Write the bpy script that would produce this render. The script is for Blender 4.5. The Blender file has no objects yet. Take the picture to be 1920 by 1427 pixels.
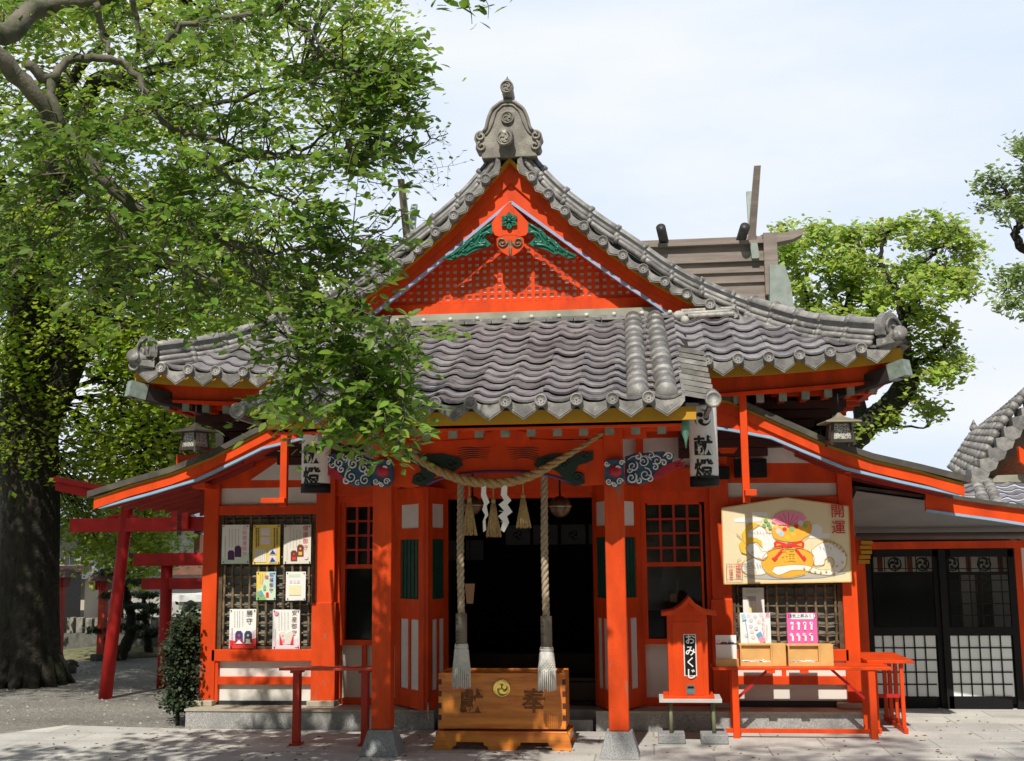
import bpy, math, random
import numpy as np
from mathutils import Vector, Matrix
R = math.radians
PI = math.pi
random.seed(7)
rng = np.random.default_rng(11)
sc = bpy.context.scene
COL = sc.collection

# ------------------------------------------------------------------ camera
F = 2200.0; TH = R(6.5); PT = R(8.45); RO = .010; CZ = 1.55
fwd = Vector((-math.sin(TH)*math.cos(PT), math.cos(TH)*math.cos(PT), math.sin(PT)))
rh = Vector((math.cos(TH), math.sin(TH), 0)); uh = rh.cross(fwd)
cr = rh*math.cos(RO) - uh*math.sin(RO); cu = uh*math.cos(RO) + rh*math.sin(RO)
cd = bpy.data.cameras.new('camera'); cam = bpy.data.objects.new('camera', cd); COL.objects.link(cam)
cd.sensor_width = 36; cd.lens = F/1920*36; cd.clip_start = .1; cd.clip_end = 1500
m = Matrix.Identity(4)
for i in range(3):
    m[i][0] = cr[i]; m[i][1] = cu[i]; m[i][2] = -fwd[i]
m[2][3] = CZ
cam.matrix_world = m
sc.camera = cam

def at(px, py, Y):
    """point of the place seen at photo pixel (px,py) on the vertical plane Y"""
    d = fwd + cr*((px-960)/F) - cu*((py-713.5)/F)
    t = Y/d.y
    return Vector((t*d.x, Y, CZ+t*d.z))
def gnd(px, py, z=0.):
    d = fwd + cr*((px-960)/F) - cu*((py-713.5)/F)
    t = (z-CZ)/d.z
    return Vector((t*d.x, t*d.y, z))

# ------------------------------------------------------------------ light
SUN_EL = 50; SUN_AZ = -6     # sun behind the camera, a little to the left
w = bpy.data.worlds.new("World"); sc.world = w; w.use_nodes = True
nt = w.node_tree; nt.nodes.clear()
def N(t, **k):
    n = nt.nodes.new(t)
    for a, b in k.items(): setattr(n, a, b)
    return n
out = N('ShaderNodeOutputWorld'); bg = N('ShaderNodeBackground')
sky = N('ShaderNodeTexSky', sky_type='NISHITA', sun_disc=False)
sky.sun_elevation = R(SUN_EL); sky.sun_rotation = R(180+SUN_AZ)
sky.air_density = 1.2; sky.dust_density = 1.2; sky.ozone_density = 1.0
tc = N('ShaderNodeTexCoord'); mp = N('ShaderNodeMapping'); mp.inputs['Scale'].default_value = (1.2, 1.2, 4.0)
mp.inputs['Rotation'].default_value = (0, R(12), 0)
nz = N('ShaderNodeTexNoise'); nz.inputs['Scale'].default_value = 1.6; nz.inputs['Detail'].default_value = 6; nz.inputs['Roughness'].default_value = .55
rp = N('ShaderNodeValToRGB'); rp.color_ramp.elements[0].position = .33; rp.color_ramp.elements[1].position = .62
rp.color_ramp.elements[0].color = (.05, .05, .05, 1)
mx = N('ShaderNodeMix', data_type='RGBA')
mc = N('ShaderNodeMix', data_type='RGBA'); mc.inputs[6].default_value = (9.2, 10.9, 13.7, 1); mc.inputs[7].default_value = (12.5, 12.9, 13.6, 1)
nt.links.new(mc.outputs[2], mx.inputs[7])
nt.links.new(tc.outputs['Generated'], mp.inputs[0]); nt.links.new(mp.outputs[0], nz.inputs[0]); nt.links.new(nz.outputs[0], rp.inputs[0])
# thinner cloud overhead and behind, bright hazy cloud low in the north
sp_ = N('ShaderNodeSeparateXYZ'); nt.links.new(tc.outputs['Generated'], sp_.inputs[0])
cr_ = N('ShaderNodeMapRange'); cr_.inputs[1].default_value = -.1; cr_.inputs[2].default_value = .65; cr_.inputs[3].default_value = .06; cr_.inputs[4].default_value = 1.1
nt.links.new(sp_.outputs[1], cr_.inputs[0])
nt.links.new(rp.outputs[0], mc.inputs[0]); cr_.clamp = True
nt.links.new(cr_.outputs[0], mx.inputs[0]); nt.links.new(sky.outputs[0], mx.inputs[6]); nt.links.new(mx.outputs[2], bg.inputs[0])
bg.inputs[1].default_value = .065
nt.links.new(bg.outputs[0], out.inputs[0])
sd = bpy.data.lights.new('sun', 'SUN'); so = bpy.data.objects.new('sun', sd); COL.objects.link(so)
sd.energy = 4.2; sd.angle = R(.53); sd.color = (1, .95, .86)
so.rotation_euler = (R(90-SUN_EL), 0, R(SUN_AZ))
sc.view_settings.view_transform = 'Standard'; sc.view_settings.look = 'None'
sc.view_settings.exposure = 0.22; sc.view_settings.gamma = 1
sc.cycles.max_bounces = 8; sc.cycles.transparent_max_bounces = 8
sc.cycles.use_denoising = True

# ------------------------------------------------------------------ materials
MATS = {}
def mat(name, col, rough=.6, var=.12, scale=6., bump=.0, bscale=40., bdist=.01, metal=0., spec=.4, isl=0., dirt=None, dscale=3., dth=(.5, .62), trans=0., hue=0., st=None):
    """procedural principled material: noise value variation, optional second colour in patches, per-piece variation, bump"""
    if name in MATS: return MATS[name]
    M = bpy.data.materials.new(name); M.use_nodes = True
    t = M.node_tree; t.nodes.clear(); L = t.links.new
    def n(ty, **k):
        q = t.nodes.new(ty)
        for a, b in k.items(): setattr(q, a, b)
        return q
    o = n('ShaderNodeOutputMaterial'); p = n('ShaderNodeBsdfPrincipled')
    tcn = n('ShaderNodeTexCoord')
    ob = tcn.outputs['Object']
    if st:
        mpn = n('ShaderNodeMapping'); mpn.inputs['Scale'].default_value = st; L(ob, mpn.inputs[0]); ob = mpn.outputs[0]
    nn = n('ShaderNodeTexNoise'); nn.inputs['Scale'].default_value = scale; nn.inputs['Detail'].default_value = 5
    L(ob, nn.inputs['Vector'])
    mr = n('ShaderNodeMapRange'); mr.inputs[1].default_value = .3; mr.inputs[2].default_value = .7
    mr.inputs[3].default_value = 1-var; mr.inputs[4].default_value = 1+var
    L(nn.outputs[0], mr.inputs[0])
    hs = n('ShaderNodeHueSaturation'); hs.inputs['Color'].default_value = (*col, 1)
    val = mr.outputs[0]
    if isl:
        ge = n('ShaderNodeNewGeometry')
        m2 = n('ShaderNodeMapRange'); m2.inputs[3].default_value = 1-isl; m2.inputs[4].default_value = 1+isl
        L(ge.outputs['Random Per Island'], m2.inputs[0])
        mu = n('ShaderNodeMath', operation='MULTIPLY'); L(val, mu.inputs[0]); L(m2.outputs[0], mu.inputs[1]); val = mu.outputs[0]
        if hue:
            m3 = n('ShaderNodeMath', operation='MULTIPLY'); m3.inputs[1].default_value = 7.31
            m4 = n('ShaderNodeMath', operation='FRACT'); L(ge.outputs['Random Per Island'], m3.inputs[0]); L(m3.outputs[0], m4.inputs[0])
            m5 = n('ShaderNodeMapRange'); m5.inputs[3].default_value = .5-hue; m5.inputs[4].default_value = .5+hue*.5
            L(m4.outputs[0], m5.inputs[0]); L(m5.outputs[0], hs.inputs['Hue'])
    L(val, hs.inputs['Value'])
    c = hs.outputs[0]
    if dirt:
        n2 = n('ShaderNodeTexNoise'); n2.inputs['Scale'].default_value = dscale; n2.inputs['Detail'].default_value = 7; n2.inputs['Roughness'].default_value = .65
        L(ob, n2.inputs['Vector'])
        m6 = n('ShaderNodeMapRange'); m6.inputs[1].default_value = dth[0]; m6.inputs[2].default_value = dth[1]; L(n2.outputs[0], m6.inputs[0])
        mm = n('ShaderNodeMix', data_type='RGBA'); L(m6.outputs[0], mm.inputs[0]); L(c, mm.inputs[6]); mm.inputs[7].default_value = (*dirt, 1); c = mm.outputs[2]
    L(c, p.inputs['Base Color'])
    p.inputs['Roughness'].default_value = rough; p.inputs['Metallic'].default_value = metal
    p.inputs['Specular IOR Level'].default_value = spec
    if bump:
        n3 = n('ShaderNodeTexNoise'); n3.inputs['Scale'].default_value = bscale; n3.inputs['Detail'].default_value = 6
        L(tcn.outputs['Object'], n3.inputs['Vector'])
        b = n('ShaderNodeBump'); b.inputs['Strength'].default_value = bump; b.inputs['Distance'].default_value = bdist
        L(n3.outputs[0], b.inputs['Height']); L(b.outputs[0], p.inputs['Normal'])
    if trans:
        tr = n('ShaderNodeBsdfTranslucent'); L(c, tr.inputs['Color'])
        ms = n('ShaderNodeMixShader'); ms.inputs[0].default_value = trans
        L(p.outputs[0], ms.inputs[1]); L(tr.outputs[0], ms.inputs[2]); L(ms.outputs[0], o.inputs[0])
    else:
        L(p.outputs[0], o.inputs[0])
    MATS[name] = M
    return M

RED = mat('vermilion_paint', (.71, .066, .008), .48, .16, 7, .15, 60, spec=.22, isl=.10, st=(1,1,.35), dirt=(.50, .045, .014), dscale=4.5, dth=(.50, .78))
REDW = mat('worn_vermilion_paint', (.66, .064, .009), .5, .18, 9, .2, 60, spec=.22, isl=.08, st=(1,1,.4), dirt=(.36, .13, .08), dscale=11, dth=(.62, .68))
CRIM = mat('crimson_paint', (.48, .018, .016), .5, .18, 5, .15, 50, spec=.3, dirt=(.3, .02, .016), dscale=6, dth=(.5, .7))
TILE = mat('smoked_clay_tile', (.190, .175, .184), .42, .34, 9, .25, 55, spec=.6, isl=.34, dirt=(.31, .295, .285), dscale=5.5, dth=(.52, .66))
TILE2 = mat('ridge_tile', (.205, .196, .184), .45, .28, 12, .3, 70, isl=.30, spec=.5, dirt=(.38, .36, .325), dscale=7, dth=(.54, .66))
TILED = mat('dark_ridge_core', (.05, .05, .05), .7, .2, 12, .3, 70)
ONI = mat('ornament_tile', (.20, .18, .15), .42, .2, 10, .2, 50, spec=.5, dirt=(.30, .28, .23), dscale=6, dth=(.5, .64))
YEL = mat('ochre_paint', (.48, .25, .014), .55, .12, 6)
BLU = mat('pale_blue_trim', (.33, .38, .55), .5, .1, 8)
WHT = mat('white_plaster', (.72, .69, .63), .85, .06, 3, .1, 60, dirt=(.58, .54, .47), dscale=1.6, dth=(.5, .75))
GREY = mat('granite', (.34, .33, .32), .7, .45, 110, .2, 120, dirt=(.25, .25, .235), dscale=2.5, dth=(.5, .7))
GRAN = mat('speckled_granite', (.28, .28, .28), .7, .45, 120, .2, 120)
DGRAN = mat('dark_granite', (.15, .15, .15), .7, .4, 120, .2, 120)
PADST = mat('sandy_stone', (.40, .36, .28), .85, .12, 20, .2, 60)
BLK = mat('black_lacquer', (.009, .009, .010), .5, .1, 6, spec=.2)
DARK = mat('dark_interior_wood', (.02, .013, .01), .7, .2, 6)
BAMB = mat('weathered_bamboo', (.17, .12, .065), .7, .35, 22, .3, 80, isl=.3, dirt=(.07, .05, .03), dscale=10, dth=(.5, .6))
BACK = mat('grey_backboard', (.20, .215, .205), .8, .1, 5)
GRN = mat('green_lacquer', (.012, .135, .085), .3, .3, 25, spec=.6)
DGRN = mat('dark_green_slat', (.012, .07, .05), .4, .15, 10)
CAP = mat('patinated_copper', (.25, .30, .25), .45, .25, 18, metal=.3)
COPR = mat('brown_copper_sheet', (.27, .22, .185), .5, .25, 8, .1, 30, st=(.4,1,3), dirt=(.19, .155, .13), dscale=4, dth=(.45, .62))
COPG = mat('green_copper_sheet', (.27, .31, .275), .55, .2, 6, dirt=(.16, .13, .10), dscale=3, dth=(.55, .7))
GOLD = mat('polished_brass', (.85, .60, .17), .22, .1, 10, metal=1.)
WOOD = mat('orange_varnished_wood', (.72, .25, .035), .33, .2, 4, spec=.5, st=(.5,3,5), dirt=(.50, .12, .016), dscale=2.5, dth=(.45, .62))
LWOOD = mat('light_wood', (.66, .38, .13), .5, .12, 9)
STRAW = mat('straw', (.36, .24, .10), .85, .3, 60, .3, 120)
ROPE = mat('hemp_rope', (.36, .28, .19), .9, .25, 50, .3, 120)
ROPEW = mat('white_cotton_cord', (.62, .60, .55), .9, .1, 40, .3, 120)
PAPER = mat('white_paper', (.82, .80, .76), .7, .03, 6)
INK = mat('black_ink', (.012, .014, .014), .6, .1, 10)
REDINK = mat('red_ink', (.55, .03, .04), .6, .08, 10)
BARK = mat('dark_bark', (.030, .025, .018), .9, .55, 9, 1., 16, bdist=.05, st=(1.6,1.6,.35), dirt=(.03, .042, .014), dscale=4, dth=(.54, .66))
GBARK = mat('pale_mottled_bark', (.17, .15, .115), .85, .35, 14, .5, 60, dirt=(.07, .08, .04), dscale=7, dth=(.46, .6))
def flat_mat(name, c): return mat(name, c, .7, .03, 8)

# ------------------------------------------------------------------ mesh tools
class MB:
    def __init__(s): s.v = []; s.f = []; s.m = []; s.sm = []; s.cur = 0; s.smooth = False; s.st = []
    def add(s, vs, fs):
        b = len(s.v); s.st.append((b, len(s.f))); s.v += [tuple(v) for v in vs]
        for f in fs: s.f.append([b+i for i in f]); s.m.append(s.cur); s.sm.append(s.smooth)
        return s
    def box(s, x0, x1, y0, y1, z0, z1):
        if x0 > x1: x0, x1 = x1, x0
        if y0 > y1: y0, y1 = y1, y0
        if z0 > z1: z0, z1 = z1, z0
        return s.add([(x0,y0,z0),(x1,y0,z0),(x1,y1,z0),(x0,y1,z0),(x0,y0,z1),(x1,y0,z1),(x1,y1,z1),(x0,y1,z1)],
              [(0,3,2,1),(4,5,6,7),(0,1,5,4),(1,2,6,5),(2,3,7,6),(3,0,4,7)])
    def px(s, x0, y0, x1, y1, Y, dep=.1):
        """box whose front face fills the photo rectangle at plane Y and runs back by dep"""
        ym = (y0+y1)/2; xm = (x0+x1)/2
        return s.box(at(x0, ym, Y).x, at(x1, ym, Y).x, Y, Y+dep, at(xm, y1, Y).z, at(xm, y0, Y).z)
    def hexa(s, a, b):
        """a: 4 points of one end, b: 4 matching points"""
        return s.add(list(a)+list(b), [(3,2,1,0),(4,5,6,7),(0,1,5,4),(1,2,6,5),(2,3,7,6),(3,0,4,7)])
    def bar(s, p, q, w, h=None, up=(0,0,1)):
        p = Vector(p); q = Vector(q); d = (q-p).normalized(); up = Vector(up); h = h or w
        r = d.cross(up)
        if r.length < 1e-4: r = d.cross(Vector((0,1,0)))
        r.normalize(); u = r.cross(d)
        o = [(-r*w-u*h)/2, (r*w-u*h)/2, (r*w+u*h)/2, (-r*w+u*h)/2]
        return s.hexa([p+x for x in o], [q+x for x in o])
    def prism(s, pts, y0, y1):
        """pts: list of (x,z); extruded between y0 and y1"""
        n = len(pts)
        a = sum(pts[i][0]*pts[(i+1)%n][1]-pts[(i+1)%n][0]*pts[i][1] for i in range(n))
        if a < 0: pts = pts[::-1]
        vs = [(x,y0,z) for x,z in pts]+[(x,y1,z) for x,z in pts]
        fs = [list(range(n)), list(range(2*n-1, n-1, -1))]+[(i, i+n, (i+1)%n+n, (i+1)%n) for i in range(n)]
        return s.add(vs, fs)
    def ppx(s, pts, Y, dep):
        return s.prism([(at(x,y,Y).x, at(x,y,Y).z) for x,y in pts], Y, Y+dep)
    def tube(s, path, r, seg=8, caps=True):
        path = [Vector(p) for p in path]; n = len(path)
        rr = r if isinstance(r, (list, tuple)) else [r]*n
        vs = []; ref = None
        for i, p in enumerate(path):
            d = (path[min(i+1,n-1)]-path[max(i-1,0)]).normalized()
            if ref is None:
                ref = d.cross(Vector((0,0,1)))
                if ref.length < .05: ref = d.cross(Vector((0,1,0)))
            ref = (ref-d*ref.dot(d)).normalized(); b = d.cross(ref)
            for k in range(seg):
                a = 2*PI*k/seg; vs.append(p+(ref*math.cos(a)+b*math.sin(a))*rr[i])
        fs = []
        for i in range(n-1):
            for k in range(seg):
                k2 = (k+1)%seg; fs.append((i*seg+k, i*seg+k2, (i+1)*seg+k2, (i+1)*seg+k))
        if caps: fs += [list(range(seg))[::-1], list(range((n-1)*seg, n*seg))]
        sm = s.smooth; s.smooth = True; s.add(vs, fs); s.smooth = sm
        return s
    def lathe(s, c, prof, seg=20, axis='z'):
        """prof: list of (r,h) about an axis through c"""
        c = Vector(c); vs = []
        for r_, h in prof:
            for k in range(seg):
                a = 2*PI*k/seg; x, y = r_*math.cos(a), r_*math.sin(a)
                vs.append(c+(Vector((x,y,h)) if axis == 'z' else Vector((x,h,y)) if axis == 'y' else Vector((h,x,y))))
        n = len(prof); fs = []
        for i in range(n-1):
            for k in range(seg):
                k2 = (k+1)%seg; fs.append((i*seg+k, i*seg+k2, (i+1)*seg+k2, (i+1)*seg+k))
        fs += [list(range(seg))[::-1], list(range((n-1)*seg, n*seg))]
        sm = s.smooth; s.smooth = True; s.add(vs, fs); s.smooth = sm
        return s
    def sphere(s, c, r, seg=10, sx=1, sy=1, sz=1):
        c = Vector(c); h = seg//2; vs = []; fs = []
        for i in range(1, h):
            t = PI*i/h
            for k in range(seg):
                a = 2*PI*k/seg; vs.append(c+Vector((sx*r*math.sin(t)*math.cos(a), sy*r*math.sin(t)*math.sin(a), sz*r*math.cos(t))))
        vs += [c+Vector((0,0,r*sz)), c-Vector((0,0,r*sz))]; T = len(vs)-2; B = T+1
        for i in range(h-2):
            for k in range(seg):
                k2 = (k+1)%seg; fs.append((i*seg+k, (i+1)*seg+k, (i+1)*seg+k2, i*seg+k2))
        for k in range(seg):
            k2 = (k+1)%seg; fs.append((T, k, k2)); fs.append((B, (h-2)*seg+k2, (h-2)*seg+k))
        sm = s.smooth; s.smooth = True; s.add(vs, fs); s.smooth = sm
        return s
    def build_each(s, name, mats, parent=None, bevel=0.):
        """every added shape becomes an object of its own"""
        r_ = []; st = s.st+[(len(s.v), len(s.f))]
        for (v0, f0), (v1, f1) in zip(st[:-1], st[1:]):
            q = MB(); q.v = s.v[v0:v1]; q.f = [[i-v0 for i in f] for f in s.f[f0:f1]]; q.m = s.m[f0:f1]; q.sm = s.sm[f0:f1]; r_.append(q.build(name, mats, parent, bevel))
        return r_
    def build(s, name, mats, parent=None, bevel=0.):
        me = bpy.data.meshes.new(name)
        me.from_pydata(s.v, [], s.f)
        if not isinstance(mats, (list, tuple)): mats = [mats]
        for q in mats: me.materials.append(q)
        me.polygons.foreach_set('material_index', s.m); me.polygons.foreach_set('use_smooth', s.sm)
        me.update()
        o = bpy.data.objects.new(name, me); COL.objects.link(o)
        if parent:
            o.parent = parent; me.transform(Matrix.Translation(-wloc(parent)))
        if bevel:
            b = o.modifiers.new('bevel', 'BEVEL'); b.width = bevel; b.segments = 2; b.limit_method = 'ANGLE'
        return o
def wloc(o):
    v = Vector((0,0,0))
    while o: v = v+Vector(o.location); o = o.parent
    return v
def tag(o, label=None, cat=None, group=None, kind=None):
    if label: o['label'] = label
    if cat: o['category'] = cat
    if group: o['group'] = group
    if kind: o['kind'] = kind
    return o
def thing(name, label, cat, loc=(0,0,0), group=None):
    o = bpy.data.objects.new(name, None); COL.objects.link(o); o.location = loc; o.empty_display_size = .2
    return tag(o, label, cat, group)
def children(o): return [c for c in bpy.data.objects if c.parent == o]
def recenter(o):
    """top-level single mesh: put its origin at its base"""
    bb = [Vector(c) for c in o.bound_box]
    c = Vector(((bb[0].x+bb[6].x)/2, (bb[0].y+bb[6].y)/2, min(b.z for b in bb)))
    o.data.transform(Matrix.Translation(-c)); o.location = c
    return o
def copy_tree(o, parent=None, **k):
    c = o.copy(); COL.objects.link(c); c.parent = parent
    for ch in children(o):
        copy_tree(ch, c)
    return c
def text_mb(mb, s, x, z, size, Y, ext=.002, spacing=1.0, bold=0., vertical=True, squash=1.):
    """add upright lettering facing the camera side; (x,z) is the centre of the first glyph"""
    cu_ = bpy.data.curves.new('t', 'FONT'); cu_.body = s if not vertical else '\n'.join(s)
    cu_.size = size; cu_.align_x = 'CENTER'; cu_.align_y = 'CENTER' if not vertical else 'TOP'
    cu_.space_line = spacing*1.28; cu_.extrude = ext; cu_.offset = bold; cu_.resolution_u = 3
    o = bpy.data.objects.new('t', cu_); COL.objects.link(o)
    dg = bpy.context.evaluated_depsgraph_get(); dg.update()
    me = bpy.data.meshes.new_from_object(o.evaluated_get(dg))
    vs = [v.co.copy() for v in me.vertices]; me.calc_loop_triangles(); fs = [list(p.vertices) for p in me.loop_triangles]
    if vs:
        if vertical:
            top = max(v.y for v in vs); off = top-size*.45
        else: off = 0
        cx = (max(v.x for v in vs)+min(v.x for v in vs))/2
        mb.add([(x+(v.x-cx)*squash, Y-v.z-ext, z+(v.y-off)) for v in vs], fs)
    bpy.data.objects.remove(o); bpy.data.curves.remove(cu_); bpy.data.meshes.remove(me)
    return mb
def tomoe(mb, c, r_, Y, dep=.004, rot=0., flip=1):
    """three comma crest facing -Y"""
    for k in range(3):
        a0 = rot+k*2*PI/3; pts = []
        hx, hz = .42*r_*math.cos(a0), .42*r_*math.sin(a0)
        hr = .27*r_
        outer = []; inner = []
        for i in range(9):
            t = i/8; a = a0+flip*t*1.9
            ro = r_*(.70+.25*min(1, t*2.2)); ri = ro-r_*(.5*(1-t)**1.1)-.01*r_
            outer.append((ro*math.cos(a), ro*math.sin(a))); inner.append((ri*math.cos(a), ri*math.sin(a)))
        pts = outer+inner[::-1]
        mb.prism([(c[0]+x, c[1]+z) for x, z in pts], Y-.0006*(k+1), Y+dep)
        mb.prism([(c[0]+hx+hr*math.cos(q*PI/7), c[1]+hz+hr*math.sin(q*PI/7)) for q in range(14)], Y-.003-.0006*k, Y+dep)
def lerp(a, b, t): return a+(b-a)*t
def pl(path, n):
    """resample a polyline (Vectors) into n+1 evenly spaced points with Catmull smoothing"""
    path = [Vector(p) for p in path]; m_ = len(path)-1; fine = []
    for i in range(m_):
        p0 = path[max(i-1,0)]; p1 = path[i]; p2 = path[i+1]; p3 = path[min(i+2,m_)]
        for k in range(8):
            t = k/8; fine.append(.5*((2*p1)+(p2-p0)*t+(2*p0-5*p1+4*p2-p3)*t*t+(3*p1-p0-3*p2+p3)*t**3))
    fine.append(path[-1])
    L = [0]
    for i in range(1, len(fine)): L.append(L[-1]+(fine[i]-fine[i-1]).length)
    res = []; j = 0
    for k in range(n+1):
        d = L[-1]*k/n
        while j < len(L)-2 and L[j+1] < d: j += 1
        t = (d-L[j])/max(1e-9, L[j+1]-L[j]); res.append(fine[j].lerp(fine[j+1], min(1, t)))
    return res
# ================================================================== ground
def sheet(name, x0, x1, y0, y1, z, mt, kind='structure'):
    o = MB().add([(x0,y0,z),(x1,y0,z),(x1,y1,z),(x0,y1,z)], [(0,1,2,3)]).build(name, mt); return tag(o, kind=kind)
def ground_mat(name, c1, c2, sc1, sc2, bump, stones=None):
    M = bpy.data.materials.new(name); M.use_nodes = True; t = M.node_tree; L = t.links.new; p = t.nodes['Principled BSDF']
    tcn = t.nodes.new('ShaderNodeTexCoord'); a = t.nodes.new('ShaderNodeTexNoise'); a.inputs['Scale'].default_value = sc1; a.inputs['Detail'].default_value = 6
    b = t.nodes.new('ShaderNodeTexVoronoi'); b.inputs['Scale'].default_value = sc2
    L(tcn.outputs['Object'], a.inputs[0]); L(tcn.outputs['Object'], b.inputs[0])
    rm = t.nodes.new('ShaderNodeValToRGB'); rm.color_ramp.elements[0].position = .35; rm.color_ramp.elements[1].position = .65
    rm.color_ramp.elements[0].color = (*c1, 1); rm.color_ramp.elements[1].color = (*c2, 1); L(a.outputs[0], rm.inputs[0])
    hs = t.nodes.new('ShaderNodeHueSaturation'); mr = t.nodes.new('ShaderNodeMapRange'); mr.inputs[3].default_value = .84 if stones else .6; mr.inputs[4].default_value = 1.16 if stones else 1.45
    sx = t.nodes.new('ShaderNodeSeparateColor'); L(b.outputs['Color'], sx.inputs[0]); L(sx.outputs[0], mr.inputs[0]); L(mr.outputs[0], hs.inputs['Value'])
    L(rm.outputs[0], hs.inputs['Color']); c = hs.outputs[0]
    if stones:
        br = t.nodes.new('ShaderNodeTexBrick'); br.inputs['Scale'].default_value = 1; br.inputs['Brick Width'].default_value = stones[0]; br.inputs['Row Height'].default_value = stones[1]
        br.inputs['Mortar Size'].default_value = .007; br.inputs['Mortar Smooth'].default_value = .1; br.inputs['Bias'].default_value = 0
        br.inputs['Color1'].default_value = (.82,.82,.83,1); br.inputs['Color2'].default_value = (1.06,1.05,1.03,1); br.inputs['Mortar'].default_value = (.58,.57,.55,1)
        L(tcn.outputs['Object'], br.inputs[0])
        mm = t.nodes.new('ShaderNodeMix'); mm.data_type = 'RGBA'; mm.blend_type = 'MULTIPLY'; mm.inputs[0].default_value = 1; L(c, mm.inputs[6]); L(br.outputs[0], mm.inputs[7]); c = mm.outputs[2]
    L(c, p.inputs['Base Color']); p.inputs['Roughness'].default_value = .85
    bp = t.nodes.new('ShaderNodeBump'); bp.inputs['Strength'].default_value = bump; bp.inputs['Distance'].default_value = .012; L(b.outputs['Distance'], bp.inputs['Height']); L(bp.outputs[0], p.inputs['Normal'])
    return M
GRAV = ground_mat('gravel', (.16,.145,.125), (.24,.225,.195), 1.2, 55, .9)
PAVE = ground_mat('stone_paving', (.44,.425,.39), (.56,.545,.51), 2.2, 160, .15, (.9,.45))
sheet('ground', -160, 160, -60, 300, 0, GRAV)
# paved court in front of the hall (front left edge cuts across as in the photo)
pv = MB().add([(-9,-6,.012),(9,-6,.012),(9,14.5,.012),(1.79,14.5,.012),(1.79,10.63,.012),(-4.25,10.63,.012),(-5.47,10.8,.012),(-7.4,7.6,.012)], [(0,1,2,3,4,5,6,7)])
tag(pv.build('pavement', PAVE), kind='structure')
# fallen leaves on the court
fl0 = MB()
for i in range(420):
    x = random.uniform(-5.2, 3.8); y = random.uniform(8.9, 12.0)
    if y > 10.6 and x < 1.9: continue
    a = random.uniform(0, 6.3); s_ = random.uniform(.008,.026); dx, dy = math.cos(a)*s_, math.sin(a)*s_
    fl0.add([(x-dx,y-dy,.014),(x+dy*.5,y-dx*.5,.018),(x+dx,y+dy,.015),(x-dy*.5,y+dx*.5,.022)], [(0,1,2,3)])
tag(fl0.build('fallen_leaves', mat('dry_leaf', (.25,.13,.05), .8, .2, 8, isl=.5)), kind='stuff')
# pebbles strewn on the gravel
pb = MB()
for i in range(1500):
    x = random.uniform(-10.5, -3.9); y = random.uniform(9.9, 20)
    if x > -5.9+(10.8-y)*-.45 and y < 11: continue
    if y < 10.9 and x > -6.3: continue
    r_ = random.uniform(.006, .018); pb.add([(x-r_,y,0),(x,y-r_,0),(x+r_,y,0),(x,y+r_,0),(x,y,r_*1.1)], [(0,1,4),(1,2,4),(2,3,4),(3,0,4)])
tag(pb.build('pebbles', mat('pebble', (.30,.28,.25), .8, .1, 5, isl=.5)), kind='stuff')

# ================================================================== shrine hall
XG = -1.257; XC = -1.2
hall = thing('shrine_hall', 'vermilion shrine hall with grey tiled gable roof and projecting tiled porch, centre of the photo', 'shrine hall', (XC, 11, 0))
SP = [(0,5.46),(.115,5.366),(.25,5.18),(.413,5.0),(.576,4.817),(.764,4.655),(.95,4.493),(1.14,4.349),(1.33,4.206),(1.533,4.079),(1.73,3.963),(1.95,3.852),(2.155,3.758),(2.5,3.60),(2.9,3.43),(3.40,3.23)]
def S(d):
    d = abs(d)
    for i in range(len(SP)-1):
        if d <= SP[i+1][0]: return lerp(SP[i][1], SP[i+1][1], (d-SP[i][0])/(SP[i+1][0]-SP[i][0]))
    return SP[-1][1]-(d-SP[-1][0])*.5
YE = 9.9; YG = 11.0; YP = 8.55
def lift(x):
    d = max(0, abs(x-XC)-1.7)/1.65; return .10*d*d
def zs(x, y): t = y-YE; return 3.13+.5*t+.04*t*t+lift(x)*max(0, 1-t/1.1)
def zp(x, y):
    t = y-YP; return 2.645+.40*t+.018*t*t+.02*max(0, (abs(x-XC)-.9))**2*max(0, 1-t)
def wave(f): return .038*(.5+.5*math.cos(2*PI*f))**1.9
def tiled(mb, x0, x1, y0, y1, zf, cw, cr_, clip=None, dirn='y', sub=8, jit=.004):
    """pantiles: columns across x (width cw), courses up y (exposure cr_)"""
    mb.smooth = True
    nc = int(round((x1-x0)/cw)); nr = int(round((y1-y0)/cr_)); cr2 = (y1-y0)/nr
    for j in range(nr):
        ya = y0+j*cr2; yb = ya+cr2*1.04
        for i in range(nc):
            xa = x0+i*cw
            if clip and not clip(xa+cw/2, ya+cr2*.5): continue
            dz = random.uniform(-jit, jit); tl = random.uniform(-.003, .003)
            vs = []
            for (y, h) in ((ya+.006, .010), (ya, .028), ((ya+yb)/2, .014), (yb, .0)):
                for k in range(sub+1):
                    f = k/sub; x = xa+f*cw
                    vs.append((x, y, zf(x, y)+wave(f)+h+dz+tl*(f-.5)*2+.013*(1-f)*(1 if k else .2)))
            n = sub+1; fs = []
            for q in range(3):
                for k in range(sub): fs.append((q*n+k, q*n+k+1, (q+1)*n+k+1, (q+1)*n+k))
            # separate the lip so its edge stays crisp
            b0 = len(mb.v); mb.add(vs, [f_ for f_ in fs[sub:]])
            mb.add(vs[:2*n], fs[:sub])
    mb.smooth = False
def dots(mb, c, dr, y):
    mb.sphere(c+Vector((0, y, 0)), dr*.20, 6, 1, .7, 1)
    for a in range(7):
        an = a*2*PI/7+.3; mb.sphere(c+Vector((math.cos(an)*dr*.5, y, math.sin(an)*dr*.5)), dr*.13, 4, 1, .8, 1)
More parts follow.
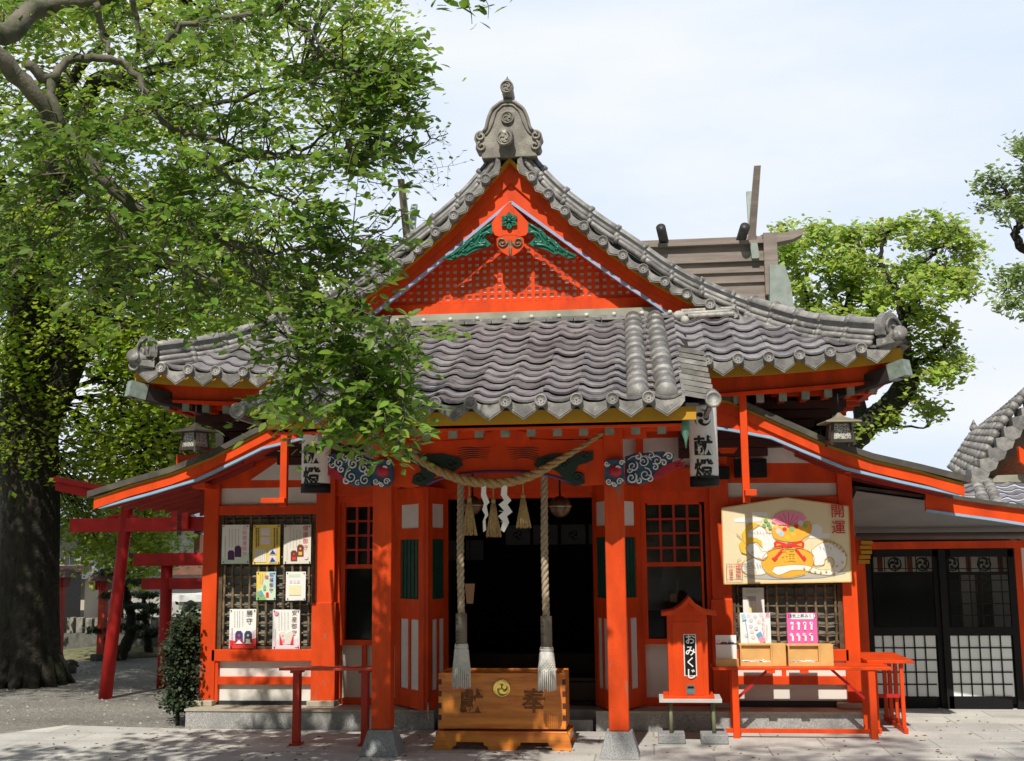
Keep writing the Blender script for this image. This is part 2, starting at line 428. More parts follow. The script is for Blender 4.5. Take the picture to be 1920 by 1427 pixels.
def eave_tile(mb, o, t, dn, w_, back=.10, disc=True, dr=.047, pend=1.):
    """one eave end tile: rosette on the crest + curved pendant. o: crest point, t: unit vector along the eave, dn: unit down, faces -Y"""
    o = Vector(o); t = Vector(t); dn = Vector(dn); f = Vector((0,-1,0))
    top = []; bot = []; ns = 12
    for k in range(ns+1):
        q = k/ns; h = wave(q)*.9
        top.append((q, h+.028))
        b = (-.006-.058*(math.sin(PI*q)**.8)-.026*max(0, 1-abs(q-.5)*5)**1.4)*pend if .0 < q < 1 else .0
        bot.append((q, b+ (wave(q)*.45)))
    vs = []
    for (q, h) in top: vs.append(o+t*(q*w_)-dn*h+dn*.036)
    for (q, h) in bot: vs.append(o+t*(q*w_)-dn*h+dn*.036)
    n = ns+1
    vs = [v+f*.012 for v in vs]+[v-f*.012 for v in vs]; m_ = 2*n
    fs = []
    for k in range(ns):
        fs.append((k, n+k, n+k+1, k+1)); fs.append((m_+k, m_+k+1, m_+n+k+1, m_+n+k))
        fs.append((k, k+1, m_+k+1, m_+k)); fs.append((n+k, m_+n+k, m_+n+k+1, n+k+1))
    mb.add(vs, fs)
    # relief rib that follows the lower edge
    mb.tube([o+t*(q*w_)-dn*(h+.016)+dn*.036+f*.013 for q, h in bot[2:-2]], .006, 4, False)
    if disc:
        c = o+f*.02-dn*.012
        sm = []
        for rr, yy in ((dr, .0), (dr, -.034), (dr*.84, -.040), (dr*.78, -.030), (.0, -.030)):
            sm.append((rr, yy))
        mb.lathe(c, sm, 14, 'y')
        dots(mb, c, dr, -.031)
        mb.tube([c+Vector((0,.03,0)), c+Vector((0,.12,0))], dr*.93, 10)
# ---- porch roof
CW = .262
PX0 = XC-1.655; PX1 = XC+1.49
roof = MB(); ncp = 12; x0p = PX1-ncp*CW
tiled(roof, x0p, PX1, YP, YG-.02, zp, CW, .186)
# underside board
rb = MB()
for (a, b, y0, y1, zf) in ((x0p-.05, PX1+.1, YP+.03, YG, zp),):
    n = 8
    for k in range(n):
        ya, yb = lerp(y0, y1, k/n), lerp(y0, y1, (k+1)/n)
        rb.hexa([(a,ya,zf(XC,ya)-.05),(b,ya,zf(XC,ya)-.05),(b,ya,zf(XC,ya)-.025),(a,ya,zf(XC,ya)-.025)], [(a,yb,zf(XC,yb)-.05),(b,yb,zf(XC,yb)-.05),(b,yb,zf(XC,yb)-.025),(a,yb,zf(XC,yb)-.025)])
proof = roof.build('porch_roof', TILE, hall)
rb.build('roof_boarding', DARK, hall)
et = MB()
for i in range(ncp):
    x = x0p+i*CW; eave_tile(et, (x, YP-.005, zp(x, YP)+.012), Vector((CW, 0, zp(x+CW, YP)-zp(x, YP))).normalized(), (0,0,-1), CW)
et.build('eave_tile_row', TILE2, proof)
# two rounded tile rows near each side of the porch roof
for sgn in (1, -1):
    rr = MB()
    for c0 in (1.155, 1.36):
        xr = XC+sgn*c0
        nseg = 13
        for k in range(nseg):
            ya = lerp(YP+.02, YG-.05, k/nseg); yb = lerp(YP+.02, YG-.05, (k+1)/nseg)+.02
            xs = xr-sgn*.02*(ya-YP)
            p, q = Vector((xs, ya, zp(xs, ya)+.045)), Vector((xs, yb, zp(xs, yb)+.035))
            rr.tube([p, p+(q-p)*.12, p+(q-p)*.13, q], [.086, .086, .079, .076], 12)
    rr.build('rounded_tile_row', TILE2, proof)
    # moss and fallen leaves in the gutter between them
    vg = MB()   # side verge: slanted plates stepping down
    for k in range(9):
        ya = lerp(YP+.0, YE+.15, k/9); xs = XC+sgn*(1.49 if sgn > 0 else 1.655)
        a, b = xs, xs+sgn*.20; z = zp(xs, ya)
        vg.hexa([(a-sgn*.02,ya,z+.035),(b+sgn*.02,ya,z-.012),(b+sgn*.02,ya,z+.022),(a-sgn*.02,ya,z+.075)], [(a-sgn*.02,ya+.19,z+.075),(b+sgn*.02,ya+.19,z+.035),(b+sgn*.02,ya+.19,z+.050),(a-sgn*.02,ya+.19,z+.10)])
    xs = XC+sgn*(1.49 if sgn > 0 else 1.655)+sgn*.2
    vg.tube([(xs, YP-.03, zp(XC, YP)+.0), (xs, YP+.10, zp(XC, YP+.1)+.01)], .05, 10)
    vg.lathe((xs, YP-.05, zp(XC, YP)), [(.06,.02),(.06,-.02),(.045,-.025),(.04,-.015),(0,-.015)], 14, 'y')
    vg.box(xs-.035, xs-.005, YP+.02, YE, zp(XC, YP)-.055, zp(XC, YP)-.02)
    vg.build('verge_tile_row', TILE2, proof)
lf = MB()
for sgn in (1,):
    for i in range(420):
        y = random.uniform(YP+.1, YG-.2); x = XC+sgn*(1.257+random.gauss(0,.022)); z = zp(x, y)+random.uniform(.03,.05)
        a = random.uniform(0, 6.3); s_ = random.uniform(.008,.02); dx, dy = math.cos(a)*s_, math.sin(a)*s_
        lf.add([(x-dx,y-dy,z),(x+dy*.5,y-dx*.5,z+.004),(x+dx,y+dy,z),(x-dy*.5,y+dx*.5,z+.008)], [(0,1,2,3)])
tag(lf.build('fallen_leaf_litter', mat('dry_leaf', (.25,.13,.05), .8, .2, 8, isl=.5), hall), kind='stuff')

# ---- main roof skirt
sk = MB()
xgL, xgR = XG-2.12, XG+2.12
def skclip(x, y):
    if PX0+.25 < x < PX1-.25: return False
    e = 3.33-(y-YE)*1.08
    return abs(x-XC) < e+.03
tiled(sk, XC-13*.252-.03, XC+13*.252+.08, YE, YG-.02, zs, .252, .183, skclip)
skirt = sk.build('skirt_roof', TILE, hall)
et = MB()
for i in range(26):
    x = XC-13*.252-.03+i*.252
    if PX0-.2 < x < PX1-.05:
        if et.v: et.build('eave_tile_row', TILE2, skirt); et = MB()
        continue
    eave_tile(et, (x, YE-.005, zs(x, YE)+.012), Vector((.252, 0, zs(x+.252, YE)-zs(x, YE))).normalized(), (0,0,-1), .252)
et.build('eave_tile_row', TILE2, skirt)
# ---- side slopes (run back)
YB = 16.5
for sgn in (1, -1):
    b = MB(); b.smooth = True; ds = [SP[i][0] for i in range(len(SP))]; ny = 22
    for i in range(len(ds)-1):
        for j in range(ny):
            y0 = lerp(YG+.05, YB, j/ny); y1 = lerp(YG+.05, YB, (j+1)/ny)
            d0, d1 = ds[i], ds[i+1]
            vs = []; ns = 6
            for (d, h) in ((d1, .03), ((d0+d1)/2, .015), (d0, .0)):
                for k in range(ns+1):
                    vs.append((XG+sgn*d, lerp(y0, y1, k/ns), S(d)+wave(k/ns)+h-.03))
            n = ns+1; fs = []
            for q in range(2):
                for k in range(ns):
                    f_ = (q*n+k, q*n+k+1, (q+1)*n+k+1, (q+1)*n+k); fs.append(f_ if sgn > 0 else f_[::-1])
            b.add(vs, fs)
    # lower triangle in front of the gable plane, outside the corner ridge
    for j in range(6):
        y0 = lerp(YE, YG+.05, j/6); y1 = lerp(YE, YG+.05, (j+1)/6)
        e0 = 3.36-(y0-YE)*1.08; e1 = 3.36-(y1-YE)*1.08
        b.add([(XC+sgn*3.40,y0,S(3.40)),(XC+sgn*3.40,y1,S(3.40)),(XC+sgn*e1,y1,S(e1)),(XC+sgn*e0,y0,S(e0))], [(0,1,2,3)])
    b.build('side_roof', TILE, hall)
    # underside of side slope
    u = MB(); 
    for i in range(len(ds)-1):
        d0, d1 = ds[i], ds[i+1]
        u.hexa([(XG+sgn*d0,YG+.08,S(d0)-.11),(XG+sgn*d1,YG+.08,S(d1)-.11),(XG+sgn*d1,YG+.08,S(d1)-.06),(XG+sgn*d0,YG+.08,S(d0)-.06)],
               [(XG+sgn*d0,YB,S(d0)-.11),(XG+sgn*d1,YB,S(d1)-.11),(XG+sgn*d1,YB,S(d1)-.06),(XG+sgn*d0,YB,S(d0)-.06)])
    u.build('roof_boarding', DARK, hall)
# back closing wall
MB().prism([(XG-3.3, 2.9), (XG+3.3, 2.9)]+[(XG+d, S(d)-.08) for d in [2.9,2.1,1.3,.7,0,-.7,-1.3,-2.1,-2.9]], YB-.1, YB).build('rear_gable_wall', WHT, hall)

# ---- verge tiles along the gable
def curve_at(s, sgn, table):
    """point on the gable curve at arclength s"""
    acc = 0
    for i in range(len(table)-1):
        d0, z0 = table[i]; d1, z1 = table[i+1]; l = math.hypot(d1-d0, z1-z0)
        if acc+l >= s: t = (s-acc)/l; return Vector((XG+sgn*lerp(d0,d1,t), 0, lerp(z0,z1,t)))
        acc += l
    return Vector((XG+sgn*table[-1][0], 0, table[-1][1]))
for sgn in (1, -1):
    vt = MB(); step = .2365
    for k in range(13):
        a = curve_at(.13+k*step-.0, sgn, SP); b = curve_at(.13+(k+1)*step, sgn, SP)
        t = (b-a).normalized(); dn = Vector((t.z*sgn, 0, -t.x*sgn)); 
        if dn.z > 0: dn = -dn
        o = Vector((a.x, YG-.03-.0, a.z)) if sgn > 0 else Vector((b.x, YG-.03, b.z))
        tt = t if sgn > 0 else -t
        # sleeve body behind: curved wave sheet
        vs = []; ns = 8
        for y, h in ((YG-.035, .032), (YG+.30, .032)):
            for q in range(ns+1):
                f_ = q/ns; vs.append(o+tt*(f_*step*1.02)-dn*(wave(f_)+h-.035)+Vector((0, y-(YG-.03), 0)))
        n = ns+1; vt.smooth = True; vt.add(vs, [(q, q+1, n+q+1, n+q) for q in range(ns)]); vt.smooth = False
        eave_tile(vt, o+Vector((0,-.01,0)), tt, dn, step, disc=False, pend=.62)
        dpos = (a if sgn < 0 else b)
        c = Vector((b.x, YG-.06, b.z))+dn*.022
        dr = .05
        vt.lathe(c, [(dr,.09),(dr,-.03),(dr*.84,-.036),(dr*.78,-.026),(0,-.026)], 14, 'y')
        dots(vt, c, dr, -.027)
    vt.build('verge_tile_row', TILE2, hall)
# ---- descending and corner ridges built of tile courses
def ridge(mb, path, courses, seg=.28, off0=0.):
    """path: polyline; courses: list of (side offset vec, radius, collar)"""
    for ci, (o, r_, col) in enumerate(courses):
        P_ = pl([Vector(p)+Vector(o) for p in path], 60); L_ = sum((P_[i+1]-P_[i]).length for i in range(60))
        ns = max(1, int(L_/seg)); pts = pl([Vector(p)+Vector(o) for p in path], ns*4)
        for k in range(ns):
            a = pts[k*4:(k*4+5)]
            j = Vector((random.uniform(-.003,.003), 0, random.uniform(-.004,.004)))
            a = [p+j for p in a]
            a[-1] = a[-1]+(a[-1]-a[-2])*.05
            mb.tube(a, r_, 8)
            if col: mb.tube([a[0]-(a[1]-a[0])*.12, a[0]+(a[1]-a[0])*.35], r_*1.32, 8)
for sgn in (1, -1):
    g = MB(); c = MB()
    T = [(.10,5.60),(.30,5.335),(.52,5.10),(.87,4.81),(1.19,4.575),(1.46,4.36),(1.745,4.175),(2.10,4.00),(2.40,3.87)]
    pth = [Vector((XG+sgn*d, YG+.18, z-.02)) for d, z in T]
    ridge(g, pth, [((0,.0,.0), .052, 1), ((0,-.10,-.075), .026, 1), ((0,-.14,-.13), .026, 1)], .30)
    for i in range(len(pth)-1):
        a, b = pth[i], pth[i+1]; c.bar(a+Vector((0,.02,-.09)), b+Vector((0,.02,-.09)), .18, .17, (0,1,0)) if False else c.hexa([a+Vector((0,-.07,-.2)), a+Vector((0,.16,-.2)), a+Vector((0,.16,-.0)), a+Vector((0,-.07,-.0))], [b+Vector((0,-.07,-.2)), b+Vector((0,.16,-.2)), b+Vector((0,.16,-.0)), b+Vector((0,-.07,-.0))])
    g.build('descending_ridge', TILE2, hall); c.build('ridge_core', TILED, hall)
    g = MB(); c = MB()
    e = Vector((XC+sgn*3.17, YE+.10, 3.44)); s0 = Vector((XG+sgn*2.30, YG+.10, 3.90))
    mid = s0.lerp(e, .5)+Vector((0,0,-.055))
    pth = [s0, mid, e]
    nrm = Vector((-sgn*.66, -.75, 0))
    ridge(g, pth, [((0,0,.0), .055, 1), (nrm*.07+Vector((0,0,-.075)), .027, 1), (nrm*.10+Vector((0,0,-.13)), .027, 1), (nrm*.13+Vector((0,0,-.18)), .027, 1), (-nrm*.07+Vector((0,0,-.075)), .027, 1)], .29)
    P_ = pl(pth, 8)
    for i in range(8): 
        a, b = P_[i], P_[i+1]; k1 = nrm*.07
        c.hexa([a+k1+Vector((0,0,-.24)), a-k1+Vector((0,0,-.24)), a-k1, a+k1], [b+k1+Vector((0,0,-.24)), b-k1+Vector((0,0,-.24)), b-k1, b+k1])
    # end tile with a curled hood
    dv = (e-mid).normalized(); dh = Vector((dv.x, dv.y, 0)).normalized(); p = Vector((-dh.y, dh.x, 0))
    ring = []
    for k in range(13):
        a = PI*k/12*1.25-PI*.125; ring.append((math.cos(a)*.13, math.sin(a)*.145))
    base = e+dh*.06+Vector((0,0,-.06))
    v0 = [base+p*x+Vector((0,0,z)) for x, z in ring]; v1 = [q+dh*.07 for q in v0]; n = len(ring)
    g.add(v0+v1, [list(range(n))[::-1], list(range(n, 2*n))]+[(i, i+1, n+i+1, n+i) for i in range(n-1)]+[(n-1, 0, n, 2*n-1)])
    sp = [base+dh*.085+p*(math.cos(a)*(.112-.0118*a))+Vector((0,0,math.sin(a)*(.112-.0118*a))) for a in [x*.5 for x in range(17)]]
    g.tube(sp, .014, 6)
    # corner spout tile below it and round hip tile nose
    q = Vector((XC+sgn*3.22, YE+.02, 3.29))
    g.tube([q-dh*.12, q+dh*.02+Vector((0,0,.015)), q+dh*.13+Vector((0,0,.04))], .05, 10)
    g.lathe(q+dh*.13+Vector((0,0,.04)), [(.06,.01),(.06,-.015),(0,-.015)], 12, 'y')
    g.hexa([q+Vector((-sgn*.10,-.06,-.06)), q+Vector((sgn*.02,.06,-.10)), q+Vector((sgn*.02,.06,0)), q+Vector((-sgn*.10,-.06,0))], [q+dh*.12+Vector((-.02,0,-.03)), q+dh*.12+Vector((.03,0,-.03)), q+dh*.12+Vector((.03,0,.02)), q+dh*.12+Vector((-.02,0,.02))])
    g.build('corner_ridge', TILE2, hall); c.build('ridge_core', TILED, hall)
    # plaster nose at the end of the porch-side ridge
# ---- main ridge on top
g = MB(); ridge(g, [(XG, YG+.2, 5.72), (XG, YB, 5.72)], [((0,0,0), .06, 1), ((.07,0,-.09), .03, 1), ((-.07,0,-.09), .03, 1)], .32)
g.box(XG-.08, XG+.08, YG+.2, YB, 5.42, 5.70); g.build('main_ridge', TILE2, hall)

# ---- gable boards
INN = [(0,4.985),(.5,4.585),(.8,4.345),(1.1,4.115),(1.3,3.97),(1.58,3.755)]
def inn(d):
    for i in range(len(INN)-1):
        if d <= INN[i+1][0]: return lerp(INN[i][1], INN[i+1][1], (d-INN[i][0])/(INN[i+1][0]-INN[i][0]))
    return INN[-1][1]
for sgn in (1, -1):
    outer = [(XG+sgn*d, S(d)-.075) for d in (0,.115,.25,.413,.576,.764,.95,1.14,1.33,1.533,1.73,1.95)]
    inner = [(XG+sgn*d, inn(d)) for d in (1.56,1.3,1.1,.8,.5,0)]
    yl = MB().prism([(XG+sgn*d, S(d)-.04) for d in (0,.25,.576,.95,1.33,1.73,2.1)]+[(XG+sgn*d, S(d)-.09) for d in (2.1,1.73,1.33,.95,.576,.25,0)], YG+.02, YG+.10)
    bb = MB().prism(outer+[(XG+sgn*1.95, 3.70)]+inner, YG+.10, YG+.16).build('barge_board', RED, hall)
    yl.build('edge_trim', YEL, bb)
    mid = [(XG+sgn*d, lerp(S(d)-.075, inn(d), .52)) for d in (1.7,1.3,.95,.6,.3,0)]
    MB().prism(outer+[(XG+sgn*1.9, 3.72)]+mid, YG+.075, YG+.098).build('barge_face_board', RED, bb)
    bl = MB()
    for i in range(len(INN)-1):
        a = Vector((XG+sgn*INN[i][0], YG+.115, INN[i][1])); b = Vector((XG+sgn*INN[i+1][0], YG+.115, INN[i+1][1]))
        bl.bar(a, b, .05, .028, (0,0,1))
    bl.build('trim_strip', BLU, bb)
    # soffit from board to lattice wall
    so_ = MB()
    dd = [0,.3,.6,.95,1.3,1.7]
    for i in range(len(dd)-1):
        z0, z1 = inn(dd[i])+.05, inn(dd[i+1])+.05; x0, x1 = XG+sgn*dd[i], XG+sgn*dd[i+1]
        so_.add([(x0,YG+.162,z0),(x1,YG+.162,z1),(x1,YG+.36,z1),(x0,YG+.36,z0)], [(0,1,2,3)])
    so_.build('gable_soffit', RED, hall)
# lattice wall
YL = YG+.32
def top_l(x): return inn(abs(x-XG))+.10
lw = MB()
lw.prism([(XG-1.9, 3.70), (XG+1.9, 3.70), (XG+1.9,3.8), (XG, 5.2), (XG-1.9, 3.8)], YL+.026, YL+.09)
back = lw.build('gable_back_panel', mat('pale_grey_board', (.88,.86,.82), .8, .08, 5), hall)
lt = MB(); p_ = .0745
k = -23
while k <= 23:
    x = XG+(k+.5)*p_; zt = top_l(x)
    if zt > 3.86: lt.box(x-.0175, x+.0175, YL, YL+.026, 3.80, zt)
    k += 1
for j in range(15):
    z = 4.055+j*.066
    # half width where the board is
    d = 0
    while d < 1.75 and inn(d)+.08 > z: d += .02
    if d > .05: lt.box(XG-d, XG+d, YL+.003, YL+.025, z-.015, z+.015)
lt.build('gable_lattice', RED, hall)
MB().box(XG-1.85, XG+1.85, YL-.03, YL+.04, 3.885, 4.03).build('gable_sill_board', RED, hall)
MB().box(XG-1.86, XG+1.86, YG+.17, YL-.035, 3.71, 3.90).build('gable_flashing', mat('weathered_beam', (.32,.31,.24), .7, .2, 5), hall)
# noshi ridge at foot of gable with white plaster caps
nb = MB()
for k in range(13):
    x = XG-1.75+k*.262; nb.box(x, x+.255, YG-.06, YG+.11, 3.745, 3.772); nb.box(x+.10, x+.357, YG-.02, YG+.11, 3.776, 3.80)
nr_ = nb.build('base_ridge', TILE2, hall)
nw = MB()
for k in range(13):
    x = XG-1.63+k*.262; nw.sphere((x, YG-.045, 3.80), .026, 8, .9, .6, .8)
nw.build_each('plaster_knob', mat('plaster_knobs', (.62,.60,.54), .9, .15, 30), nr_)
# wall-end plaster on the right where skirt meets gable
for sgn in (1,-1):
    q = MB()
    for j in range(3):
        q.tube([(XG+sgn*(1.62+j*.03), YG-.06-j*.05, 3.80-j*.035), (XG+sgn*(2.12-j*.01), YG-.02-j*.05, 3.82-j*.035)], .022, 6)
    q.sphere((XG+sgn*1.60, YG-.12, 3.75), .06, 10, 1, .6, .8); q.sphere((XG+sgn*1.65, YG-.14, 3.70), .045, 8)
    q.build('ridge_end_plaster', mat('old_plaster', (.42,.40,.36), .9, .3, 20, .4, 50), hall)

# ---- gegyo carving
def spiral(mb, c, r0, turns, sgn, y, th, a0=0., n=26, rmin=.15):
    pts = []; rad = []
    for k in range(n):
        t = k/(n-1); a = a0+sgn*turns*2*PI*t; r_ = r0*(1-(1-rmin)*t)
        pts.append((c[0]+r_*math.cos(a), y, c[1]+r_*math.sin(a))); rad.append(th*(1-.35*t))
    mb.tube(pts, rad, 7)
GY = YG+.06
def g8(x, y): v = at(860+x/4.195, 140+y/4.195, GY); return (v.x, v.z)
def gc(pts, y0, y1, mb): return mb.prism([g8(*p) for p in pts], y0, y1)
gg = MB()
gc([(398,1000),(440,1050),(500,1110),(545,1160),(555,1220),(530,1262),(480,1275),(440,1262),(405,1262),(370,1262),(320,1275),(285,1262),(262,1220),(262,1160),(300,1110),(350,1050)], GY-.005, GY+.03, gg)
gc([(405,1262),(470,1262),(512,1290),(515,1345),(480,1390),(420,1427),(405,1440),(392,1427),(335,1390),(300,1345),(298,1290),(340,1262)], GY-.002, GY+.026, gg)
geg = gg.build('gable_pendant', RED, hall)
fl = MB(); c = g8(400,1155); fr = .078
for k in range(6):
    a = PI/6+k*PI/3; ct, st_ = math.cos(a), math.sin(a)
    pts = [(.012,-.012),(.045,-.030),(.074,-.020),(.088,0),(.074,.020),(.045,.030),(.012,.012)]
    fl.prism([(c[0]+x*ct-z*st_, c[1]+x*st_+z*ct) for x, z in pts], GY-.035, GY-.008)
    fl.tube([(c[0]+.02*ct, GY-.04, c[1]+.02*st_), (c[0]+.07*ct, GY-.037, c[1]+.07*st_)], .005, 5)
fl.sphere((c[0], GY-.04, c[1]), .02, 8)
fl.build('green_flower_boss', GRN, geg)
sc_ = MB(); sc_.cur = 0
for s_ in (1,-1):
    c = g8(405+s_*62, 1318); spiral(sc_, c, .052, 1.6, s_, GY-.012, .0085, PI if s_ > 0 else 0)
    b = [g8(405+s_*10, 1300), g8(405+s_*8, 1400), g8(405+s_*3, 1435)]
    sc_.tube([(q[0], GY-.01, q[1]) for q in b], .005, 5)
sc_.build('green_scroll', GRN, geg)
for s_ in (1,-1):
    fb = MB()
    def fx(p): 
        v = g8(405+ (p[0]-405)*1, p[1]) if s_ > 0 else g8(405-(p[0]-405), p[1]+(p[0]-405)*.03)
        return v
    def sc2(L_): return [(548+(x-560)*1.12, 1160+(y-1165)*1.16-(x-560)*.03) for x, y in L_]
    outl = sc2([(560,1165),(600,1195),(650,1215),(690,1260),(740,1290),(760,1330),(800,1345),(850,1375),(900,1400),(880,1415),(840,1420),(800,1400),(770,1385),(740,1390),(700,1365),(660,1350),(625,1340),(590,1330),(565,1312),(590,1290),(610,1270),(590,1250),(555,1240)])
    fb.prism([fx(p) for p in outl], GY-.01, GY+.022)
    for (p0, p1, p2) in [((565,1180),(640,1230),(690,1300)), ((570,1225),(640,1255),(660,1330)), ((600,1320),(680,1330),(740,1370)), ((690,1270),(740,1320),(800,1380)), ((740,1300),(800,1360),(880,1405)), ((565,1240),(600,1240),(625,1275)), ((600,1300),(640,1310),(660,1290))]:
        q = [Vector((*fx(p),)) for p in sc2((p0,p1,p2))]
        fb.tube(pl([(v[0], GY-.016, v[1]) for v in q], 6), [.012,.014,.014,.012,.010,.008,.004], 6)
    for p in [(640,1240),(700,1310),(760,1350),(830,1390)]:
        c = fx(sc2([p])[0]); spiral(fb, c, .022, 1.2, s_, GY-.022, .006, n=14)
    fb.build('green_leaf_carving', GRN, hall)
    fr_ = MB(); fr_.prism([fx((405+(x-405)*1.02, y+10)) for x, y in outl], GY+.024, GY+.04); fr_.build('carving_backing', RED, hall)

# ---- ridge-end ornament (bell shaped tile)
OY = YG-.02
def o8(x, y): v = at(860+x/4.195, 140+y/4.195, OY); return (v.x, v.z)
half = [(385,200),(430,203),(460,225),(500,245),(530,290),(545,340),(560,390),(580,425),(620,430),(650,455),(660,495),(640,530),(650,570),(635,600),(600,605)]
def mir(p): return (770-p[0]+12*((p[1]-200)/400), p[1]+10*((p[0]-385)/250))
ob = MB(); ob.prism([o8(*p) for p in half]+[o8(620,640), o8(385,650), o8(180,660)]+[o8(*mir(p)) for p in half[::-1][:-1]], OY, OY+.14)
oni = ob.build('ridge_end_ornament', ONI, hall, bevel=.008)
rm = MB()
hl = [(385,238),(425,240),(450,262),(475,285),(490,320),(503,360),(520,400),(545,445),(570,470)]
for f_ in (lambda p: p, mir):
    rm.tube(pl([(o8(*f_(p))[0], OY-.008, o8(*f_(p))[1]) for p in hl], 16), .009, 6)
    rm.tube(pl([(o8(*f_(p))[0], OY-.006, o8(*f_(p))[1]) for p in [(385,208),(430,212),(470,238),(505,265),(530,310),(548,360),(560,410),(580,440)]], 16), .017, 6)
    for (cx, cy, r0) in ((605,480,.045), (600,560,.048)):
        c = o8(*f_((cx, cy))); spiral(rm, c, r0, 1.2, (1 if f_ is mir else -1), OY-.012, .015, (0 if f_ is mir else PI)+ (PI*.6 if f_ is mir else -PI*.6), rmin=.3)
rm.build('ornament_rim', ONI, oni)
def crest_disc(mb, c, r_, y, dep):
    mb.lathe((c[0], y, c[1]), [(r_, dep),(r_, 0),(r_*.95,-.008),(r_*.80,-.008),(r_*.76,.004),(0,.004)], 24, 'y'); tomoe(mb, c, r_*.70, y-.004, .01)
d1 = MB(); crest_disc(d1, o8(385,340), .066, OY-.02, .03); d1.build('crest_disc', ONI, oni)
d2 = MB(); c = o8(375,545); d2.tube([(c[0], OY-.16, c[1]), (c[0], OY+.1, c[1]+.12)], .075, 18); crest_disc(d2, c, .078, OY-.18, .05)
d2.sphere((c[0], OY-.10, c[1]+.05), .085, 12, 1, 1, 1)
d2.build('crest_disc', ONI, oni)
d3 = MB(); c = o8(385,118); d3.box(c[0]-.045, c[0]+.045, OY+.03, OY+.12, o8(385,210)[1], c[1]-.02)
d3.tube([(c[0], OY-.06, c[1]), (c[0], OY+.12, c[1]-.04)], .06, 16); crest_disc(d3, c, .066, OY-.08, .05)
d3.lathe((c[0], OY-.02, c[1]+.045), [(.05,0),(.035,.035),(.012,.06),(.002,.085)], 12)
d3.build('finial', ONI, oni)

# ---- eaves underside: porch
def caprafter(x, y0, y1, zf, dz, w_=.055, h_=.065, capm=True):
    y0 += .04
    r_ = MB(); z0, z1 = zf(XC, y0)-dz, zf(XC, y1)-dz
    r_.hexa([(x-w_/2,y0,z0-h_),(x+w_/2,y0,z0-h_),(x+w_/2,y0,z0),(x-w_/2,y0,z0)], [(x-w_/2,y1,z1-h_),(x+w_/2,y1,z1-h_),(x+w_/2,y1,z1),(x-w_/2,y1,z1)])
    o = r_.build('rafter', RED, hall)
    e = .005
    MB().hexa([(x-w_/2-e,y0-.006,z0-h_-e),(x+w_/2+e,y0-.006,z0-h_-e),(x+w_/2+e,y0-.006,z0+e),(x-w_/2-e,y0-.006,z0+e)],
              [(x-w_/2-e,y0+.05,z0-h_-e+.02),(x+w_/2+e,y0+.05,z0-h_-e+.02),(x+w_/2+e,y0+.05,z0+e),(x-w_/2-e,y0+.05,z0+e)]).build('rafter_cap', CAP, o)
zE = zp(XC, YP)
xa, xb = XC-1.66, XC+1.47
MB().box(xa, xb+.10, YP+.06, YP+.10, zE-.130, zE-.02).build('eave_board', YEL, hall)
MB().box(xa+.02, xb+.03, YP+.13, YP+.18, zE-.166, zE-.03).build('fascia_board', RED, hall)
MB().hexa([(xa,YP+.13,zE-.15),(xb,YP+.13,zE-.15),(xb,YP+.13,zE-.13),(xa,YP+.13,zE-.13)], [(xa,YG,zE+.66),(xb,YG,zE+.66),(xb,YG,zE+.70),(xa,YG,zE+.70)]).build('soffit_board', mat('shaded_red_boards', (.42,.028,.012), .6, .15, 6), hall)  # darker copy of the red paint, shade put into the colour
for k in range(14): caprafter(at(1241-k*49, 812, YP+.2).x, YP+.16, YG-.3, lambda x, y: 2.645+.36*(y-YP), .22)
# bronze bell-like fitting at right rafter end
fb = MB(); v = at(1285, 800, 8.7); fb.lathe(v, [(.012,.10),(.03,.08),(.035,0),(.03,-.05),(.012,-.10),(.004,-.16)], 12); fb.build('eave_fitting', mat('verdigris', (.12,.28,.2), .5, .2, 20, metal=.4), hall)
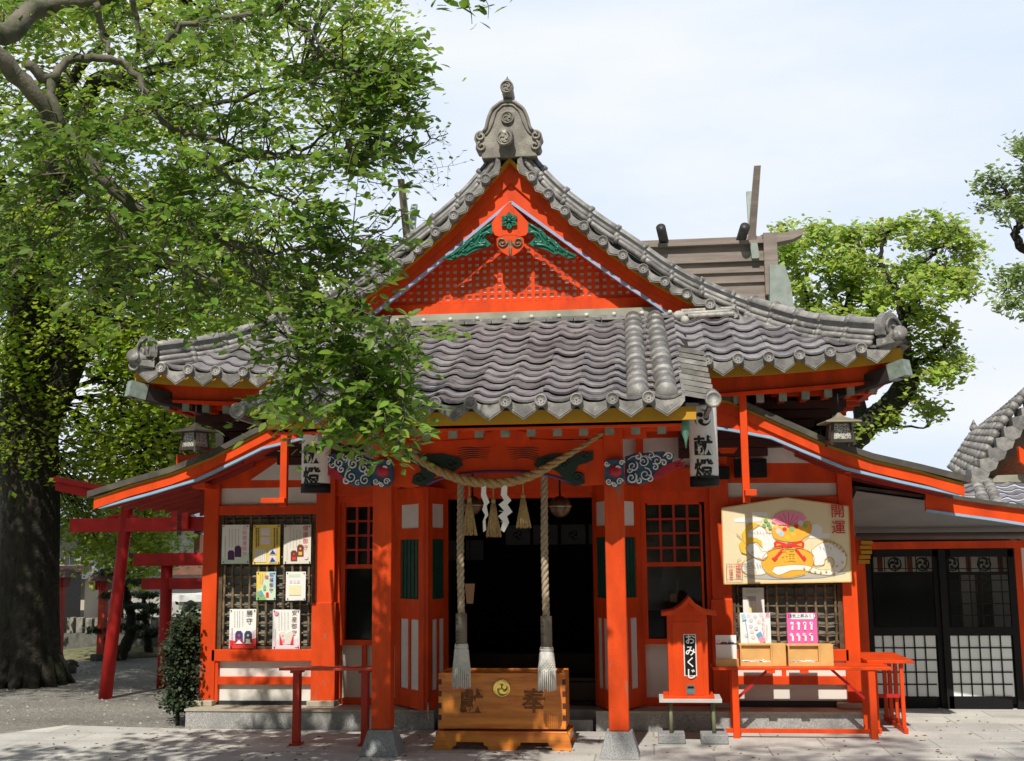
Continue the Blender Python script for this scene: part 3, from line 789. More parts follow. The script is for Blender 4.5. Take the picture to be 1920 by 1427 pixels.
# main eave
for sgn in (1, -1):
    yb = MB(); rb_ = MB(); sb = MB()
    n = 8; a0 = 1.45; a1 = 3.33
    for k in range(n):
        d0, d1 = lerp(a0, a1, k/n), lerp(a0, a1, (k+1)/n); x0, x1 = XC+sgn*d0, XC+sgn*d1; z0, z1 = zs(x0, YE), zs(x1, YE)
        yb.hexa([(x0,YE+.06,z0-.108),(x1,YE+.06,z1-.108),(x1,YE+.06,z1-.0),(x0,YE+.06,z0-.0)], [(x0,YE+.10,z0-.108),(x1,YE+.10,z1-.108),(x1,YE+.10,z1+.015),(x0,YE+.10,z0+.015)])
        e0, e1 = min(d0, 3.20), min(d1, 3.20); x0, x1 = XC+sgn*e0, XC+sgn*e1
        if e1-e0 > .01:
            rb_.hexa([(x0,YE+.22,z0-.25),(x1,YE+.22,z1-.25),(x1,YE+.22,z1+.03),(x0,YE+.22,z0+.03)], [(x0,YE+.27,z0-.25),(x1,YE+.27,z1-.25),(x1,YE+.27,z1+.03),(x0,YE+.27,z0+.03)])
    yb.build('eave_board', YEL, hall); rb_.build('fascia_board', RED, hall)
    # side eave boards running back
    x = XC+sgn*3.33; z = zs(x, YE)
    MB().box(x-.02, x+.02, YE+.08, YB, z-.13, z-.02).build('eave_board', YEL, hall)
    MB().box(x-sgn*.10-.03, x-sgn*.10+.03, YE+.15, YB, z-.26, z-.03).build('fascia_board', RED, hall)
    # sloping soffit: wide flare of boards under the corner
    s2 = MB()
    s2.add([(XC+sgn*1.45,YE+.14,zs(XC,YE)-.26),(XC+sgn*3.2,YE+.14,z-.26),(XC+sgn*2.6,YE+.9,z-.10),(XC+sgn*1.45,YE+.9,z-.10)], [(0,1,2,3)])
    s2.add([(XC+sgn*3.2,YE+.14,z-.26),(XC+sgn*3.22,YB,z-.26),(XC+sgn*2.6,YB,z-.10),(XC+sgn*2.6,YE+.9,z-.10)], [(0,1,2,3)])
    s2.build('soffit_board', mat('shaded_red_boards', (.42,.028,.012)), hall)  # same red with the eave shade in its colour
    for k in range(7):
        x = at(1384+k*43, 745, YE+.2).x if sgn > 0 else 2*XC-at(1384+k*43, 745, YE+.2).x
        zz = zs(x, YE)
        r_ = MB().box(x-.028, x+.028, YE+.29, YE+1.0, zz-.31, zz-.25); o = r_.build('rafter', RED, hall)
        MB().box(x-.033, x+.033, YE+.275, YE+.33, zz-.315, zz-.245).build('rafter_cap', CAP, o)
    for k in range(16):
        y = YE+.5+k*.4; x = XC+sgn*3.2; zz = z
        MB().box(x-sgn*.0, x-sgn*.9, y-.028, y+.028, zz-.33, zz-.262).build('rafter', RED, hall)
    # brackets stepping out under the corner (eave shade put into their near-black colour), and corner beam
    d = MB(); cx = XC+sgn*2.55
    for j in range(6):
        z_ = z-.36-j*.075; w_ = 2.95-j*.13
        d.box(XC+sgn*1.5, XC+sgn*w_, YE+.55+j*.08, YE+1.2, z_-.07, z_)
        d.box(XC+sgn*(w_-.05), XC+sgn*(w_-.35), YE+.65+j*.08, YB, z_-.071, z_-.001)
    d.build('bracket_courses', mat('shaded_bracket_wood', (.05,.012,.009), .7, .2, 6), hall)
    cb = MB(); cb.bar((XC+sgn*2.3, YE+1.05, z-.42), (XC+sgn*3.33, YE-.0, z-.20), .09, .12); cb.build('corner_beam', mat('dark_beam', (.03,.02,.018), .6), hall)
    cc = MB(); cc.bar((XC+sgn*3.25, YE+.08, z-.21), (XC+sgn*3.36, YE-.03, z-.18), .105, .14); cc.build('corner_beam_cap', CAP, hall)
    # rain downpipe frame beneath the side eave
    fr_ = MB()
    for j in range(5):
        xx = XC+sgn*(2.95-.12*j); yy = YE+1.3; zz = z-.38-.14*j
        fr_.box(xx-.012, xx+.012, yy-.012, yy+.012, zz-.26, zz); fr_.bar((xx, yy, zz-.12), (xx-sgn*.25, yy, zz-.22), .018)
        fr_.bar((xx+sgn*.1, yy, zz+.02), (xx-sgn*.25, yy, zz-.12), .02)
    fr_.build('gutter_bracket', mat('black_iron', (.02,.02,.02), .5), hall)
# ================================================================== hall: walls (front plane about Y=10.9)
YW = 10.9
def part(name, mt, fn, parent=None, bevel=0.):
    b = MB(); fn(b); return b.build(name, mt, parent or hall, bevel)
# plinth
def parts_each(name, mt, fn, parent=None, bevel=0.):
    b = MB(); fn(b); return b.build_each(name, mt, parent or hall, bevel)
parts_each('plinth', GREY, lambda b: (b.box(-4.25, -1.95, 10.65, 15.8, 0, .165), b.box(-1.95, -.50, 10.88, 15.8, 0, .165), b.box(-.50, 1.80, 10.65, 15.8, 0, .165)))
parts_each('plinth_slab', PADST, lambda b: (b.box(-4.26, -1.95, 10.64, 11.05, .166, .185), b.box(-.50, 1.81, 10.64, 11.05, .166, .185)))
part('entrance_step', GREY, lambda b: b.box(-1.92, -.53, 10.7, 10.9, 0, .10))
# post footing stones
for x0, x1 in ((366,402),(578,630),(1338,1380),(1570,1622)):
    part('footing_stone', PADST, lambda b: b.box(at(x0,1320,YW).x, at(x1,1320,YW).x, 10.83, 11.2, .185, .235), bevel=.008)
ZP = .235
def post(x0, x1, ytop, mt=RED, Y=YW, d=.17, z0=ZP, nm='post'):
    ym = (ytop+1300)/2
    return part(nm, mt, lambda b: b.box(at(x0,ym,Y).x, at(x1,ym,Y).x, Y, Y+d, z0, at(x0, ytop, Y).z), bevel=.006)
post(379,407,840); p2 = post(591,627,840); post(1333,1370,790); post(1578,1606,850)
part('post_sleeve', REDW, lambda b: b.px(583,1130,628,1318,YW-.02,.21), p2, .004)
part('post_sleeve', REDW, lambda b: b.px(1336,1124,1377,1318,YW-.02,.21), bevel=.004)
post(626,640,840, Y=11.0, d=.1); post(1318,1334,840, Y=11.0, d=.1)
# ---- left bay
part('upper_wall_panel', WHT, lambda b: b.px(403,905,598,952,YW+.07,.05))
part('window_head', RED, lambda b: b.px(400,947,596,965,YW+.01,.12), bevel=.004)
part('window_sill', RED, lambda b: b.px(396,1218,592,1240,YW+.0,.14), bevel=.004)
part('lower_rail', RED, lambda b: b.px(396,1269,590,1284,YW+.02,.1), bevel=.003)
part('lower_wall_panel', WHT, lambda b: b.px(398,1236,588,1318,YW+.06,.05))
part('short_post', RED, lambda b: b.px(397,1240,408,1316,YW+.015,.05))
part('floor_vent', mat('dark_vent', (.03,.035,.035), .6), lambda b: b.px(402,1314,588,1340,YW+.05,.05))
# ---- right bay
part('upper_wall_panel', WHT, lambda b: b.px(1362,890,1582,940,YW+.07,.05))
part('window_head', RED, lambda b: b.px(1366,932,1582,948,YW+.01,.12), bevel=.004)
part('window_sill', RED, lambda b: b.px(1370,1218,1592,1240,YW+.0,.14), bevel=.004)
part('lower_rail', RED, lambda b: b.px(1370,1268,1592,1284,YW+.02,.1), bevel=.003)
part('lower_wall_panel', WHT, lambda b: b.px(1375,1236,1590,1318,YW+.06,.05))
part('floor_vent', mat('dark_vent', (.03,.035,.035)), lambda b: b.px(1380,1314,1592,1340,YW+.05,.05))
part('small_mullion', RED, lambda b: b.px(1466,1238,1474,1270,YW+.03,.05))
def bamboo(x0, y0, x1, y1, nx, ny):
    Y = YW+.05
    part('lattice_backboard', BACK, lambda b: b.px(x0-4,y0-4,x1+4,y1+4,Y+.05,.02))
    b = MB()
    for i in range(nx):
        px = lerp(x0, x1, (i+.5)/nx); a = at(px, y0, Y); c = at(px, y1, Y); X = at(px, (y0+y1)/2, Y).x
        n = 9; path = [Vector((X+random.uniform(-.0035,.0035), Y-.004+(.009 if k % 2 else -.004), lerp(a.z, c.z, k/n))) for k in range(n+1)]
        b.tube(path, [random.uniform(.0115,.0150) for _ in path], 6)
        for k in range(2): z = lerp(a.z, c.z, random.random()); b.tube([(X, Y-.004, z-.004), (X, Y-.004, z+.004)], .0175, 6)
    for j in range(ny):
        py = lerp(y0, y1, (j+.5)/ny); z = at((x0+x1)/2, py, Y).z; a = at(x0, py, Y); c = at(x1, py, Y)
        n = 9; path = [Vector((lerp(a.x, c.x, k/n), Y+.014+(.006 if k % 2 else -.004), z+random.uniform(-.0035,.0035))) for k in range(n+1)]
        b.tube(path, [random.uniform(.0115,.0150) for _ in path], 6)
    b.build('bamboo_lattice', BAMB, hall)
    f = MB(); f.px(x0-5,y0-8,x0+4,y1+6,Y-.01,.06); f.px(x1-4,y0-8,x1+5,y1+6,Y-.01,.06); f.px(x0+4,y0-9,x1-4,y0+1,Y-.01,.06); f.px(x0+4,y1-2,x1-4,y1+6,Y-.008,.06)
    f.build('lattice_frame', mat('bark_frame', (.10,.065,.035), .85, .4, 20, .4, 60), hall)
bamboo(413,966,588,1214,11,14)
bamboo(1376,1094,1576,1214,11,7)
# ---- middle wall: windows with muntins either side of the door
GLS = bpy.data.materials.new('dark_glass'); GLS.use_nodes = True
_p = GLS.node_tree.nodes['Principled BSDF']; _p.inputs['Base Color'].default_value = (.01,.012,.012,1); _p.inputs['Roughness'].default_value = .06; _p.inputs['Alpha'].default_value = .55; _p.inputs['Specular IOR Level'].default_value = .35
def win(x0, x1, y0, ym, y1, cols, rows):
    Y = 11.03
    fr = MB(); fr.px(x0-2,y0-8,x0+7,y1+4,Y-.03,.08); fr.px(x1-7,y0-8,x1+2,y1+4,Y-.03,.08); fr.px(x0+7,y0-8,x1-7,y0+4,Y-.03,.08); fr.px(x0-2,y1+4,x1+2,y1+14,Y-.045,.1); fr.px(x0+7,ym-4,x1-7,ym+4,Y-.02,.05)
    f = fr.build('window', RED, hall)
    MB().px(x0+5,y0,x1-5,y1+6,Y+.03,.006).build('pane', GLS, f)
    g = MB()
    for i in range(1, cols): px = lerp(x0+7, x1-7, i/cols); g.px(px-2.2,y0+4,px+2.2,ym-4,Y-.004,.025)
    for j in range(1, rows): py = lerp(y0+4, ym-4, j/rows); g.px(x0+7,py-2,x1-7,py+2,Y-.002,.02)
    g.build('muntins', mat('shaded_red_boards', (.42,.028,.012)), f)  # bars take the shaded copy of the red
win(640,742,946,1062,1196,4,4); win(1206,1322,942,1058,1194,4,4)
for (x0, x1, w1) in ((640,744,(678,686)),(1206,1330,(0,0))):
    part('lower_wall_panel', WHT, lambda b: b.px(x0,1206,x1,1314,11.06,.05))
    part('lower_rail', RED, lambda b: b.px(x0,1309,x1,1338,11.0,.1), bevel=.004)
    if w1[0]: part('small_mullion', RED, lambda b: b.px(w1[0],1208,w1[1],1310,11.02,.05))
    part('window_head', RED, lambda b: b.px(x0-6,915,x1+4,942,10.98,.14))
part('jamb_post', RED, lambda b: b.px(741,905,752,1338,10.97,.14)); part('jamb_post', RED, lambda b: b.px(1197,905,1208,1338,10.97,.14))
# upper wall between beams
part('upper_wall', WHT, lambda b: b.px(625,800,1340,900,11.05,.06))
part('head_beam', RED, lambda b: b.px(600,882,1345,925,10.94,.16), bevel=.006)
part('door_head', RED, lambda b: b.px(752,920,1200,934,11.0,.12))
part('tie_beam', RED, lambda b: b.px(600,770,1345,826,11.0,.1), bevel=.006)
part('strut_post', RED, lambda b: b.px(1192,800,1206,885,10.97,.09)); part('strut_post', RED, lambda b: b.px(640,800,654,885,10.97,.09))
part('wing_wall', RED, lambda b: b.px(330,850,628,915,YW+.06,.05)); 
b = MB(); b.prism([(at(1334,910,YW).x, at(1334,905,YW).z), (at(1580,905,YW).x, at(1580,905,YW).z), (at(1580,865,YW).x, at(1580,865,YW).z), (at(1450,815,YW).x, at(1450,815,YW).z), (at(1366,780,YW).x, at(1366,775,YW).z), (at(1334,790,YW).x, at(1334,800,YW).z)], YW+.06, YW+.11); b.build('wing_wall', RED, hall)
part('plaster_spandrel', WHT, lambda b: b.ppx([(1370,800),(1392,790),(1500,850),(1520,868),(1380,868)], YW+.05, .01))
part('upper_wall_panel', WHT, lambda b: b.ppx([(470,900),(590,900),(590,835),(560,838)], YW+.05, .01))
part('wing_bracket', RED, lambda b: b.ppx([(1362,770),(1376,770),(1376,815),(1388,835),(1376,850),(1352,850),(1340,835),(1356,815)], YW-.06, .10))
part('meter_box', BLK, lambda b: (b.px(1378,860,1438,895,YW-.03,.08), b.px(1384,866,1432,889,YW-.04,.02)), bevel=.004)
part('wall_speaker', BLK, lambda b: b.px(1346,874,1368,898,YW-.10,.10), bevel=.006)
# side and back walls, ceiling, floor
parts_each('side_wall', WHT, lambda b: (b.box(-4.20,-4.12,YW+.18,15.6,.2,3.0), b.box(1.72,1.80,YW+.18,15.6,.2,3.0)))
parts_each('side_wall_post', RED, lambda b: [b.box(x, x+.16, y, y+.16, .2, 3.1) for x in (-4.26, 1.70) for y in (12.4, 14.0, 15.5)])
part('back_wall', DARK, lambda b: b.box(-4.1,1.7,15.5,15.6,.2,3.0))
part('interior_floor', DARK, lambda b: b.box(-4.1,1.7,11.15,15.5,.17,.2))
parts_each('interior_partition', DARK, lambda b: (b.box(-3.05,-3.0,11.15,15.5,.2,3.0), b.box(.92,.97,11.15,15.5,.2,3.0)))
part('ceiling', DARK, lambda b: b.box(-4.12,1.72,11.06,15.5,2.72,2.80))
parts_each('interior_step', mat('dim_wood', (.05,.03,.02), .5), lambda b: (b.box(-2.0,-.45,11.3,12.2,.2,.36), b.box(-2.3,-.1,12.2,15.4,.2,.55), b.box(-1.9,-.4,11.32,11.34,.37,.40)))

# ---- door leaves, folded open, hinged at the jambs
DW = .255
def leaf(p, q, flip):
    """p, q: plan points of the leaf ends"""
    p = Vector(p); q = Vector(q); d = (q-p).normalized(); L_ = (q-p).length; nrm = Vector((d.y, -d.x))*.018; z0, z1 = .20, 2.17
    def slab(b, s0, s1, za, zb, t=1.0):
        a = p+d*s0; c = p+d*s1; n_ = nrm*t
        b.hexa([(a.x-n_.x,a.y-n_.y,za),(c.x-n_.x,c.y-n_.y,za),(c.x+n_.x,c.y+n_.y,za),(a.x+n_.x,a.y+n_.y,za)], [(a.x-n_.x,a.y-n_.y,zb),(c.x-n_.x,c.y-n_.y,zb),(c.x+n_.x,c.y+n_.y,zb),(a.x+n_.x,a.y+n_.y,zb)])
    e = .075*L_/.25; e = min(e, .10); b = MB()
    slab(b, 0, e, z0, z1); slab(b, L_-e, L_, z0, z1)
    for za, zb in ((z0, z0+.16), (.98, 1.16), (1.70, 1.80), (2.02, z1)): slab(b, e, L_-e, za, zb)
    slab(b, (L_/2-.02), (L_/2+.02), z0+.16, .98)
    o = b.build('door_leaf', REDW, hall)
    w_ = MB(); slab(w_, e, L_-e, 1.80, 2.02, .3); slab(w_, e, L_-e, z0+.16, .98, .3); w_.build_each('white_panel', WHT, o)
    g = MB(); slab(g, e, L_-e, 1.16, 1.70, .3)
    for k in range(5): s_ = e+(L_-2*e)*(k+.5)/5; slab(g, s_-.010, s_+.010, 1.165, 1.695, .8)
    g.build('green_slats', DGRN, o)
def xy(px, py, Y): v = at(px, py, Y); return (v.x, v.y)
hA = xy(744,1330,10.95); hB = xy(797,1360,10.50)
leaf(hA, hB, 1); leaf(xy(799,1360,10.50), xy(838,1333,10.96), 1)
hC = xy(1206,1330,10.95); leaf(hC, xy(1156,1340,10.50), -1); leaf(xy(1153,1340,10.50), xy(1121,1333,10.96), -1)
part('door_bolt', mat('steel', (.4,.4,.38), .3, metal=.9), lambda b: b.tube([(hB[0]+.03,10.49,.12),(hB[0]+.03,10.49,.27)], .008, 8))

# ---- porch: pillars, stone bases, rainbow beam, carvings
YPL = 9.3
for (xa, xb, c) in ((697,733,715),(1136,1175,1156)):
    x = at(c, 1150, YPL).x; hw = .077
    b = MB()
    n = 6
    b.box(x-hw, x+hw, YPL, YPL+.155, .205, 2.62); pil = b.build('porch_pillar', REDW, hall, .010)
    s_ = MB(); x0, x1 = x-.155, x+.155; t0, t1 = x-.098, x+.098
    s_.hexa([(x0,YPL-.08,.012),(x1,YPL-.08,.012),(x1,YPL+.235,.012),(x0,YPL+.235,.012)], [(t0,YPL-.02,.205),(t1,YPL-.02,.205),(t1,YPL+.175,.205),(t0,YPL+.175,.205)])
    s_.build('stone_base', GRAN, pil, .006)
YB_ = YPL+.03
beam = MB(); 
bl_ = [(733,826),(733,912),(780,912),(800,905),(830,893),(880,884),(930,881),(990,882),(1035,890),(1070,903),(1092,910),(1136,908),(1136,822),(1080,826),(940,820),(800,828)]
beam.ppx(bl_, YB_, .10); rb_o = beam.build('rainbow_beam', RED, hall, .004)
b = MB()
arch = [(800,912),(830,899),(880,890),(930,887),(990,888),(1035,896),(1072,909)]
b.tube(pl([at(x, y-3, YB_-.004) for x, y in arch], 16), .012, 6); b.build('purple_trim', mat('purple_paint', (.10,.05,.16), .5), rb_o)
# dark-green cloud carving at beam ends and thin black scrollwork
for sgn, cx in ((-1, 0), (1, 0)):
    def m_(x): return x if sgn < 0 else 1869-x
    c_ = MB()
    blob = [(757,845),(790,852),(830,850),(862,858),(868,872),(850,885),(835,878),(820,888),(808,905),(790,912),(772,906),(775,892),(790,884),(785,872),(770,868),(757,862)]
    c_.ppx([(m_(x), y) for x, y in blob], YB_-.014, .012)
    for (x, y, r_) in ((786,896,.045),(812,872,.04),(845,868,.035),(775,855,.03)):
        v = at(m_(x), y, YB_-.02); spiral(c_, (v.x, v.z), r_, 1.4, sgn, YB_-.018, .010, n=18)
    c_.build('cloud_carving', mat('black_green_carving', (.010,.028,.020), .4, .2, 20, spec=.5), rb_o)
    l = MB()
    for k in range(6):
        y0 = 866-k*5; l.tube(pl([at(m_(x), y, YB_-.003) for x, y in [(858,y0),(876,y0-7+k),(896,y0-8+k*1.5),(912+k*2,y0-3)]], 6), [.0015,.0035,.004,.004,.003,.002,.001], 5)
    l.build('ink_scroll', mat('black_green_carving', (.010,.028,.020)), rb_o)
part('porch_beam', RED, lambda b: b.px(640,798,1212,826,YPL+.04,.12), bevel=.006)
part('porch_purlin', RED, lambda b: b.px(560,795,1290,812,YPL+.02,.16))
part('frog_leg_strut', RED, lambda b: b.ppx([(905,826),(912,812),(950,800),(988,812),(995,826)], YPL+.0, .05))
# tie beams from pillars back to the wall
for c in (715,1156):
    x = at(c, 880, YPL).x
    part('curved_tie_beam', RED, lambda b: b.box(x-.05, x+.05, YPL+.16, YW+.1, 2.16, 2.33))
# wave-and-fish carved nosings
WAVEW = mat('white_wave_paint', (.72,.72,.70), .5, .1, 20); WAVEB = mat('blue_wave_paint', (.03,.09,.16), .5, .3, 25); FISH = mat('crimson_fish_paint', (.42,.02,.04), .45, .2, 25)
def nosing(sgn, cx, cy):
    """carved waves and a fish beside a pillar top; sgn: outward direction in the photo"""
    Y = YPL+.02
    def q(dx, dy): return (cx+sgn*dx, cy+dy)
    b = MB(); b.ppx([q(0,-22),q(18,-28),q(48,-30),(cx+sgn*70,cy-32),q(92,-26),q(88,-12),q(70,-4),q(60,12),q(52,22),q(30,30),q(0,28)], Y, .06); base = b.build('wave_carving', WAVEB, hall, .004)
    w_ = MB()
    for (dx, dy, r_, tn) in ((12,18,.045,1.4),(38,12,.055,1.5),(14,-4,.045,1.4),(34,-12,.045,1.4),(60,-14,.040,1.3),(82,-22,.035,1.3),(56,-2,.03,1.2),(24,-22,.03,1.2),(46,20,.03,1.2),(8,4,.025,1.1),(72,-10,.028,1.2),(48,-24,.03,1.2),(25,24,.025,1.1)):
        v = at(*q(dx, dy), Y); spiral(w_, (v.x, v.z), r_, tn, -sgn, Y-.016-.004*random.random(), random.uniform(.005,.009), .5+dx*.03, n=16)
    for k in range(4):
        w_.tube(pl([at(*q(5+k*22, -16-k*2), Y-.008), at(*q(18+k*20, -23-k), Y-.012), at(*q(32+k*18, -13-k*2), Y-.008)], 6), .004, 5)
    w_.build('wave_crests', WAVEW, base)
    f = MB(); pts = [q(52,14),q(66,0),q(84,-10),q(100,-14),q(112,-8),q(104,-2),q(92,2),q(72,14),q(58,22)]
    f.ppx(pts, Y-.012, .05)
    for k in range(3): f.tube([at(*q(96, -10+k*4), Y-.014), at(*q(112+k, -20+k*8), Y-.014)], [.010,.004], 5)
    f.build('fish', FISH, base)
nosing(1, 1172, 878); nosing(-1, 697, 882)
def face_nose(cx):
    Y = YPL-.10; b = MB(); b.ppx([(cx-17,862),(cx+17,860),(cx+19,900),(cx+8,912),(cx-8,912),(cx-19,900)], Y, .10); base = b.build('wave_carving', WAVEB, hall, .006)
    f = MB(); v = at(cx+2, 884, Y); f.sphere((v.x, Y, v.z), .055, 12, 1, .6, .9); f.build('fish', FISH, base)
    w_ = MB()
    for dx, dy, r_ in ((-10,903,.028),(10,903,.028),(-14,870,.022),(14,868,.022),(0,908,.02),(6,878,.02)):
        v = at(cx+dx, dy, Y); spiral(w_, (v.x, v.z), r_, 1.4, 1 if dx > 0 else -1, Y-.02, .006, n=14)
    w_.build('wave_crests', WAVEW, base)
face_nose(1152); face_nose(716)

# ---- hanging battens with a foot (left and right of the porch)
for (x, yt, yb_, fx0, fx1, fy) in ((531,828,950,492,536,938),(1396,722,942,1398,1417,926)):
    Y = 10.15
    b = MB(); xm = at(x, (yt+yb_)/2, Y).x
    b.box(xm-.031, xm+.031, Y, Y+.06, at(x, yb_, Y).z, 2.98)
    o = b.build('hanging_batten', RED, hall, .004)
    f = MB(); z = at(x, fy, Y).z
    f.box(at(fx0, fy, Y).x, at(fx1, fy, Y).x, Y-.045, Y-.003, z-.025, z+.02) if x < 900 else f.box(xm-.02, xm+.075, Y-.13, Y-.003, z-.02, z+.03)
    f.build('batten_foot', RED, o, .003)

# ---- low wing roofs (red curved barge boards, dark sheet roofing)
def wing(sgn):
    Y = 10.25
    topR = [(.10,2.985),(.45,2.76),(.78,2.62),(1.12,2.50),(1.5,2.385),(1.9,2.29),(2.25,2.21)]   # offset from X=.55
    x0 = .33
    T = [(0,2.93),(.39,2.86),(.74,2.69),(1.2,2.465),(1.58,2.325),(1.97,2.225),(2.31,2.115)]
    Bt = [(0,2.66),(.39,2.60),(.74,2.525),(1.0,2.405),(1.35,2.25),(1.79,2.13),(2.27,2.012)]
    def X(d): return (x0+d) if sgn > 0 else (2*XC+.03-x0-d)
    b = MB(); b.prism([(X(d), z-.035) for d, z in T]+[(X(d), z) for d, z in Bt[::-1]], Y, Y+.05); bb = b.build('wing_barge_board', RED, hall)
    e = MB(); e.prism([(X(d), z-.035) for d, z in T]+[(X(d), z-.115) for d, z in T[::-1]], Y-.025, Y-.003); e.build('barge_face_board', RED, bb)
    y_ = MB(); y_.prism([(X(d), z-.01) for d, z in T]+[(X(d), z-.034) for d, z in T[::-1]], Y-.02, Y+.05); y_.build('edge_trim', YEL, bb)
    l = MB()
    for i in range(len(Bt)-1): l.bar((X(Bt[i][0]), Y+.01, Bt[i][1]), (X(Bt[i+1][0]), Y+.01, Bt[i+1][1]), .055, .022, (0,0,1))
    l.bar((X(Bt[-1][0]), Y+.01, Bt[-1][1]), (X(T[-1][0]), Y+.01, T[-1][1]-.05), .055, .016, (0,0,1))
    l.build('trim_strip', mat('sky_blue_trim', (.26,.42,.58), .5, .1, 8), bb)
    r_ = MB()
    for i in range(len(T)-1):
        (d0, z0), (d1, z1) = T[i], T[i+1]; d1e = d1+(.05 if i == len(T)-2 else 0)
        r_.hexa([(X(d0),Y-.06,z0-.009),(X(d1e),Y-.06,z1-.009),(X(d1e),Y-.06,z1+.045),(X(d0),Y-.06,z0+.045)], [(X(d0),15.2,z0-.009),(X(d1e),15.2,z1-.009),(X(d1e),15.2,z1+.045),(X(d0),15.2,z0+.045)])
    r_.build('wing_roof', mat('dark_sheet_roofing', (.07,.062,.05), .6, .2, 6, dirt=(.13,.12,.08), dscale=3, dth=(.5,.7)), hall)
    s_ = MB()
    for i in range(1, len(Bt)-1):
        (d0, z0), (d1, z1) = Bt[i], Bt[i+1]
        s_.hexa([(X(d0),Y+.055,z0+.05),(X(d1),Y+.055,z1+.05),(X(d1),Y+.055,z1+.07),(X(d0),Y+.055,z0+.07)], [(X(d0),15.1,z0+.05),(X(d1),15.1,z1+.05),(X(d1),15.1,z1+.07),(X(d0),15.1,z0+.07)])
    s_.build('wing_soffit', mat('shaded_red_boards', (.42,.028,.012)), hall)  # shade under the wing roof is in this red's colour
    rf = MB()
    for k in range(15):
        y = Y+.2+k*.32
        for i in range(3, len(Bt)-1):
            (d0, z0), (d1, z1) = Bt[i], Bt[i+1]; rf.hexa([(X(d0),y,z0+.0),(X(d1),y,z1+.0),(X(d1),y+.05,z1+.0),(X(d0),y+.05,z0+.0)], [(X(d0),y,z0+.048),(X(d1),y,z1+.048),(X(d1),y+.05,z1+.048),(X(d0),y+.05,z0+.048)])
    
    for k in range(15):
        q = MB(); n8 = len(rf.v)//15; q.v = rf.v[k*n8:(k+1)*n8]; f6 = len(rf.f)//15; q.f = [[i-k*n8 for i in f] for f in rf.f[k*f6:(k+1)*f6]]; q.m = [0]*f6; q.sm = [False]*f6; q.build('wing_rafter', mat('dark_red_rafters', (.26,.022,.012), .6, .15, 6), hall)
wing(1); wing(-1)
# beam end carrying the wing roof
part('beam_end', RED, lambda b: b.px(360,905,384,915,10.6,.3)); part('beam_end', RED, lambda b: b.px(1588,872,1604,885,10.6,.3))
# interior: cloth curtain with crests, seen dimly
cur = MB(); CY = 13.2
for k in range(5):
    x0 = at(948+k*52, 1010, CY).x; x1 = at(994+k*52, 1010, CY).x; cur.box(x0, x1, CY, CY+.01, at(960,1022,CY).z, at(960,985,CY).z)
for k in range(2):
    x0 = at(836+k*38, 1010, CY).x; x1 = at(868+k*38, 1010, CY).x; cur.box(x0, x1, CY, CY+.01, at(960,1050,CY).z, at(960,1012,CY).z)
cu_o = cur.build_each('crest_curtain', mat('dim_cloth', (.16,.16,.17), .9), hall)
for k in range(5):
    cm_ = MB(); v = at(971+k*52, 1003, CY); tomoe(cm_, (v.x, v.z), .06, CY-.004, .003); cm_.build('crest', INK, cu_o[k])
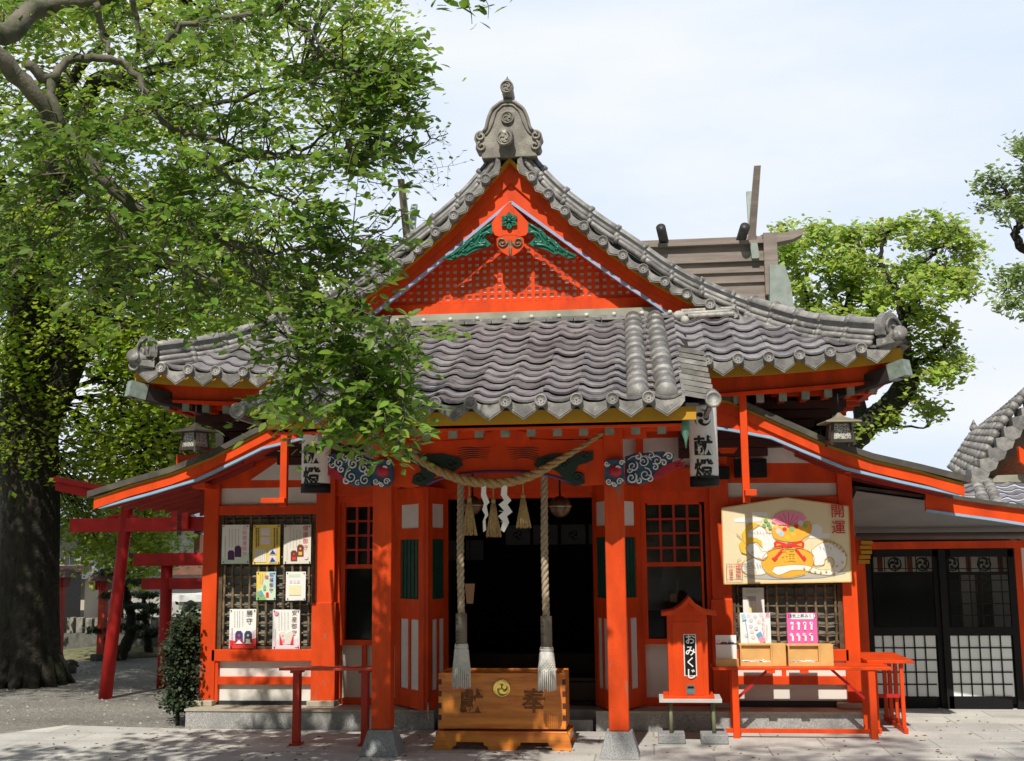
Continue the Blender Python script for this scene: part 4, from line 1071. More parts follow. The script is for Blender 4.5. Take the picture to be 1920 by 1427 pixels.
# a person standing inside behind the right window
def person(px, Y):
    v = at(px, 1150, Y); X = v.x; t = thing('person', 'person in a white top standing dimly inside behind the right window', 'person', (X, Y, .2))
    J = [(0,0,.95),(0,0,1.12),(0,-.01,1.30),(0,0,1.42),(0,-.01,1.50),(0,-.015,1.60),(0,-.01,1.69), (.09,0,.90),(.10,-.01,.50),(.10,.02,.09),(.10,-.10,.04), (-.09,0,.90),(-.10,.01,.50),(-.10,.03,.09),(-.10,-.09,.04),
         (.16,0,1.40),(.21,-.02,1.12),(.19,-.14,.92),(.18,-.20,.88), (-.16,0,1.40),(-.21,-.03,1.12),(-.16,-.18,.98),(-.13,-.24,.97)]
    E_ = [(0,1),(1,2),(2,3),(3,4),(4,5),(5,6),(0,7),(7,8),(8,9),(9,10),(0,11),(11,12),(12,13),(13,14),(3,15),(15,16),(16,17),(17,18),(3,19),(19,20),(20,21),(21,22)]
    rad = [.13,.12,.14,.09,.05,.085,.075,.085,.06,.04,.03,.085,.06,.04,.03,.055,.042,.032,.03,.055,.042,.032,.03]
    me = bpy.data.meshes.new('body'); me.from_pydata(J, E_, []); o = bpy.data.objects.new('body', me); COL.objects.link(o); o.parent = t
    me.materials.append(mat('skin', (.45,.27,.19), .5, .05, 5)); sk_ = o.modifiers.new('skin', 'SKIN'); o.modifiers.new('sub', 'SUBSURF').levels = 1
    for i, r_ in enumerate(rad): me.skin_vertices[0].data[i].radius = (r_, r_*.8)
    me.skin_vertices[0].data[0].use_root = True
    W0 = Vector((X, Y, .2))
    b = MB(); b.lathe(W0+Vector((0,0,.80)), [(.20,0),(.185,.2),(.175,.35),(.205,.5),(.17,.62),(.07,.68)], 14); b.v = [(x, Y+(y-Y)*.68, z) for x, y, z in b.v]
    for s_ in (1,-1): b.tube([W0+Vector((s_*.15,0,1.42)), W0+Vector((s_*.215,-.02,1.18)), W0+Vector((s_*.20,-.10,.98))], [.07,.075,.085], 10)
    b.build('white_top', mat('white_cotton', (.75,.75,.76), .9, .05, 5), t)
    b = MB(); b.lathe(W0+Vector((0,0,.10)), [(.19,0),(.17,.5),(.185,.72)], 12); b.v = [(x, Y+(y-Y)*.7, z) for x, y, z in b.v]; b.build('dark_skirt', mat('dark_cloth', (.03,.02,.05), .9), t)
    b = MB(); b.sphere(W0+Vector((0,.02,1.67)), .098, 14, .92, 1.05, 1.1); b.build('hair', mat('black_hair', (.01,.009,.008), .4), t)
    b = MB(); [b.sphere(W0+Vector((s_*.03,-.088,1.645)), .009, 6) for s_ in (1,-1)]; b.sphere(W0+Vector((0,-.10,1.615)), .012, 6, .8, 1, 1.2); b.build('face_features', mat('dark_face', (.10,.05,.04), .6), t)
person(1216, 11.9)
# dim interior lamps (lit)
LMP = bpy.data.materials.new('warm_lamp_glow'); LMP.use_nodes = True
_p = LMP.node_tree.nodes['Principled BSDF']; _p.inputs['Base Color'].default_value = (.08,.05,.03,1); _p.inputs['Emission Color'].default_value = (1,.55,.28,1); _p.inputs['Emission Strength'].default_value = .07
for i, (px, py, Y, lab) in enumerate(((881,1112,12.6,'dim brass lamp glowing inside the doorway beside the left bell rope'), (1262,1108,12.2,'dim lamp glowing behind the right window above the fortune box'))):
    v = at(px, py, Y); t = thing('interior_lamp', lab, 'lamp', v, 'lamps inside the hall')
    b = MB(); b.tube([v+Vector((0,0,-.11)), v+Vector((0,0,.10))], [.035,.055], 6); b.build('lamp_shade', LMP, t)
    b = MB(); b.lathe(v+Vector((0,0,.10)), [(.075,0),(.06,.03),(.01,.08)], 6); b.tube([v+Vector((0,0,.17)), v+Vector((0,0,.6))], .005, 5); b.build('lamp_cap', DARK, t)
    b = MB(); b.lathe(v+Vector((0,0,-.14)), [(.02,0),(.045,.03)], 6); b.build('lamp_base', DARK, t)
# ================================================================== offering box
def rope_mesh(path, r_, pitch, strands=3, n=None, seg=7, sr=.58):
    """twisted rope: strands wound round a path"""
    P_ = pl(path, n or 60); L_ = sum((P_[i+1]-P_[i]).length for i in range(len(P_)-1)); b = MB()
    ref = None; fr = []
    for i, p in enumerate(P_):
        d = (P_[min(i+1, len(P_)-1)]-P_[max(i-1, 0)]).normalized()
        if ref is None: ref = d.cross(Vector((0,1,0))).normalized()
        ref = (ref-d*ref.dot(d)).normalized(); fr.append((p, ref.copy(), d.cross(ref)))
    for s_ in range(strands):
        pts = []; rad = []
        for i, (p, u, v) in enumerate(fr):
            t = i/(len(fr)-1); a = 2*PI*(s_/strands+L_*t/pitch); rr = r_(t) if callable(r_) else r_
            pts.append(p+(u*math.cos(a)+v*math.sin(a))*rr*.5); rad.append(rr*sr)
        b.tube(pts, rad, seg)
    return b
v = gnd(815,1408); v2 = gnd(1075,1408); YB0 = 9.64; x0, x1 = at(822,1335,YB0).x, at(1061,1335,YB0).x; 
box = thing('offering_box', 'varnished wooden offering box with dovetailed corners and brass crest at the doorway', 'offering box', ((x0+x1)/2, YB0+.2, .012))
zt = at(940,1262,YB0).z; zb = at(940,1367,YB0).z; D_ = .42
b = MB(); b.box(x0, x1, YB0, YB0+.03, zb, zt); b.box(x0, x1, YB0+D_-.03, YB0+D_, zb, zt); b.box(x0, x0+.03, YB0+.03, YB0+D_-.03, zb, zt); b.box(x1-.03, x1, YB0+.03, YB0+D_-.03, zb, zt)
b.build('chest', WOOD, box, .004)
b = MB(); n_ = 4
DWD = mat('dark_end_grain', (.10,.022,.012), .5, .2, 20)
for s_ in (0, 1):
    for k in range(4):
        z0 = lerp(zt-.035, zb+.03, (k+.15)/4); z1 = lerp(zt-.035, zb+.03, (k+.6)/4)
        xx = (x0-.002, x0+.026) if not s_ else (x1-.026, x1+.002)
        b.box(xx[0], xx[1], YB0-.0025, YB0+.02, z1, z0)
b.build_each('dovetail', DWD, box)
b = MB(); 
for k in range(9): y = YB0+.05+k*.04; b.box(x0+.03, x1-.03, y-.008, y+.008, zt-.03, zt-.012)
b.build('slatted_top', WOOD, box)
b = MB(); ba = at(812,1385,YB0-.05).x; bb = at(1072,1385,YB0-.05).x; YF = YB0-.05
z1 = at(940,1372,YF).z; z2 = .012; zm = lerp(z2, z1, .42); h = (z1-z2)
def sx(t): return lerp(ba, bb, t)
pts = [(sx(0),z2),(sx(.135),z2),(sx(.15),z2+.03),(sx(.165),z2+.034),(sx(.17),zm),(sx(.365),zm),(sx(.37),z2+.034),(sx(.39),z2+.03),(sx(.405),z2),(sx(.60),z2),(sx(.615),z2+.03),(sx(.63),z2+.034),(sx(.635),zm),(sx(.83),zm),(sx(.835),z2+.034),(sx(.85),z2+.03),(sx(.865),z2),(sx(1),z2),(sx(.985),z1-.05),(sx(.975),z1-.02),(sx(.965),z1),(sx(.035),z1),(sx(.025),z1-.02),(sx(.015),z1-.05)]
b.prism(pts, YF, YF+.045); b.prism([(p[0], p[1]) for p in pts], YB0+D_+.01, YB0+D_+.05)
b.build('skirt_board', WOOD, box, .003)
for xs in (ba+.012, bb-.055):
    b = MB(); b.box(xs, xs+.04, YF+.046, YB0+D_+.009, zm, z1-.012); b.build('side_skirt', WOOD, box, .003)
    for yy in (YF+.046, YB0+D_-.07):
        b = MB(); b.box(xs, xs+.04, yy, yy+.08, z2, zm-.0005); b.build('foot_block', WOOD, box)
c = at(941,1290,YB0); cb = MB(); cb.lathe((c.x, YB0-.004, c.z), [(.072,.004),(.072,-.008),(.066,-.012),(.060,-.010),(0,-.010)], 28, 'y'); tomoe(cb, (c.x, c.z), .058, YB0-.016, .004, .4); cb.build('brass_crest', GOLD, box)
b = MB(); text_mb(b, '獻', at(884,1306,YB0).x, at(884,1312,YB0).z, .20, YB0-.0005, .001, bold=.004); b.build('lettering', mat('burnt_ink', (.22,.075,.018), .6, .3, 20), box); b = MB(); text_mb(b, '奉', at(1001,1306,YB0).x, at(1001,1312,YB0).z, .20, YB0-.0005, .001, bold=.004)
b.build('lettering', mat('burnt_ink', (.22,.075,.018), .6, .3, 20), box)

# ================================================================== bell ropes and bells
def bell_rope(px, ptop, y1, y2, y3, y4, label):
    Y = 9.42; X = at(px, 1150, Y).x
    z = [at(px, q, Y).z for q in (ptop, y1, y2, y3, y4)]
    t = thing('bell_rope', label, 'bell rope', (X, Y, z[4]), 'ropes for ringing the bells')
    rope_mesh([(X+.004, Y, z[0]+.25), (X-.006, Y, lerp(z[0], z[1], .5)), (X, Y, z[1]-.01)], .029, .16, 3, 90).build('rope', ROPE, t)
    b = MB(); b.lathe((X, Y, z[2]), [(.045,0),(.045,z[1]-z[2])], 6); b.build('wooden_sleeve', mat('grey_wood_sleeve', (.19,.16,.12), .7, .15, 10), t)
    b = MB(); text_mb(b, '奉納 家内安全', X-.030, z[1]-.045, .026, Y-.047, .0006, spacing=.95); b.build('lettering', INK, t)
    b = MB(); b.tube([(X, Y, z[2]+.002), (X, Y, z[2]-.012)], [.050,.054], 14); b.lathe((X, Y, z[2]-.03), [(.046,-.006),(.056,.004),(.056,.014),(.046,.022)], 16)
    b.lathe((X, Y, z[3]), [(.066,0),(.063,.10),(.058,z[2]-z[3]-.05),(.050,z[2]-z[3]-.03)], 16)
    # crossed netting cords
    for k in range(16):
        for s_ in (1, -1):
            pts = []
            for i in range(9):
                f = i/8; a = 2*PI*k/16+s_*f*2.0; r_ = lerp(.053, .068, f); pts.append((X+r_*math.cos(a), Y+r_*math.sin(a), lerp(z[2]-.045, z[3]+.03, f)))
            b.tube(pts, .0045, 4, False)
    b.build('netted_tassel', ROPEW, t)
    b = MB()
    for k in range(26):
        a = 2*PI*k/26; r_ = .066; b.tube([(X+r_*math.cos(a), Y+r_*math.sin(a), z[3]+.05), (X+r_*1.02*math.cos(a), Y+r_*1.02*math.sin(a), z[3]), (X+r_*1.05*math.cos(a), Y+r_*1.05*math.sin(a), z[4]+random.uniform(-.008,.012))], .0055, 4)
    b.build('fringe', ROPEW, t)
bell_rope(865, 905, 1150, 1207, 1262, 1289, 'left hemp bell rope with white netted tassel over the offering box')
bell_rope(1024, 905, 1155, 1213, 1266, 1294, 'right hemp bell rope with white netted tassel over the offering box')
def bell(px, py, r_, lab):
    Y = 9.62; v = at(px, py, Y); t = thing('shrine_bell', lab, 'bell', v-Vector((0,0,r_)), 'round bells hanging in the porch')
    b = MB(); b.sphere(v, r_, 20); b.build('bell_body', mat('dull_bronze', (.11,.07,.045), .35, .25, 8, metal=.6), t)
    b = MB(); pts = [(v.x+r_*1.01*math.cos(a), v.y+r_*1.01*math.sin(a), v.z+.002) for a in [2*PI*k/24 for k in range(25)]]; b.tube(pts, .008, 6, False)
    b.build('bell_rim', mat('bright_bronze', (.38,.29,.18), .35, .2, 8, metal=.7), t)
    b = MB(); b.tube([v+Vector((0,0,r_-.005)), (v.x, v.y, 2.45)], .009, 6); b.build('bell_hook', BLK, t)
bell(1050, 950, .088, 'dull bronze round bell hanging behind the right bell rope'); bell(886, 948, .080, 'dark round bell hanging behind the left straw tassel')

# ================================================================== sacred straw rope
Y = 9.20
P0 = [at(x, y, Y) for x, y in [(722,812),(770,850),(812,878),(860,897),(905,905),(950,904),(1000,890),(1050,862),(1100,832),(1130,812)]]
t = thing('shimenawa', 'twisted straw rope sagging between the porch pillars with tassels and paper streamers', 'straw rope', (at(940,905,Y).x, Y, at(940,905,Y).z), None)
rope_mesh(P0, lambda q: .016+.025*math.sin(PI*q)**1.3, .22, 3, 140, 8).build('straw_rope', STRAW, t)
fz = MB()
for i in range(260):
    q = random.choice(pl(P0, 60)); a = random.uniform(0, 2*PI); r_ = .03; s_ = q+Vector((0, math.cos(a)*r_, math.sin(a)*r_)); fz.tube([s_, s_+Vector((random.uniform(-.03,.03), random.uniform(-.01,.01), random.uniform(-.03,.02)))], .0012, 3, False)
fz.build('stray_straws', STRAW, t)
for px, yt, yb in ((880,905,1003),(925,908,1006),(981,900,989)):
    x = at(px, 950, Y).x; zt_, zb_ = at(px, yt, Y).z, at(px, yb, Y).z; zk = at(px, yt+26, Y).z
    b = MB(); b.tube([(x,Y,zt_+.03),(x,Y,zk)], .005, 5)
    b.lathe((x, Y, zb_), [(.030,.02),(.034,(zk-zb_)*.30),(.026,(zk-zb_)*.62),(.020,(zk-zb_)*.80),(.016,(zk-zb_)*.86),(.020,(zk-zb_)*.92),(.012,(zk-zb_)*1.0)], 14)
    for k in range(70):
        a = random.uniform(0, 2*PI); r_ = random.uniform(.012,.062) if k % 2 else .062*random.uniform(.8,1.02)
        b.tube([(x+.017*math.cos(a), Y+.017*math.sin(a), zk-(zk-zb_)*.15), (x+.028*math.cos(a), Y+.028*math.sin(a), zk-(zk-zb_)*.4), (x+r_*math.cos(a), Y+r_*.7*math.sin(a), zb_+random.uniform(-.008,.01))], .0032, 4)
    b.build('straw_tassel', STRAW, t)
for px, s_ in ((903,-1),(941,1)):
    b = MB(); pts = [(0,0),(10,0),(9,20),(17,30),(10,38),(19,52),(9,60),(13,72),(4,90),(-3,86),(2,70),(-7,60),(4,50),(-6,38),(4,30),(-2,20)] if s_ > 0 else [(0,0),(8,0),(8,18),(14,34),(9,40),(12,58),(7,66),(8,86),(3,90),(2,70),(6,58),(1,48),(4,36),(-1,22)]
    q = [at(px+x*1.05, 908+y, Y-.02) for x, y in pts]; b.prism([(v.x, v.z) for v in q], Y-.02, Y-.017)
    if s_ > 0: 
        for (a, c) in (((2,28),(16,31)), ((-5,50),(18,53)), ((-2,70),(13,73))): b.bar(at(px+a[0],908+a[1],Y-.022), at(px+c[0],908+c[1],Y-.022), .003, .004)
    b.build('paper_streamer', PAPER, t)

# ================================================================== white cylindrical paper lanterns
LPAP = mat('lantern_paper', (.86,.82,.76), .6, .04, 4, trans=.2)
import bmesh
def slice_x(b, xs):
    """cut a flat lettering mesh into narrow strips so it can bend round a drum"""
    bm = bmesh.new(); vv = [bm.verts.new(v) for v in b.v]
    for f in b.f:
        try: bm.faces.new([vv[i] for i in f])
        except ValueError: pass
    for x in xs: bmesh.ops.bisect_plane(bm, geom=bm.verts[:]+bm.edges[:]+bm.faces[:], plane_co=(x,0,0), plane_no=(1,0,0))
    bm.verts.index_update(); b.v = [tuple(v.co) for v in bm.verts]; b.f = [[v.index for v in f.verts] for f in bm.faces]; b.m = [0]*len(b.f); b.sm = [False]*len(b.f); bm.free()
def paper_lantern(px, y0, y1, y2, hw, label):
    Y = 9.35; xm = at(px, (y0+y2)/2, Y).x; z0, z1, z2 = [at(px, q, Y).z for q in (y0, y1, y2)]; r_ = (at(px+hw, y1, Y)-at(px-hw, y1, Y)).length/2
    t = thing('paper_lantern', label, 'lantern', (xm, Y, z2), 'white lettered lanterns on the porch')
    b = MB(); prof = []; n = 22
    for k in range(n+1): f = k/n; prof.append((r_*(1-.012*(k % 2))*(1.0 if .02 < f < .98 else .97), lerp(0, z0-z1, f)))
    b.lathe((xm, Y, z1), prof, 32); b.build('lantern_body', LPAP, t)
    b = MB(); b.lathe((xm, Y, z2), [(r_*1.03,0),(r_*1.03,z1-z2)], 32); b.build('bottom_ring', BLK, t)
    b = MB(); b.lathe((xm, Y, z0), [(r_*1.0,0),(r_*1.0,.05)], 32); b.tube([(xm, Y, z0+.05), (xm, Y, z0+.22)], .008, 6); b.build('top_ring', BLK, t)
    # lettering wrapped on the drum
    b = MB(); text_mb(b, '献燈', 0, 0, .158, 0, .001, spacing=.90, bold=.004)
    zc = z1+.245
    slice_x(b, [-.09+k*.009 for k in range(21)])
    vs = [(xm+(r_+.002+(-v[1]))*math.sin(v[0]/r_-.05), Y-(r_+.002+(-v[1]))*math.cos(v[0]/r_-.05), zc+v[2]) for v in b.v]; b.v = vs
    c = MB(); tomoe(c, (0, z1+.452), .070, 0, .001); slice_x(c, [-.09+k*.009 for k in range(21)]); c.v = [(xm+(r_+.0025+(-v[1]))*math.sin(v[0]/r_-.05), Y-(r_+.0025+(-v[1]))*math.cos(v[0]/r_-.05), v[2]) for v in c.v]
    base = len(b.v); b.v += c.v; b.f += [[i+base for i in f] for f in c.f]; b.m += c.m; b.sm += c.sm
    b.build('lettering', INK, t)
paper_lantern(1319, 762, 894, 912, 27, 'white cylinder lantern with black lettering right of the porch by the hanging batten')
paper_lantern(593, 776, 908, 924, 26.5, 'white cylinder lantern with black lettering left of the porch, half behind leaves')

# ================================================================== hanging metal lanterns at the eave corners
def fret_mat():
    M = bpy.data.materials.new('fretted_metal_panel'); M.use_nodes = True; t = M.node_tree; L = t.links.new; p = t.nodes['Principled BSDF']
    a = t.nodes.new('ShaderNodeTexCoord'); v = t.nodes.new('ShaderNodeTexVoronoi'); v.feature = 'DISTANCE_TO_EDGE'; v.inputs['Scale'].default_value = 55; L(a.outputs['Object'], v.inputs[0])
    r_ = t.nodes.new('ShaderNodeValToRGB'); r_.color_ramp.elements[0].position = .10; r_.color_ramp.elements[1].position = .16; r_.color_ramp.elements[0].color = (.50,.47,.42,1); r_.color_ramp.elements[1].color = (.08,.08,.075,1); L(v.outputs[0], r_.inputs[0]); L(r_.outputs[0], p.inputs['Base Color']); p.inputs['Roughness'].default_value = .5
    return M
FRET = fret_mat()
def metal_lantern(px, ytop, y0, y1, y2, label, roofc, rot):
    Y = 10.0; v = at(px, (y0+y1)/2, Y); x = v.x; za, zb_, zc = at(px, y0, Y).z, at(px, y1, Y).z, at(px, y2, Y).z; zt_ = at(px, ytop, Y).z
    t = thing('hanging_lantern', label, 'lantern', (x, Y, zc), 'metal lanterns at the eave corners')
    def ring(w_, z, a0): return [(x+w_*math.cos(a0+k*PI/2), Y+w_*math.sin(a0+k*PI/2), z) for k in range(4)]
    b = MB(); b.hexa(ring(.115, zb_, rot), ring(.095, za, rot)); b.build('fretted_body', FRET, t)
    f = MB(); lo = ring(.128, zb_, rot); hi = ring(.104, za, rot)
    for k in range(4):
        f.bar(Vector(lo[k])+Vector((0,0,-.035)), hi[k], .018); f.bar(lo[k], lo[(k+1) % 4], .022, .028); f.bar(hi[k], hi[(k+1) % 4], .016)
    f.build('frame', mat('dark_bronze', (.07,.06,.045), .5, .2, 10, metal=.4), t)
    r_ = MB(); h = zt_-za
    n = 4; rings = [(.21,0),(.205,.012),(.12,h*.35),(.05,h*.62),(.012,h)]
    vs = []; 
    for (w_, z) in rings: vs += ring(w_, za+z, rot)
    fs = [(i*4+k, i*4+(k+1) % 4, (i+1)*4+(k+1) % 4, (i+1)*4+k) for i in range(len(rings)-1) for k in range(4)]+[(3,2,1,0)]
    r_.add(vs, fs); r_.build('lantern_roof', mat('lantern_roof_'+('pale' if px > 900 else 'dark')+'_bronze', roofc, .5, .2, 8), t)
    h_ = MB(); h_.tube([(x, Y, zt_-.01), (x, Y, zt_+.16)], .006, 5); h_.build('hook', BLK, t)
metal_lantern(1574, 774, 794, 828, 836, 'bronze lantern with fretted sides and pale roof hanging under the right eave corner', (.22,.19,.13), PI/4+.12)
metal_lantern(366, 793, 811, 842, 852, 'dark fretted lantern hanging under the left eave corner above the torii', (.055,.05,.04), .35)

# ================================================================== flat paper goods helper
def sheet_sign(name, label, cat, x0, y0, x1, y1, Y, base, items, group=None, tilt=0, depth=.004, extra=None):
    """a flat printed board; items: (kind, args, material) drawn in photo pixels on its face"""
    b = MB(); b.px(x0, y0, x1, y1, Y, depth); mats = [base]; k = 1; yl = Y
    def mi(mm):
        if mm not in mats: mats.append(mm)
        return mats.index(mm)
    for it in items:
        kd, a, mm = it; b.cur = mi(mm); k += 1; y_ = Y-.0007*k if k < 12 else Y-.0007*12-.0001*k
        if kd == 'poly': b.prism([(at(x, y, y_).x, at(x, y, y_).z) for x, y in a], y_, Y+.0005)
        elif kd == 'rect': b.ppx([(a[0],a[1]),(a[2],a[1]),(a[2],a[3]),(a[0],a[3])], y_, Y+.0005-y_)
        elif kd == 'disc':
            c = at(a[0], a[1], y_); r_ = a[2]*y_/F; b.prism([(c.x+r_*math.cos(q*PI/7), c.z+r_*math.sin(q*PI/7)) for q in range(14)], y_, Y+.0005)
        elif kd == 'text':   # (string, px, py, size in photo px, [vertical])
            c = at(a[1], a[2], y_); text_mb(b, a[0], c.x, c.z, a[3]*Y/F*1.0, y_, .0004, spacing=.88, bold=a[5] if len(a) > 5 else .0, vertical=a[4] if len(a) > 4 else True)
        elif kd == 'cols':   # columns of small print: x list, y0, y1
            for x in a[0]:
                y = a[1]
                while y < a[2]:
                    h = random.uniform(1.6, 3.4); b.ppx([(x-.55,y),(x+.55,y),(x+.55,y+h),(x-.55,y+h)], y_, Y+.0005-y_); y += h+random.uniform(.8,1.6)
        elif kd == 'line':
            pts, wd = a; q = pl([at(x, y, y_) for x, y in pts], max(6, len(pts)*5)); w_ = wd*y_/F/2
            L_ = []; R_ = []
            for i, p in enumerate(q):
                d = (q[min(i+1, len(q)-1)]-q[max(i-1, 0)]); d.y = 0; d.normalize(); nn = Vector((-d.z, 0, d.x)); ww = w_
                L_.append(p+nn*ww); R_.append(p-nn*ww)
            nq = len(q); b.add([(p.x, y_, p.z) for p in L_]+[(p.x, y_, p.z) for p in R_], [(i, i+1, nq+i+1, nq+i) for i in range(nq-1)])
    o = b.build(name, mats); tag(o, label, cat, group); recenter(o)
    return o
PINKP = flat_mat('pink_print', (.80,.28,.42)); MAG = flat_mat('magenta_print', (.78,.12,.38)); YELP = flat_mat('yellow_print', (.80,.58,.12)); GRNP = flat_mat('green_print', (.25,.45,.15)); BLUP = flat_mat('blue_print', (.15,.35,.60)); PURP = flat_mat('purple_print', (.08,.03,.10)); BRNP = flat_mat('brown_print', (.15,.04,.03)); REDP = flat_mat('red_print', (.72,.04,.03)); CRM = flat_mat('cream_print', (.72,.68,.58)); SKYP = flat_mat('light_blue_print', (.42,.60,.72)); LPNK = flat_mat('light_pink_print', (.80,.62,.66)); GRYP = flat_mat('grey_print', (.45,.44,.42)); DBLU = flat_mat('navy_print', (.03,.05,.15)); LGRN = flat_mat('pale_green_print', (.62,.74,.58)); LYEL = flat_mat('pale_yellow_print', (.80,.74,.45)); LAV = flat_mat('lavender_print', (.62,.60,.72)); ORN = flat_mat('orange_print', (.85,.42,.04)); GLD = flat_mat('gold_print', (.80,.50,.05)); WH2 = flat_mat('bright_white_print', (.80,.80,.78))
G1 = 'amulet notices on the left lattice'; YQ = 10.915
def corners(x0, y0, x1, y1): return [('disc', (x, y, 1.1), INK) for x, y in ((x0+3,y0+3),(x1-3,y0+3),(x0+3,y1-3),(x1-3,y1-3))]
def omamori(cx, cy, w_, h, m1, m2=None):
    r = [('poly', [(cx-w_/2,cy+h/2),(cx-w_/2,cy-h*.3),(cx-w_*.25,cy-h/2),(cx+w_*.25,cy-h/2),(cx+w_/2,cy-h*.3),(cx+w_/2,cy+h/2)], m1)]
    if m2: r += [('rect', (cx-w_*.28,cy+h*.12,cx+w_*.28,cy+h*.4), m2), ('disc', (cx, cy-h*.15, w_*.16), m2)]
    return r
sheet_sign('amulet_poster', 'white notice with purple amulets, top left of the left lattice', 'poster', 416,984,467,1057,YQ, PAPER, [('poly',[(416,1057),(467,1057),(467,1035),(440,1050),(416,1045)],LGRN),('text',('厄除開運御守',459,989,9),PINKP),('cols',([430,435,441,447],992,1024),GRYP),('cols',([422],1006,1046),GRYP)]+omamori(433,1041,12,18,PURP)+omamori(446,1034,12,21,PURP)+corners(416,984,467,1057), G1)
sheet_sign('amulet_poster', 'yellow notice with small photographs, top middle of the left lattice', 'poster', 474,984,525,1058,YQ, YELP, [('rect',(489,990,507,1004),CRM),('rect',(491,992,505,1002),LPNK),('rect',(489,1007,507,1021),CRM),('rect',(491,1009,505,1019),LPNK),('rect',(477,1030,499,1054),CRM),('cols',([480,484,488,492,496],1032,1052),GRYP),('rect',(504,1029,519,1040),LAV),('rect',(504,1043,519,1055),LAV),('poly',[(506,1039),(511,1031),(517,1039)],DBLU),('poly',[(506,1054),(510,1045),(517,1053)],DBLU),('cols',([480,484,514,519],990,1024),INK)]+corners(474,984,525,1058), G1)
sheet_sign('amulet_poster', 'white notice with brown amulets and red heading, top right of the left lattice', 'poster', 532,984,583,1057,YQ, CRM, [('text',('健康御守',573,990,11),REDINK),('cols',([544,550,556,562],994,1026),GRYP),('cols',([538],1020,1050),GRYP)]+omamori(551,1042,12,20,BRNP,REDP)+omamori(563,1032,12,22,BRNP,ORN)+[('disc',(574,1045,4),LPNK),('disc',(540,989,3.5),LPNK)]+corners(532,984,583,1057), G1)
sheet_sign('amulet_poster', 'small green and blue notice in the middle row of the left lattice', 'poster', 481,1072,517,1125,YQ, LGRN, [('poly',[(481,1072),(500,1072),(490,1100),(481,1110)],YELP),('poly',[(517,1072),(517,1105),(508,1095),(504,1072)],SKYP),('poly',[(481,1125),(500,1125),(490,1106),(481,1110)],GRNP),('text',('招福御守',509,1078,8.5),BRNP),('text',('健',500,1082,8),REDINK),('cols',([488,492],1077,1095),GRYP)]+omamori(496,1102,5,10,GRNP)+omamori(489,1113,5,9,BLUP)+omamori(501,1115,5,9,REDP)+corners(481,1072,517,1125), G1)
sheet_sign('amulet_poster', 'small pale notice with faint yellow print in the middle row of the left lattice', 'poster', 536,1072,573,1126,YQ, PAPER, [('rect',(541,1076,563,1082),LGRN),('rect',(543,1088,548,1094),LAV),('rect',(550,1088,555,1094),LPNK),('rect',(557,1088,562,1094),LAV),('rect',(542,1097,564,1116),LYEL)]+corners(536,1072,573,1126), G1)
sheet_sign('amulet_poster', 'white to red notice with two black amulets, bottom left of the left lattice', 'poster', 430,1142,480,1216,YQ, PAPER, [('poly',[(430,1216),(480,1216),(480,1180),(455,1190),(430,1186)],LPNK),('poly',[(430,1216),(480,1216),(480,1196),(455,1204),(430,1200)],REDP),('text',('勝守',468,1150,13),INK),('cols',([440,445,449,455],1146,1176),GRYP),('cols',([435],1178,1208),INK)]+omamori(448,1195,14,24,DBLU,REDP)+omamori(465,1195,14,24,DBLU,GLD)+[('poly',[(441,1207),(455,1207),(448,1200)],WH2),('poly',[(458,1207),(472,1207),(465,1200)],WH2)]+corners(430,1142,480,1216), G1)
sheet_sign('amulet_poster', 'pale pink notice with two white amulets, bottom right of the left lattice', 'poster', 511,1143,562,1217,YQ, PAPER, [('poly',[(511,1217),(562,1217),(562,1195),(530,1208),(511,1190)],LPNK),('text',('安産御守',552,1149,11),BRNP),('cols',([523,528,534,540],1148,1180),GRYP),('cols',([516],1180,1210),GRYP)]+omamori(530,1196,13,24,CRM,PINKP)+omamori(544,1196,13,24,CRM,LPNK)+[('poly',[(524,1208),(530,1208),(524,1188)],REDP),('poly',[(550,1208),(544,1208),(550,1188)],REDP),('disc',(518,1150,4),PINKP),('disc',(555,1210,4),LPNK)]+corners(511,1143,562,1217), G1)
sheet_sign('notice_paper', 'tall white notice with faded print on the right lattice under the picture board', 'notice', 1393,1102,1433,1160,YQ, PAPER, [('rect',(1398,1107,1422,1112),LGRN),('rect',(1401,1118,1417,1127),GRYP),('rect',(1403,1136,1420,1150),LYEL),('cols',([1404,1410,1416],1128,1134),GRYP)])

# ================================================================== big votive picture board
YM = 10.80
def P2(x, y): return (1340+x/2.9737, 920+y/2.9729)   # crop coordinates to photo pixels
def pp(*a): return [P2(*p) for p in a]
VB = mat('pale_yellow_board', (.76,.66,.42), .6, .05, 3)
OUTL = flat_mat('golden_outline', (.55,.36,.06))
items = []
items += [('poly', pp((205,120),(290,118),(296,140),(215,142)), WH2), ('poly', pp((105,160),(150,150),(265,152),(262,172),(110,178)), WH2), ('poly', pp((520,240),(640,236),(640,262),(525,264)), WH2)]
items += [('disc', (*P2(565,220), 11.5), WH2)]
items += [('poly', pp((165,475),(260,455),(500,470),(700,440),(730,460),(600,485),(360,495),(200,490)), GRYP)]
# dragon body left (behind the bag), head, tail
body = pp((175,310),(160,280),(165,235),(190,205),(230,195),(270,205),(300,240),(325,240),(345,300),(300,340),(262,350),(290,400),(285,460),(250,470),(180,465),(150,440),(160,400),(190,385),(215,372),(190,350))
items += [('poly', body, WH2), ('line', (body+[body[0]], 1.3), OUTL)]
tail = [(550,380),(560,330),(590,300),(640,290),(690,305),(725,345),(730,390),(700,440),(640,465),(590,460),(540,440),(500,420),(440,425),(400,440),(350,470)]
